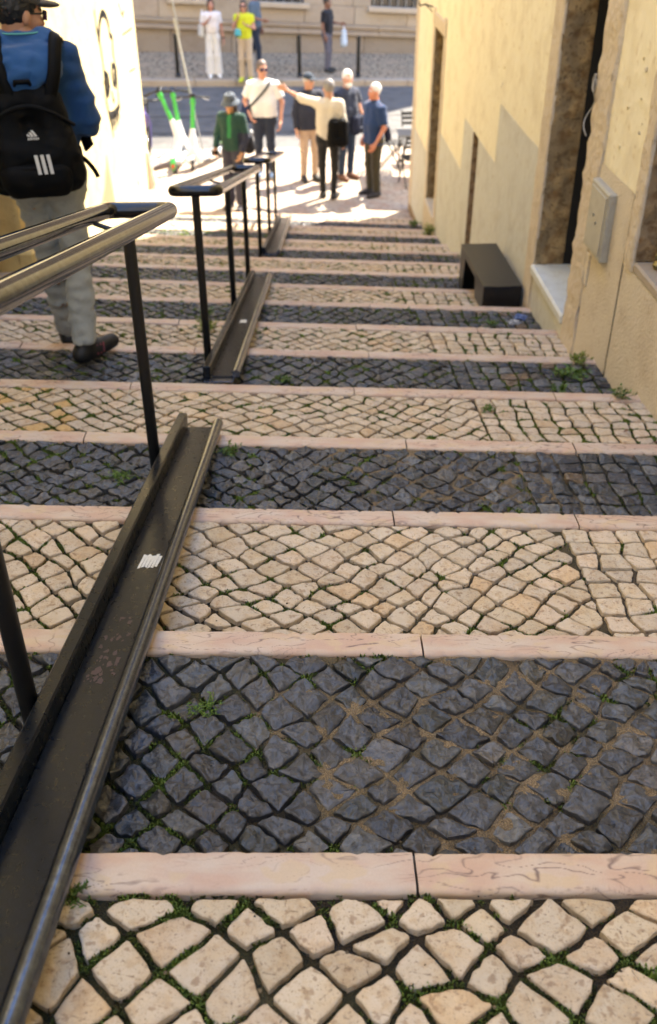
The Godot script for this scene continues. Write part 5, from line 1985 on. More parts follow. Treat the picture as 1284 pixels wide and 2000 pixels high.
func person(o: Dictionary) -> Node3D:
	var h: float = o.get("h", 1.75) / 1.75
	var J := joints()
	for k: String in o.get("j", {}): J[k] = o.j[k]
	for k: String in J: J[k] = J[k] * h
	var at: Transform3D = o.at
	var root := thing("person", at, o.label, "person", o.get("group", ""))
	var cell: float = o.get("cell", 0.02)
	var fat: float = o.get("fat", 1.0)
	var skin: Color = o.get("skin", Color(0.46, 0.27, 0.18))
	var hair: Color = o.get("hair", Color(0.03, 0.022, 0.018))
	# --- body: one continuous skin
	var body := MB.new()
	var pr := []
	pr.append(cap(J.neck - Vector3(0, 0.05, 0.01) * h, J.head - Vector3(0, 0.07, 0.025) * h, 0.058 * h, 0.052 * h, 0.03))
	for s: float in [-1.0, 1.0]:
		var q := "l" if s > 0 else "r"
		pr.append(cap(J.chest + Vector3(s * 0.07, 0.06, 0) * h, J.pelvis + Vector3(s * 0.06, 0, 0) * h, 0.085 * h * fat, 0.085 * h * fat, 0.06))
		pr.append(cap(J.neck - Vector3(0, 0.06, 0) * h, J["s" + q], 0.045 * h, 0.045 * h, 0.05))
		pr.append(cap(J["s" + q], J["e" + q], 0.043 * h * sqrt(fat), 0.036 * h, 0.03))
		pr.append(cap(J["e" + q], J["w" + q], 0.038 * h, 0.025 * h, 0.02))
		pr.append(cap(J["h" + q], J["k" + q], 0.058 * h, 0.038 * h, 0.03))
		pr.append(cap(J["k" + q], J["a" + q], 0.038 * h, 0.030 * h, 0.02))
		pr.append(cap(J["a" + q] - Vector3(0, 0.03, 0), J["t" + q] + Vector3(0, 0.01, 0), 0.032 * h, 0.026 * h, 0.02))
	sdf(body, pr, cell, [], Transform3D.IDENTITY, skin_fn(skin))
	# head
	var hb := Basis.from_euler(Vector3(o.get("head_pitch", 0.0), o.get("head_yaw", 0.0), o.get("head_roll", 0.0)), EULER_ORDER_YXZ)
	var ht := Transform3D(hb.scaled(Vector3.ONE * h), J.head)
	var hc: float = o.get("head_cell", 0.009)
	sdf(body, [ell(Vector3(0, 0.030, -0.012), Vector3(0.074, 0.092, 0.093), 0.03), ell(Vector3(0, -0.045, 0.022), Vector3(0.056, 0.078, 0.066), 0.04), ell(Vector3(0, -0.098, 0.055), Vector3(0.026, 0.020, 0.024), 0.03),
		cap(Vector3(0, 0.012, 0.084), Vector3(0, -0.030, 0.104), 0.009, 0.014, 0.014), cap(Vector3(-0.035, 0.022, 0.072), Vector3(0.035, 0.022, 0.072), 0.013, 0.013, 0.02),
		cap(Vector3(-0.020, -0.066, 0.078), Vector3(0.020, -0.066, 0.078), 0.009, 0.009, 0.012), cap(Vector3(-0.045, -0.025, 0.055), Vector3(0.045, -0.025, 0.055), 0.02, 0.02, 0.03),
		ell(Vector3(0.077, -0.008, -0.008), Vector3(0.011, 0.031, 0.019), 0.01), ell(Vector3(-0.077, -0.008, -0.008), Vector3(0.011, 0.031, 0.019), 0.01),
		ell(Vector3(0.031, 0.004, 0.100), Vector3(0.016, 0.010, 0.014), 0.012, true), ell(Vector3(-0.031, 0.004, 0.100), Vector3(0.016, 0.010, 0.014), 0.012, true),
		cap(Vector3(0, -0.06, -0.022), Vector3(0, -0.15, -0.034), 0.053, 0.057, 0.03)], hc, [], ht, face_fn(skin, hair))
	# hands: palm, four curled fingers, thumb from the side of the palm
	for s: float in [-1.0, 1.0]:
		var q := "l" if s > 0 else "r"
		if o.get("hide_hand_" + q, false): continue
		var dn: Vector3 = o.get("hand_dir_" + q, (J["w" + q] - J["e" + q]).normalized())
		var fw: Vector3 = o.get("hand_fwd_" + q, Vector3(0, 0, 1))
		fw = (fw - dn * fw.dot(dn)).normalized()
		var y := -dn
		var x := y.cross(fw).normalized()
		var hx := Transform3D(Basis(x, y, fw).scaled(Vector3.ONE * h), J["w" + q])
		var inn := -s                      # towards the thigh
		var curl: float = o.get("curl_" + q, 0.5)
		var hp := [cap(Vector3(0, 0.02, 0), Vector3(0, -0.02, 0), 0.024, 0.024, 0.02)]
		for i in 4:
			var z: float = 0.030 - i * 0.020
			hp.append(cap(Vector3(0, -0.02, z * 0.75), Vector3(0, -0.085, z), 0.014, 0.012, 0.012))
			var fl: float = [0.92, 1.0, 0.95, 0.76][i]
			var a1: float = curl * 0.7
			var a2: float = curl * 1.7
			var a3: float = curl * 2.5
			var p0 := Vector3(0, -0.088, z)
			var p1: Vector3 = p0 + Vector3(inn * sin(a1), -cos(a1), 0) * 0.040 * fl
			var p2: Vector3 = p1 + Vector3(inn * sin(a2), -cos(a2), 0) * 0.026 * fl
			var p3: Vector3 = p2 + Vector3(inn * sin(a3), -cos(a3), 0) * 0.020 * fl
			hp.append(cap(p0, p1, 0.0095, 0.0088, 0.004)); hp.append(cap(p1, p2, 0.0088, 0.008, 0.004)); hp.append(cap(p2, p3, 0.008, 0.0068, 0.004))
		hp.append(cap(Vector3(0, -0.028, 0.026), Vector3(inn * 0.012, -0.060, 0.052), 0.013, 0.011, 0.008))
		hp.append(cap(Vector3(inn * 0.012, -0.060, 0.052), Vector3(inn * 0.020, -0.092, 0.058), 0.0105, 0.0085, 0.004))
		sdf(body, hp, o.get("hand_cell", 0.0065), [], hx, skin_fn(skin))
	part("body", body, M.skin, root)
	# --- trousers
	var pc: Color = o.get("pants", Color(0.03, 0.035, 0.05))
	var tw: float = o.get("leg_width", 1.0)
	var tp := []
	var wy: float = o.get("waist", 1.03) * h
	for s: float in [-1.0, 1.0]:
		var q := "l" if s > 0 else "r"
		tp.append(cap(Vector3(s * 0.070 * h * fat + J.pelvis.x, wy - 0.02, J.pelvis.z), J["h" + q] + Vector3(0, -0.02, -0.012), 0.105 * h * fat, 0.112 * h * fat, 0.06))
		tp.append(cap(J["h" + q], J["k" + q], 0.092 * h * fat * lerpf(1.0, tw, 0.3), 0.068 * h * tw, 0.04))
		tp.append(cone(J["k" + q] + (J["k" + q] - J["a" + q]) * 0.05, (J["a" + q] as Vector3).lerp(J["k" + q], o.get("cuff", 0.02)), 0.068 * h * tw, o.get("cuff_r", 0.056) * h * tw, 0.03))
	var pm := MB.new()
	sdf(pm, tp, cell * 0.9, [[Vector3(0, wy, 0), Vector3(0, 1, 0)]], Transform3D.IDENTITY, skin_fn(pc), o.get("pants_fold", 0.006), o.get("pants_freq", 9.0))
	part("trousers", pm, M.cloth, root)
	# --- top
	var tc: Color = o.get("top", Color(0.6, 0.6, 0.6))
	var hem: float = o.get("hem", 0.93) * h
	var sp := []
	for s: float in [-1.0, 1.0]:
		var q := "l" if s > 0 else "r"
		var ch: Vector3 = J.chest
		sp.append(cap(ch + Vector3(s * 0.082, 0.065, 0.0) * h, ch + Vector3(s * 0.072 * fat, -0.16, 0.004) * h, 0.108 * h, 0.108 * h * fat, 0.08))
		sp.append(cap(ch + Vector3(s * 0.070 * fat, -0.16, 0.01) * h, Vector3(J.pelvis.x + s * 0.072 * fat * h, hem, J.pelvis.z), 0.108 * h * fat, 0.120 * h * fat, 0.06))
		sp.append(cap(J.neck + Vector3(s * 0.04, -0.055, 0) * h, J["s" + q] + Vector3(0, -0.01, 0), 0.062 * h, 0.063 * h, 0.05))
		var sv: float = o.get("sleeve_" + q, o.get("sleeve", 1.0))
		var wdt: float = o.get("sleeve_w", 1.0)
		if sv <= 0.7:
			sp.append(cone(J["s" + q], (J["s" + q] as Vector3).lerp(J["e" + q], sv / 0.5 * 0.85), 0.064 * h * wdt * sqrt(fat), 0.060 * h * wdt * sqrt(fat), 0.04))
		else:
			sp.append(cap(J["s" + q], J["e" + q], 0.063 * h * wdt * sqrt(fat), 0.055 * h * wdt, 0.04))
			sp.append(cone(J["e" + q] + (J["e" + q] - J["w" + q]) * 0.06, (J["e" + q] as Vector3).lerp(J["w" + q], (sv - 0.7) / 0.3 * 0.97), 0.053 * h * wdt, 0.042 * h * wdt, 0.03))
	if o.get("collar", false):
		sp.append(cone(J.neck - Vector3(0, 0.03, 0.0) * h, J.neck + Vector3(0, 0.035, 0.004) * h, 0.070 * h, 0.064 * h, 0.02))
	var sm := MB.new()
	sdf(sm, sp, cell * 0.9, [[Vector3(0, hem, 0), Vector3(0, -1, 0)]], Transform3D.IDENTITY, o.get("top_fn", skin_fn(tc)), o.get("top_fold", 0.006), o.get("top_freq", 8.0))
	part(o.get("top_name", "shirt"), sm, M.cloth, root)
	# --- shoes
	var sc: Color = o.get("shoes", Color(0.02, 0.02, 0.02))
	var sole: Color = o.get("sole", sc * 0.6)
	for s: float in [-1.0, 1.0]:
		var q := "l" if s > 0 else "r"
		var a: Vector3 = J["a" + q]
		var t: Vector3 = J["t" + q]
		var fl := (t - a) * Vector3(1, 0, 1)
		var fd := fl.normalized()
		var gy: float = a.y - 0.085 * h
		var tip: float = t.y - 0.03 * h - gy
		var shp := [cap(Vector3(a.x, gy + 0.045, a.z) - fd * 0.035, Vector3(a.x, gy + 0.045, a.z) + fd * 0.06, 0.046 * h, 0.048 * h, 0.03),
			cap(Vector3(a.x, gy + 0.040, a.z) + fd * 0.06, Vector3(t.x, gy + 0.032 + tip, t.z), 0.050 * h, 0.040 * h, 0.03), cap(Vector3(a.x, gy + 0.05, a.z), a + Vector3(0, 0.01, 0), 0.044 * h, 0.043 * h, 0.03)]
		var shm := MB.new()
		var cf := func(p: Vector3) -> Color: return sole if p.y < gy + 0.028 + tip * clampf((p - a).dot(fd) / maxf(fl.length(), 0.05), 0.0, 1.0) else sc
		sdf(shm, shp, minf(cell, 0.013), [[Vector3(a.x, gy + 0.002, a.z), Vector3(0, -1, 0) + fd * (tip / maxf(fl.length(), 0.05))]], Transform3D.IDENTITY, cf)
		part("shoe", shm, M.shoe, root)
	# --- hair and headgear
	var hk: String = o.get("hair_kind", "short")
	if hk != "none":
		var hm := MB.new()
		var hpz := [ell(Vector3(0, 0.038, -0.022), Vector3(0.084, 0.100, 0.098), 0.02)]
		if hk == "long":
			hpz.append(cap(Vector3(0, 0.0, -0.07), Vector3(0, -0.22, -0.085), 0.065, 0.05, 0.05))
			hpz.append(cap(Vector3(0.062, 0.02, -0.01), Vector3(0.068, -0.20, -0.01), 0.028, 0.018, 0.03))
			hpz.append(cap(Vector3(-0.062, 0.02, -0.01), Vector3(-0.068, -0.20, -0.01), 0.028, 0.018, 0.03))
		elif hk == "tail":
			hpz.append(cap(Vector3(0, 0.02, -0.10), Vector3(0, -0.20, -0.11), 0.035, 0.02, 0.03))
		hpz.append(ell(Vector3(0, -0.055, 0.062), Vector3(0.080, 0.115, 0.090), 0.012, true))
		if hk == "short": hpz.append(ell(Vector3(0, -0.135, -0.06), Vector3(0.11, 0.080, 0.12), 0.02, true))
		sdf(hm, hpz, hc, [], ht, skin_fn(hair), 0.004, 40.0)
		part("hair", hm, M.hair, root)
	var hat: String = o.get("hat", "")
	var hcol: Color = o.get("hat_col", Color(0.05, 0.05, 0.06))
	if hat == "cap":
		var cm := MB.new()
		sdf(cm, [ell(Vector3(0, 0.058, -0.014), Vector3(0.090, 0.085, 0.106), 0.02)], hc, [[Vector3(0, 0.050, 0.0), Vector3(0, -1, -0.15).normalized()]], ht, skin_fn(hcol))
		var cp := part("cap", cm, M.cloth, root)
		var bm := MB.new()
		sdf(bm, [ell(Vector3(0, 0.047, 0.100), Vector3(0.075, 0.016, 0.085), 0.01)], minf(hc, 0.007), [[Vector3(0, 0.044, 0.0), Vector3(0, -1, -0.12).normalized()]], ht, skin_fn(o.get("brim_col", hcol)))
		part("brim", bm, M.cloth, cp)
	elif hat == "bucket":
		var bk := MB.new()
		bk.col = hcol
		var sc2 := ht * xf(Vector3(0, 0.045, -0.012), 0, deg_to_rad(6))
		lathe(bk, sc2, PackedVector2Array([Vector2(0.150, -0.045), Vector2(0.125, -0.018), Vector2(0.100, 0.0), Vector2(0.096, 0.03), Vector2(0.088, 0.075), Vector2(0.07, 0.095), Vector2(0.03, 0.10), Vector2(0, 0.10)]), 22)
		lathe(bk, sc2, PackedVector2Array([Vector2(0.096, -0.004), Vector2(0.122, -0.022), Vector2(0.149, -0.049)]), 22)
		part("bucket_hat", bk, M.cloth, root)
	if o.has("glasses"):
		var gm := MB.new()
		for s: float in [-1.0, 1.0]:
			rbox(gm, ht * xf(Vector3(s * 0.036, 0.004, 0.100), s * 0.25), Vector3(0.056, 0.040, 0.008), 0.004)
		rbox(gm, ht * xf(Vector3(0, 0.010, 0.106)), Vector3(0.022, 0.008, 0.006), 0.002)
		var go := part("sunglasses", gm, o.glasses, root)
		for s: float in [-1.0, 1.0]:
			var tm := MB.new()
			bar(tm, ht * Vector3(s * 0.064, 0.012, 0.094), ht * Vector3(s * 0.082, 0.008, -0.01), 0.004, 0.007, 0.001)
			part("temple", tm, M.black, go)
	return root

func strap(mb: MB, pts: PackedVector3Array, w: float, t: float, outw: Vector3) -> void:
	var p := smooth_path(pts)
	var o := PackedVector3Array()
	for i in p.size(): o.append(outw)
	ribbon(mb, p, o, w, t)

func strap_round(mb: MB, pts: PackedVector3Array, w: float, t: float, centre: Vector3) -> void:
	# outward is away from a centre inside the body
	var p := smooth_path(pts)
	var o := PackedVector3Array()
	for q in p: o.append((q - centre).normalized())
	ribbon(mb, p, o, w, t)

func pack(called: String, at: Transform3D, lab: String, col: Color, w: float, h: float, d: float) -> Node3D:
	# a small soft rucksack seen from behind: +z of its own axes points away from the wearer's back
	var root := thing(called, at, lab, "bag")
	var m := MB.new()
	sdf(m, [cap(Vector3(-w * 0.25, h * 0.22, 0), Vector3(-w * 0.27, -h * 0.30, 0.01), d * 0.5, d * 0.58, 0.05), cap(Vector3(w * 0.25, h * 0.22, 0), Vector3(w * 0.27, -h * 0.30, 0.01), d * 0.5, d * 0.58, 0.05)], 0.018, [], Transform3D.IDENTITY, skin_fn(col), 0.006, 10.0)
	part("bag_body", m, M.nylon, root)
	var p := MB.new()
	sdf(p, [cap(Vector3(-w * 0.18, -h * 0.22, d * 0.5), Vector3(w * 0.18, -h * 0.22, d * 0.5), d * 0.22, d * 0.22, 0.03)], 0.015, [], Transform3D.IDENTITY, skin_fn(col * 1.15))
	part("front_pocket", p, M.nylon, root)
	return root

func build_people() -> void:
	main_man()
	var sq := func(x: float, z: float, yaw: float) -> Transform3D: return xf(Vector3(x, -CS * x, z), deg_to_rad(yaw))
	var grp := "people on the sunny square"
	# woman in bucket hat
	var hw := person({"at": sq.call(-0.93, -14.75, -22), "h": 1.63, "label": "woman in a grey bucket hat and green jacket near the handrail", "group": grp, "top": Color(0.012, 0.085, 0.050), "top_name": "jacket", "sleeve_w": 1.1, "hem": 0.92, "pants": Color(0.035, 0.035, 0.055), "leg_width": 1.25, "cuff_r": 0.075,
		"skin": Color(0.50, 0.27, 0.13), "hair_kind": "long", "hat": "bucket", "hat_col": Color(0.085, 0.105, 0.13), "head_yaw": deg_to_rad(-12), "head_pitch": deg_to_rad(8), "fat": 0.92, "shoes": Color(0.1, 0.1, 0.12),
		"j": {"er": Vector3(-0.24, 1.14, 0.02), "wr": Vector3(-0.20, 0.97, 0.20), "el": Vector3(0.25, 1.13, 0.0), "wl": Vector3(0.20, 0.92, 0.10)},
		"top_fn": func(p: Vector3) -> Color: return Color(0.02, 0.20, 0.06) if (p.z > 0.05 and absf(p.x) < 0.028 and p.y > 1.05) else Color(0.018, 0.022, 0.045) if (p.x > 0.13 and p.y < 1.12) else Color(0.008, 0.050, 0.036)})
	var hb := pack("shoulder_bag", hw.transform * xf(Vector3(0.20, 0.98, -0.10), deg_to_rad(120)), "black and white shoulder bag on the hip of the woman in the bucket hat", Color(0.02, 0.022, 0.025), 0.28, 0.26, 0.15)
	var sb := MB.new()
	strap(sb, PackedVector3Array([Vector3(0.0, 0.1, 0.0), Vector3(-0.02, 0.28, -0.04), Vector3(-0.05, 0.42, -0.12)]), 0.02, 0.004, Vector3(0, 0, 1))
	part("strap", sb, M.nylon, hb)
	var wm := MB.new()
	wm.col = Color(0.6, 0.6, 0.58)
	rbox(wm, xf(Vector3(0.02, 0.10, 0.06), 0.0, 0.3), Vector3(0.16, 0.09, 0.03), 0.02)
	part("white_flap", wm, M.nylon, hb)
	var cam := thing("camera_in_hand", hw.transform * xf(Vector3(-0.18, 0.86, 0.22)), "small black camera in the hand of the woman in the bucket hat", "camera")
	var cm := MB.new()
	rbox(cm, xf(Vector3.ZERO), Vector3(0.11, 0.07, 0.05), 0.01)
	part("camera_body", cm, M.black, cam)
	var cl := MB.new()
	lathe(cl, Transform3D(Basis(Vector3.RIGHT, PI / 2), Vector3(0, 0, 0.02)), PackedVector2Array([Vector2(0.03, 0), Vector2(0.03, 0.05), Vector2(0, 0.05)]), 12)
	part("lens", cl, M.black_gloss, cam)
	# tall man in white T-shirt
	var wt := person({"at": sq.call(-0.51, -16.55, -4), "h": 1.80, "label": "tall man in a white T-shirt and sunglasses with a shoulder strap", "group": grp, "top": Color(0.78, 0.78, 0.78), "sleeve": 0.44, "sleeve_w": 1.22, "fat": 1.13, "hem": 0.94, "pants": Color(0.012, 0.022, 0.045), "skin": Color(0.50, 0.25, 0.165), "hair": Color(0.12, 0.09, 0.07), "glasses": M.lens_dark, "shoes": Color(0.10, 0.16, 0.28), "sole": Color(0.4, 0.4, 0.4),
		"head_yaw": deg_to_rad(22), "j": {"er": Vector3(-0.30, 1.16, -0.06), "wr": Vector3(-0.20, 0.98, 0.14), "el": Vector3(0.29, 1.14, -0.03), "wl": Vector3(0.27, 0.88, 0.10)}})
	var cb := pack("crossbody_bag", wt.transform * xf(Vector3(-0.27, 1.02, -0.02), deg_to_rad(-60)), "navy crossbody bag at the side of the man in the white T-shirt", Color(0.018, 0.03, 0.075), 0.26, 0.28, 0.13)
	var cs1 := MB.new()
	strap(cs1, PackedVector3Array([Vector3(-0.24, 1.10, 0.09), Vector3(-0.10, 1.24, 0.165), Vector3(0.02, 1.36, 0.162), Vector3(0.10, 1.46, 0.115), Vector3(0.13, 1.52, 0.03)]), 0.035, 0.006, Vector3(0, 0, 1))
	var inv := cb.transform.affine_inverse() * wt.transform
	for i in cs1.v.size():
		cs1.v[i] = inv * cs1.v[i]
		cs1.n[i] = (inv.basis * cs1.n[i]).normalized()
	part("strap", cs1, M.post, cb)
	# man in navy cap and jacket
	person({"at": sq.call(0.22, -16.45, 18), "h": 1.66, "label": "man in a navy cap, navy jacket and beige trousers", "group": grp, "top": Color(0.016, 0.022, 0.042), "top_name": "jacket", "sleeve_w": 1.15, "fat": 1.08, "hem": 0.86, "pants": Color(0.52, 0.38, 0.27), "skin": Color(0.46, 0.24, 0.16), "hair": Color(0.4, 0.38, 0.36), "hat": "cap", "hat_col": Color(0.025, 0.04, 0.065), "shoes": Color(0.02, 0.02, 0.022), "head_yaw": deg_to_rad(25), "collar": true,
		"j": {"wl": Vector3(0.20, 0.93, 0.16), "el": Vector3(0.25, 1.13, 0.0)}})
	# man in cream shirt pointing, seen from behind
	var pt := person({"at": sq.call(0.50, -15.45, 168), "h": 1.76, "label": "man in a cream shirt and black trousers pointing left with outstretched arm", "group": grp, "top": Color(0.66, 0.60, 0.48), "sleeve_l": 0.80, "sleeve_r": 0.92, "sleeve_w": 1.12, "hem": 0.90, "pants": Color(0.006, 0.006, 0.006), "leg_width": 0.86, "skin": Color(0.46, 0.24, 0.15), "hair": Color(0.20, 0.19, 0.18), "shoes": Color(0.016, 0.016, 0.016), "sole": Color(0.05, 0.05, 0.05), "collar": true,
		"head_yaw": deg_to_rad(35), "curl_l": 0.15, "hand_dir_l": Vector3(0.93, 0.30, 0.12).normalized(), "hand_fwd_l": Vector3(0, 1, 0),
		"j": {"sl": Vector3(0.175, 1.42, 0.0), "el": Vector3(0.42, 1.45, 0.08), "wl": Vector3(0.66, 1.55, 0.14), "al": Vector3(0.085, 0.085, 0.02), "ar": Vector3(-0.085, 0.085, -0.02)}})
	pack("sling_rucksack", pt.transform * xf(Vector3(-0.17, 1.06, -0.15), deg_to_rad(200)), "black rucksack slung on the back of the pointing man", Color(0.006, 0.006, 0.0065), 0.28, 0.50, 0.16)
	# white-haired man behind him
	var wh := person({"at": sq.call(0.84, -16.62, 40), "h": 1.70, "label": "white-haired bearded man in a navy T-shirt behind the pointing man", "group": grp, "top": Color(0.015, 0.021, 0.048), "sleeve": 0.46, "sleeve_w": 1.2, "fat": 1.1, "hem": 0.92, "pants": Color(0.014, 0.03, 0.065), "skin": Color(0.50, 0.26, 0.18), "hair": Color(0.66, 0.64, 0.62), "shoes": Color(0.13, 0.055, 0.03), "head_yaw": deg_to_rad(-20),
		"j": {"el": Vector3(0.29, 1.17, -0.02), "wl": Vector3(0.32, 0.93, 0.10)}})
	var bd := MB.new()
	sdf(bd, [ell(Vector3(0, -0.085, 0.045), Vector3(0.056, 0.05, 0.055), 0.02)], 0.009, [], Transform3D(Basis(Vector3.UP, deg_to_rad(-20)), Vector3(0, 1.622, 0.012) * (1.70 / 1.75)), skin_fn(Color(0.64, 0.62, 0.60)), 0.004, 40.0)
	part("beard", bd, M.hair, wh)
	pack("waist_bag", wh.transform * xf(Vector3(0.10, 0.90, 0.16), deg_to_rad(10)), "dark jacket bundle hanging at the waist of the white-haired man", Color(0.018, 0.022, 0.04), 0.26, 0.30, 0.14)
	# man in blue shirt at the right, in profile
	var bl := person({"at": sq.call(1.22, -15.70, -62), "h": 1.69, "label": "grey-haired man in a blue shirt and olive trousers by the house corner", "group": grp, "top": Color(0.009, 0.032, 0.105), "sleeve": 0.5, "sleeve_w": 1.25, "fat": 1.12, "hem": 0.84, "pants": Color(0.046, 0.037, 0.017), "leg_width": 1.1, "skin": Color(0.50, 0.20, 0.11), "hair": Color(0.58, 0.57, 0.56), "shoes": Color(0.016, 0.014, 0.013), "collar": true,
		"j": {"el": Vector3(0.27, 1.12, -0.02), "wl": Vector3(0.27, 0.90, 0.14), "er": Vector3(-0.27, 1.14, -0.04)}})
	pack("hip_bag", bl.transform * xf(Vector3(-0.05, 0.94, -0.22), deg_to_rad(180)), "small navy bag behind the hip of the man in the blue shirt", Color(0.012, 0.014, 0.03), 0.24, 0.22, 0.13)
	# far pavement
	var fp := func(x: float, z: float, yaw: float) -> Transform3D: return xf(Vector3(x, -CS * x + 0.04, z), deg_to_rad(yaw))
	var g2 := "people on the far pavement"
	var ww := person({"at": fp.call(-1.89, -24.75, 10), "h": 1.66, "label": "woman all in white with wide trousers on the far pavement", "group": g2, "top": Color(0.72, 0.68, 0.69), "sleeve": 0.42, "fat": 0.86, "hem": 1.0, "pants": Color(0.70, 0.69, 0.68), "leg_width": 1.3, "cuff_r": 0.085, "cuff": 0.0, "waist": 1.08, "skin": Color(0.42, 0.20, 0.13), "hair_kind": "long", "hair": Color(0.02, 0.013, 0.010), "shoes": Color(0.7, 0.7, 0.7), "cell": 0.024,
		"j": {"er": Vector3(-0.24, 1.16, 0.0), "wr": Vector3(-0.10, 1.30, 0.17), "wl": Vector3(0.26, 0.88, 0.05)}})
	var tb := pack("tote_bag", ww.transform * xf(Vector3(-0.25, 1.02, -0.02), deg_to_rad(-80)), "pale tote bag on the shoulder of the woman in white", Color(0.55, 0.53, 0.49), 0.30, 0.34, 0.09)
	var ts := MB.new()
	tube(ts, PackedVector3Array([Vector3(-0.08, 0.15, 0), Vector3(-0.04, 0.30, -0.02), Vector3(0.02, 0.42, -0.05), Vector3(0.06, 0.30, -0.02), Vector3(0.08, 0.15, 0)]), 0.008, 6)
	part("handle", ts, M.nylon, tb)
	var bt := MB.new()
	tube(bt, arc(Vector3(0.262, 0.90, 0.045) * (1.66 / 1.75), 0.034, Vector3(1, 0, 0), Vector3(0, 0.1, 1), 0.0, TAU, 14), 0.014, 6, false)
	part("bracelet", bt, M.black, ww)
	var yw := person({"at": fp.call(-1.13, -24.45, -8), "h": 1.70, "label": "woman in a bright yellow top and beige trousers on the far pavement", "group": g2, "top": Color(0.56, 0.60, 0.02), "sleeve": 0.30, "fat": 0.9, "hem": 0.93, "pants": Color(0.48, 0.38, 0.27), "leg_width": 1.2, "cuff_r": 0.07, "skin": Color(0.47, 0.24, 0.16), "hair_kind": "long", "hair": Color(0.06, 0.04, 0.025), "glasses": M.lens_dark, "shoes": Color(0.55, 0.60, 0.05), "cell": 0.024,
		"j": {"er": Vector3(-0.25, 1.18, 0.02), "wr": Vector3(-0.12, 1.38, 0.16), "el": Vector3(0.24, 1.16, 0.0), "wl": Vector3(0.10, 1.24, 0.18)}})
	pack("small_crossbody_bag", yw.transform * xf(Vector3(-0.12, 1.06, 0.15), deg_to_rad(-15)), "small turquoise bag in front of the woman in the yellow top", Color(0.10, 0.40, 0.46), 0.14, 0.16, 0.07)
	person({"at": fp.call(-0.93, -26.0, 70), "h": 1.80, "label": "man in a slate T-shirt and dark jeans walking behind the woman in yellow", "group": g2, "top": Color(0.085, 0.12, 0.16), "sleeve": 0.46, "sleeve_w": 1.15, "pants": Color(0.012, 0.02, 0.04), "skin": Color(0.28, 0.14, 0.09), "cell": 0.024, "shoes": Color(0.03, 0.03, 0.03),
		"j": {"er": Vector3(-0.24, 1.16, 0.02), "wr": Vector3(-0.20, 1.10, 0.26), "kl": Vector3(0.10, 0.50, -0.06), "al": Vector3(0.10, 0.14, -0.36), "tl": Vector3(0.11, 0.03, -0.22), "kr": Vector3(-0.10, 0.50, 0.10), "ar": Vector3(-0.10, 0.085, 0.10), "tr": Vector3(-0.11, 0.03, 0.27)}})
	var bm := person({"at": fp.call(0.82, -26.1, 65), "h": 1.66, "label": "man in a black T-shirt and grey trousers carrying a pale bag on the far pavement", "group": g2, "top": Color(0.007, 0.007, 0.008), "sleeve": 0.48, "sleeve_w": 1.15, "hem": 0.90, "pants": Color(0.11, 0.105, 0.13), "leg_width": 1.1, "skin": Color(0.20, 0.10, 0.065), "hair_kind": "short", "cell": 0.024, "shoes": Color(0.02, 0.02, 0.02),
		"j": {"el": Vector3(0.25, 1.15, 0.03), "wl": Vector3(0.25, 1.12, 0.28), "kr": Vector3(-0.10, 0.50, 0.06), "ar": Vector3(-0.10, 0.085, 0.03), "tr": Vector3(-0.12, 0.03, 0.20)}})
	var sh := thing("shopping_bag", bm.transform * xf(Vector3(0.25, 0.84, 0.34), deg_to_rad(20)), "pale blue carrier bag hanging from the hand of the man in black", "bag")
	var sm := MB.new()
	sdf(sm, [cap(Vector3(-0.06, 0.05, 0), Vector3(-0.09, -0.20, 0), 0.06, 0.085, 0.05), cap(Vector3(0.06, 0.05, 0), Vector3(0.09, -0.20, 0), 0.06, 0.085, 0.05)], 0.018, [], Transform3D.IDENTITY, skin_fn(Color(0.50, 0.58, 0.66)), 0.014, 11.0)
	part("bag_body", sm, M.nylon, sh)
	var hh := MB.new()
	tube(hh, PackedVector3Array([Vector3(-0.08, 0.08, 0), Vector3(-0.02, 0.20, 0), Vector3(0.02, 0.20, 0), Vector3(0.08, 0.08, 0)]), 0.007, 6)
	part("handle", hh, M.nylon, sh)

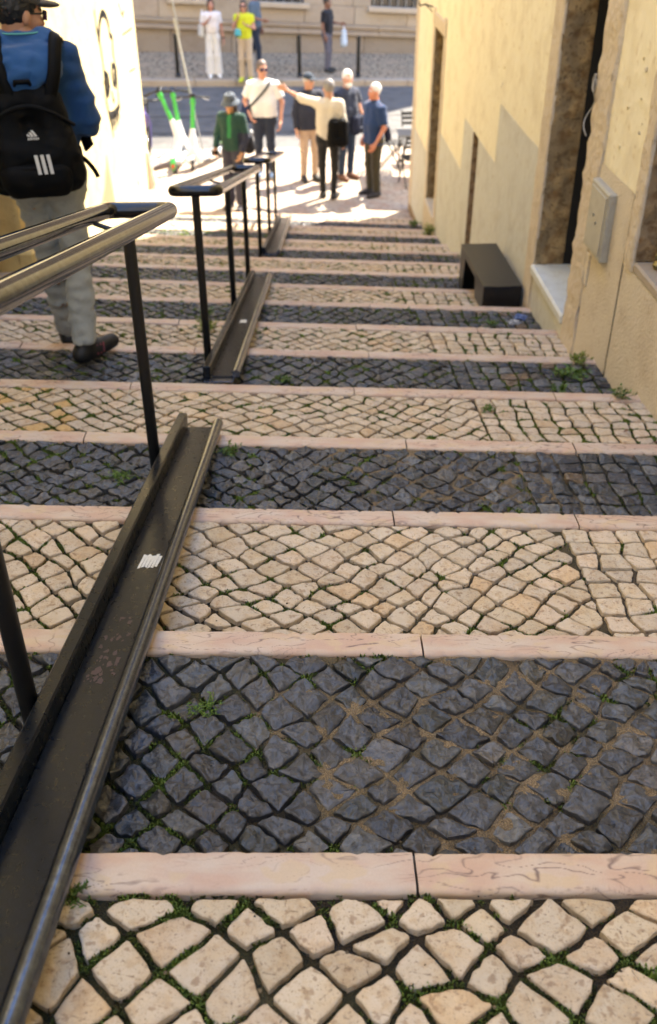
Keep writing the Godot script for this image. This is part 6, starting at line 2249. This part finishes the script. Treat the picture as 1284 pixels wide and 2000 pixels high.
func main_man() -> void:
	# walking down the stairs away from the camera, seen from behind, head turned to the right
	var z0 := -4.98
	var at := Transform3D(Basis(Vector3.UP, deg_to_rad(191)), Vector3(-1.265, ground_y(-1.265, -4.86) + 0.012, z0))
	var blue := Color(0.007, 0.046, 0.130)
	var man := person({"at": at, "h": 1.89, "cell": 0.016, "head_cell": 0.0055, "hand_cell": 0.005, "label": "man in a blue hooded sweatshirt and pale jeans walking down the stairs", "top": blue, "top_name": "hooded_sweatshirt", "sleeve_w": 1.15, "hem": 0.875, "fat": 0.97, "top_fold": 0.009, "top_freq": 7.0,
		"pants": Color(0.33, 0.34, 0.30), "leg_width": 0.98, "cuff_r": 0.066, "cuff": 0.03, "pants_fold": 0.012, "pants_freq": 8.0, "waist": 1.04, "skin": Color(0.40, 0.20, 0.11), "hair": Color(0.005, 0.004, 0.004), "hair_kind": "nape", "hat": "cap", "hat_col": Color(0.045, 0.036, 0.025), "brim_col": Color(0.040, 0.032, 0.022), "glasses": M.lens, "shoes": Color(0.006, 0.0055, 0.006), "sole": Color(0.010, 0.010, 0.010),
		"head_yaw": deg_to_rad(-60), "head_pitch": deg_to_rad(8), "curl_r": 0.7, "curl_l": 0.7, "hand_fwd_r": Vector3(0, 1, 0), "hand_fwd_l": Vector3(0, 1, 0),
		"j": {"head": Vector3(-0.005, 1.580, 0.035), "sl": Vector3(0.158, 1.41, -0.01), "sr": Vector3(-0.158, 1.41, -0.01), "er": Vector3(-0.225, 1.15, -0.01), "wr": Vector3(-0.08, 1.09, 0.20), "el": Vector3(0.255, 1.14, -0.01), "wl": Vector3(0.08, 1.10, 0.24),
			"kr": Vector3(-0.09, 0.50, 0.02), "ar": Vector3(-0.065, 0.085, -0.06), "tr": Vector3(-0.20, 0.03, 0.08),
			"hl": Vector3(0.075, 0.92, 0), "hr": Vector3(-0.08, 0.92, 0), "kl": Vector3(0.04, 0.46, 0.19), "al": Vector3(0.03, -0.03, 0.42), "tl": Vector3(0.04, -0.085, 0.61)}})
	# hood lying on the shoulders, with its green neck tape
	var h := 1.89 / 1.75
	var hd := MB.new()
	sdf(hd, [cap(Vector3(-0.10, 1.475, -0.055) * h, Vector3(0.10, 1.475, -0.055) * h, 0.062, 0.062, 0.06), cap(Vector3(-0.085, 1.41, -0.150) * h, Vector3(0.085, 1.41, -0.150) * h, 0.082, 0.082, 0.06), cap(Vector3(-0.03, 1.365, -0.195) * h, Vector3(0.03, 1.365, -0.195) * h, 0.070, 0.070, 0.06),
		cap(Vector3(-0.105, 1.48, -0.04) * h, Vector3(-0.095, 1.43, 0.07) * h, 0.05, 0.035, 0.05), cap(Vector3(0.105, 1.48, -0.04) * h, Vector3(0.095, 1.43, 0.07) * h, 0.05, 0.035, 0.05), ell(Vector3(0, 1.57, 0.0) * h, Vector3(0.085, 0.09, 0.085), 0.02, true)], 0.012, [], Transform3D.IDENTITY, skin_fn(Color(0.010, 0.066, 0.185)), 0.010, 9.0)
	var hood := part("hood", hd, M.cloth, man)
	var tp := MB.new()
	tp.col = Color(0.10, 0.36, 0.30)
	tube(tp, arc(Vector3(0, 1.522, -0.03) * h, 0.108, Vector3(1, 0, 0), Vector3(0, 0, -0.78), 0.12, PI - 0.12, 20), 0.004, 6)
	part("neck_tape", tp, M.cloth, hood)
	# phone held in front of the chest
	var ph := thing("phone", man.transform * xf(Vector3(-0.01, 1.16, 0.33), 0, deg_to_rad(-35)), "dark phone held in front of the man in the blue sweatshirt", "phone")
	var pm := MB.new()
	rbox(pm, xf(Vector3.ZERO), Vector3(0.075, 0.155, 0.009), 0.004)
	part("phone_case", pm, M.black, ph)
	var pg := MB.new()
	rbox(pg, xf(Vector3(0, 0, -0.005)), Vector3(0.068, 0.146, 0.002), 0.001)
	part("phone_glass", pg, M.black_gloss, ph)
	# coloured stripes on the outer side of the right shoe, pale heel tab
	for i in 3:
		var sm := MB.new()
		var a := Vector3(-0.065, 0.0, -0.06) * h
		var fd := Vector3(-0.135, 0, 0.14).normalized()
		var sd := Vector3(-fd.z, 0, fd.x)
		bar(sm, a + fd * (0.035 + 0.024 * i) + sd * 0.058 + Vector3(0, 0.030, 0), a + fd * (0.050 + 0.024 * i) + sd * 0.046 + Vector3(0, 0.080, 0), 0.010, 0.006, 0.001, sd)
		sm.col = Color(1, 1, 1)
		part("shoe_stripe", sm, M.shoe_pink, man)
	# --- backpack
	var bp := thing("backpack", man.transform * Transform3D(Basis.from_euler(Vector3(deg_to_rad(-3), 0, deg_to_rad(0))).scaled(Vector3.ONE * 0.98), Vector3(0.015, 1.27, -0.150)), "black backpack with three white stripes on the man's back", "bag")
	var blk := Color(0.0042, 0.0042, 0.0046)
	var b := MB.new()
	# the pack hangs towards -z of the man; w 0.34, h 0.56
	sdf(b, [cap(Vector3(-0.085, 0.09, -0.06), Vector3(-0.125, -0.22, -0.075), 0.085, 0.105, 0.06), cap(Vector3(0.085, 0.09, -0.06), Vector3(0.125, -0.22, -0.075), 0.085, 0.105, 0.06), cap(Vector3(-0.06, 0.13, -0.045), Vector3(0.06, 0.13, -0.045), 0.08, 0.08, 0.05), cap(Vector3(-0.1, -0.12, -0.11), Vector3(0.1, -0.12, -0.11), 0.085, 0.085, 0.08)],
		0.011, [[Vector3(0, -0.30, 0), Vector3(0, -1, 0)], [Vector3(0, 0, 0.02), Vector3(0, 0, 1)]], Transform3D.IDENTITY, skin_fn(blk), 0.007, 8.0)
	part("bag_body", b, M.nylon, bp)
	# rolled seam arch across the top, front pocket with zip, side pocket
	var ar := MB.new()
	ar.col = Color(0.010, 0.010, 0.010)
	var ap := PackedVector3Array()
	for i in 21:
		var t := -1.0 + i * 0.1
		ap.append(Vector3(t * 0.205, 0.115 - 0.115 * t * t, -0.155 + 0.085 * t * t * t * t))
	tube(ar, ap, 0.009, 8)
	part("seam_piping", ar, M.nylon, bp)
	var fp := MB.new()
	sdf(fp, [cap(Vector3(-0.105, -0.19, -0.165), Vector3(0.105, -0.19, -0.165), 0.062, 0.062, 0.05), cap(Vector3(-0.095, -0.25, -0.155), Vector3(0.095, -0.25, -0.155), 0.062, 0.062, 0.05)], 0.011, [[Vector3(0, -0.302, 0), Vector3(0, -1, 0)]], Transform3D.IDENTITY, skin_fn(blk), 0.005, 8.0)
	var pocket := part("front_pocket", fp, M.nylon, bp)
	var zp := MB.new()
	zp.col = Color(0.012, 0.012, 0.012)
	var zq := PackedVector3Array()
	for i in 15:
		var t := -1.0 + i / 7.0
		zq.append(Vector3(t * 0.15, -0.148 - 0.012 * t * t, -0.217 + 0.055 * t * t))
	tube(zp, zq, 0.005, 6)
	part("zip", zp, M.nylon, pocket)
	var pull := MB.new()
	rbox(pull, xf(Vector3(-0.150, -0.168, -0.168), 0.3, 0, 0.4), Vector3(0.008, 0.028, 0.004), 0.001)
	part("zip_pull", pull, M.silver, pocket)
	for s: float in [-1.0, 1.0]:
		var sp := MB.new()
		sdf(sp, [cap(Vector3(s * 0.188, -0.12, -0.06), Vector3(s * 0.186, -0.25, -0.065), 0.038, 0.042, 0.03)], 0.011, [[Vector3(0, -0.10, 0), Vector3(0, 1, 0)]], Transform3D.IDENTITY, skin_fn(Color(0.0075, 0.0075, 0.0075)))
		part("side_pocket", sp, M.nylon, bp)
		# shoulder straps over the shoulder, loose end below
		var st := MB.new()
		st.col = Color(0.0065, 0.0065, 0.0068)
		strap_round(st, PackedVector3Array([Vector3(s * 0.085 - 0.02, 0.11, -0.12), Vector3(s * 0.120 - 0.03, 0.24, -0.10), Vector3(s * 0.135 - 0.035, 0.345, -0.01), Vector3(s * 0.140 - 0.04, 0.362, 0.08), Vector3(s * 0.145 - 0.04, 0.30, 0.19), Vector3(s * 0.16 - 0.04, 0.12, 0.255), Vector3(s * 0.20 - 0.03, -0.06, 0.22), Vector3(s * 0.24 - 0.02, -0.16, 0.10)]), 0.062, 0.014, Vector3(0, 0.10, 0.09))
		part("shoulder_strap", st, M.nylon, bp)
		var le := MB.new()
		le.col = Color(0.006, 0.006, 0.006)
		strap(le, PackedVector3Array([Vector3(s * 0.20, -0.16, 0.0), Vector3(s * 0.235, -0.20, 0.03), Vector3(s * 0.27, -0.25, 0.03), Vector3(s * 0.285, -0.285, 0.02)]), 0.022, 0.004, Vector3(0, 0, -1))
		part("webbing_end", le, M.nylon, bp)
	var hn := MB.new()
	hn.col = Color(0.006, 0.006, 0.006)
	tube(hn, PackedVector3Array([Vector3(-0.04, 0.185, -0.10), Vector3(-0.03, 0.215, -0.135), Vector3(0.03, 0.215, -0.135), Vector3(0.04, 0.185, -0.10)]), 0.009, 8)
	part("carry_loop", hn, M.nylon, bp)
	# printed marks: a triangle of slanted bars over a word, and three upright stripes
	var mk := MB.new()
	var mo := Transform3D(Basis(Vector3(-1, 0, 0), Vector3(0, 1, 0), Vector3(0, 0, -1)), Vector3(-0.015, -0.005, -0.214))
	var sl := Vector2(-0.012, 0.020).normalized()
	for i in 3:
		var x := -0.017 + i * 0.0155
		var hh: float = [0.012, 0.022, 0.032][i]
		prism(mk, PackedVector2Array([Vector2(x - 0.0055, 0.0), Vector2(x + 0.0055, 0.0), Vector2(x + 0.0055, 0.0) + sl * hh, Vector2(x - 0.0055, 0.0) + sl * hh]), mo, 0.0015)
	part("triangle_mark", mk, M.mark_white, bp)
	var tm := TextMesh.new()
	var fnt := SystemFont.new()
	fnt.font_names = PackedStringArray(["Droid Sans"])
	fnt.font_weight = 700
	tm.font = fnt
	tm.text = "adidas"
	tm.font_size = 16
	tm.pixel_size = 0.00105
	tm.depth = 0.0015
	tm.material = M.mark_white
	var tn := MeshInstance3D.new()
	tn.name = "word_mark"
	tn.mesh = tm
	tn.transform = Transform3D(mo.basis, mo * Vector3(0.0, -0.009, 0.001))
	bp.add_child(tn, true)
	for i in 3:
		var sm := MB.new()
		var x := -0.032 + i * 0.028
		prism(sm, PackedVector2Array([Vector2(x - 0.008, 0.045), Vector2(x + 0.008, 0.045), Vector2(x + 0.016, -0.045), Vector2(x + 0.0, -0.045)]), Transform3D(Basis(Vector3(-1, 0, 0), Vector3(0, 1, 0), Vector3(0, 0, -1)), Vector3(-0.045, -0.13, -0.232)), 0.0015)
		part("white_stripe", sm, M.mark_white, bp)

# ------------------------------------------------------------------ plants and litter

func leafy(at: Vector3, n: int, h: float, spread: float, col: Color, sd: int, lab: String, leafw := 0.012, kind := "weed_tuft") -> void:
	var root := thing(kind, xf(at), lab, "weed", "weeds along the stairs")
	var r := RandomNumberGenerator.new()
	r.seed = sd
	var st := MB.new()
	var lf := MB.new()
	for i in n:
		var a := r.randf() * TAU
		var tilt := r.randf_range(0.15, 1.0)
		var base := Vector3(cos(a + 1.3), 0, sin(a + 1.3)) * spread * 0.25 * r.randf()
		var tip := base + Vector3(cos(a) * spread * tilt, h * r.randf_range(0.45, 1.0) * (1.15 - 0.5 * tilt), sin(a) * spread * tilt)
		var mid := base.lerp(tip, 0.5) + Vector3(0, h * 0.18, 0)
		st.col = col * 0.7
		tube(st, PackedVector3Array([base - Vector3(0, 0.015, 0), mid, tip]), PackedFloat32Array([0.0018, 0.0013, 0.0008]), 4, false)
		for j in 6:
			var t := r.randf_range(0.25, 1.0)
			var p := base.lerp(mid, t * 2.0) if t < 0.5 else mid.lerp(tip, t * 2.0 - 1.0)
			var d := Vector3(r.randf_range(-1, 1), r.randf_range(-0.1, 0.9), r.randf_range(-1, 1)).normalized()
			var s := d.cross(Vector3(r.randf_range(-1, 1), 1, r.randf_range(-1, 1))).normalized()
			var w := leafw * r.randf_range(0.6, 1.2)
			var l := w * r.randf_range(2.0, 3.2)
			var c := col * r.randf_range(0.65, 1.35)
			c.a = 1.0
			lf.col = c
			var nn := s.cross(d).normalized()
			if nn.y < 0: nn = -nn
			lf.quad(p, p + d * l * 0.45 + s * w * 0.5, p + d * l - nn * l * 0.12, p + d * l * 0.45 - s * w * 0.5, nn)
	part("stems", st, M.leaf, root)
	var o := part("leaves", lf, M.leaf, root)
	o.set_meta("kind", "stuff")

func build_plants() -> void:
	var g := Color(0.085, 0.15, 0.022)
	var y := Color(0.17, 0.20, 0.03)
	var P := func(x: float, z: float) -> Vector3: return Vector3(x, ground_y(x, z) - 0.004, z)
	leafy(P.call(-2.20, -8.42), 34, 0.34, 0.17, Color(0.06, 0.10, 0.022), 1, "bushy weed at the foot of the yellow door jamb, left", 0.022)
	leafy(P.call(-2.24, -8.75), 22, 0.22, 0.16, g, 2, "low weed against the sunlit wall beyond the bushy weed", 0.020)
	leafy(Vector3(-2.28, 1.95, -8.28), 16, 0.34, 0.10, g, 3, "weed growing out of the yellow door jamb above the steps", 0.026)
	leafy(P.call(-2.22, -9.7), 12, 0.26, 0.12, Color(0.12, 0.17, 0.03), 4, "small sunlit weed against the graffiti wall", 0.02)
	leafy(P.call(-0.60, -5.86), 26, 0.075, 0.085, y, 5, "yellowish weed tuft left of the middle wheel channel", 0.012)
	leafy(P.call(-0.66, -6.45), 16, 0.085, 0.07, g, 6, "green weed tuft behind the yellowish tuft, left of the middle channel", 0.012)
	leafy(P.call(1.53, -4.90), 30, 0.055, 0.12, g, 7, "spreading weed patch on the dark step below the meter box", 0.012)
	leafy(P.call(1.64, -5.12), 20, 0.07, 0.08, y, 8, "yellow green weed at the wall foot behind the spreading patch", 0.012)
	leafy(P.call(1.42, -4.70), 14, 0.045, 0.07, g, 9, "small weed on the dark step nearest the spreading patch", 0.011)
	leafy(P.call(1.64, -4.36), 16, 0.07, 0.08, g, 10, "weed at the wall foot below the long crack", 0.011)
	leafy(P.call(1.62, -6.13), 16, 0.05, 0.08, g, 11, "weed at the end of an edging slab below the marble sill", 0.012)
	leafy(P.call(1.38, -6.45), 10, 0.045, 0.06, g, 12, "small weed on the dark step in front of the step box", 0.011)
	leafy(P.call(1.66, -10.2), 18, 0.10, 0.10, y, 13, "weed at the wall foot just beyond the step box", 0.016)
	leafy(P.call(1.66, -12.05), 22, 0.26, 0.09, y, 14, "tall yellowish weed against the far door jamb", 0.022)
	leafy(P.call(1.64, -13.3), 14, 0.09, 0.12, g, 15, "low weed at the wall foot near the house corner", 0.02)
	leafy(P.call(-0.24, -1.60), 26, 0.010, 0.06, Color(0.10, 0.17, 0.02), 16, "flat moss-like weed between dark setts right of the near channel", 0.0035)
	leafy(P.call(-0.42, -1.02), 30, 0.014, 0.045, Color(0.10, 0.15, 0.02), 17, "weed at the broken slab end beside the near channel", 0.004)
	leafy(P.call(-0.70, -3.16), 26, 0.016, 0.08, Color(0.10, 0.17, 0.025), 18, "weed at the foot of the near handrail post", 0.006)
	leafy(P.call(-0.30, -3.40), 16, 0.03, 0.06, Color(0.09, 0.15, 0.025), 19, "small weed at the lower end of the near channel", 0.008)
	leafy(P.call(0.92, -4.16), 12, 0.03, 0.05, g, 20, "tiny weed in the pale step where straight and diagonal setts meet", 0.008)
	leafy(P.call(-0.10, -4.75), 14, 0.025, 0.08, g, 21, "flat weed on the dark step right of the second channel", 0.008)

func build_litter() -> void:
	# crumpled blue and white scraps, a beige scrap, dry leaves, pebbles of grit
	var g := func(x: float, z: float, dy := 0.0) -> Vector3: return Vector3(x, ground_y(x, z) + 0.004 + dy, z)
	var spec := [[1.63, -6.62, Color(0.13, 0.20, 0.45), "crumpled blue paper scrap on the dark step below the sill", 0.045], [1.56, -6.50, Color(0.55, 0.57, 0.60), "crumpled white paper scrap beside the blue scrap", 0.04], [1.30, -6.30, Color(0.55, 0.42, 0.24), "flat beige cardboard scrap on the dark step", 0.05]]
	for q: Array in spec:
		var mb := MB.new()
		mb.col = q[2]
		sdf(mb, [ell(Vector3.ZERO, Vector3(q[4], q[4] * 0.35, q[4] * 0.8))], 0.006, [], Transform3D.IDENTITY, null, 0.012, 40.0)
		for i in mb.c.size(): mb.c[i] = q[2]
		var o := top("paper_scrap", mb, M.cloth, q[3], "litter", "scraps of paper")
		o.position = g.call(q[0], q[1], 0.008)
	var r := RandomNumberGenerator.new()
	r.seed = 44
	var where := [Vector2(1.50, -3.66), Vector2(1.64, -3.76), Vector2(1.55, -3.92)]
	var leaf_lab := ["curled dry brown leaf on the pale step, nearest the camera of three", "curled dry brown leaf touching the right wall foot, middle of three", "curled dry brown leaf farthest down the pale step of three"]
	for i in where.size():
		var mb := MB.new()
		var c := Color(0.14, 0.065, 0.03) * r.randf_range(0.7, 1.5)
		c.a = 1.0
		mb.col = c
		var l := r.randf_range(0.03, 0.05)
		var n := 6
		for j in n:
			var t0 := float(j) / n
			var t1 := float(j + 1) / n
			var w0 := sin(PI * t0) * l * 0.28
			var w1 := sin(PI * t1) * l * 0.28
			var y0 := 0.012 * sin(PI * t0)
			var y1 := 0.012 * sin(PI * t1)
			for s: float in [-1.0, 1.0]:
				mb.quad(Vector3(t0 * l, y0, 0), Vector3(t1 * l, y1, 0), Vector3(t1 * l, y1 + w1 * 0.4, s * w1), Vector3(t0 * l, y0 + w0 * 0.4, s * w0), Vector3.UP)
		var o := top("dry_leaf", mb, M.leaf, leaf_lab[i], "leaf", "dry leaves by the wall")
		o.transform = xf(g.call(where[i].x, where[i].y, 0.004), r.randf() * TAU, r.randf_range(-0.2, 0.2))
	# loose grit on the near steps
	var gm := MB.new()
	for i in 420:
		var x := r.randf_range(-0.55, 1.1)
		var z := r.randf_range(-3.5, -0.75)
		var k := 0
		while step_d(k + 1) <= -z: k += 1
		var s := -z - step_d(k)
		if s > step_d(k + 1) - step_d(k) - SLAB and r.randf() < 0.85: continue
		var b := r.randf_range(0.0012, 0.0032)
		gm.col = (Color(0.30, 0.25, 0.18) if r.randf() < 0.7 else Color(0.08, 0.07, 0.06)) * r.randf_range(0.7, 1.3)
		var p := Vector3(x, tread_y(k, x, s) - 0.003 + b * 0.4, z)
		var up := p + Vector3(0, b, 0)
		var ring := PackedVector3Array()
		for j in 5:
			var a := TAU * j / 5.0 + i
			ring.append(p + Vector3(cos(a), -0.2, sin(a)) * b * r.randf_range(0.8, 1.5))
		for j in 5:
			gm.tri(up, ring[j], ring[(j + 1) % 5], ((ring[j] + ring[(j + 1) % 5]) * 0.5 - p + Vector3(0, b, 0)).normalized())
	top("grit", gm, M.soil, "loose grit scattered on the near setts", "grit", "", "stuff")
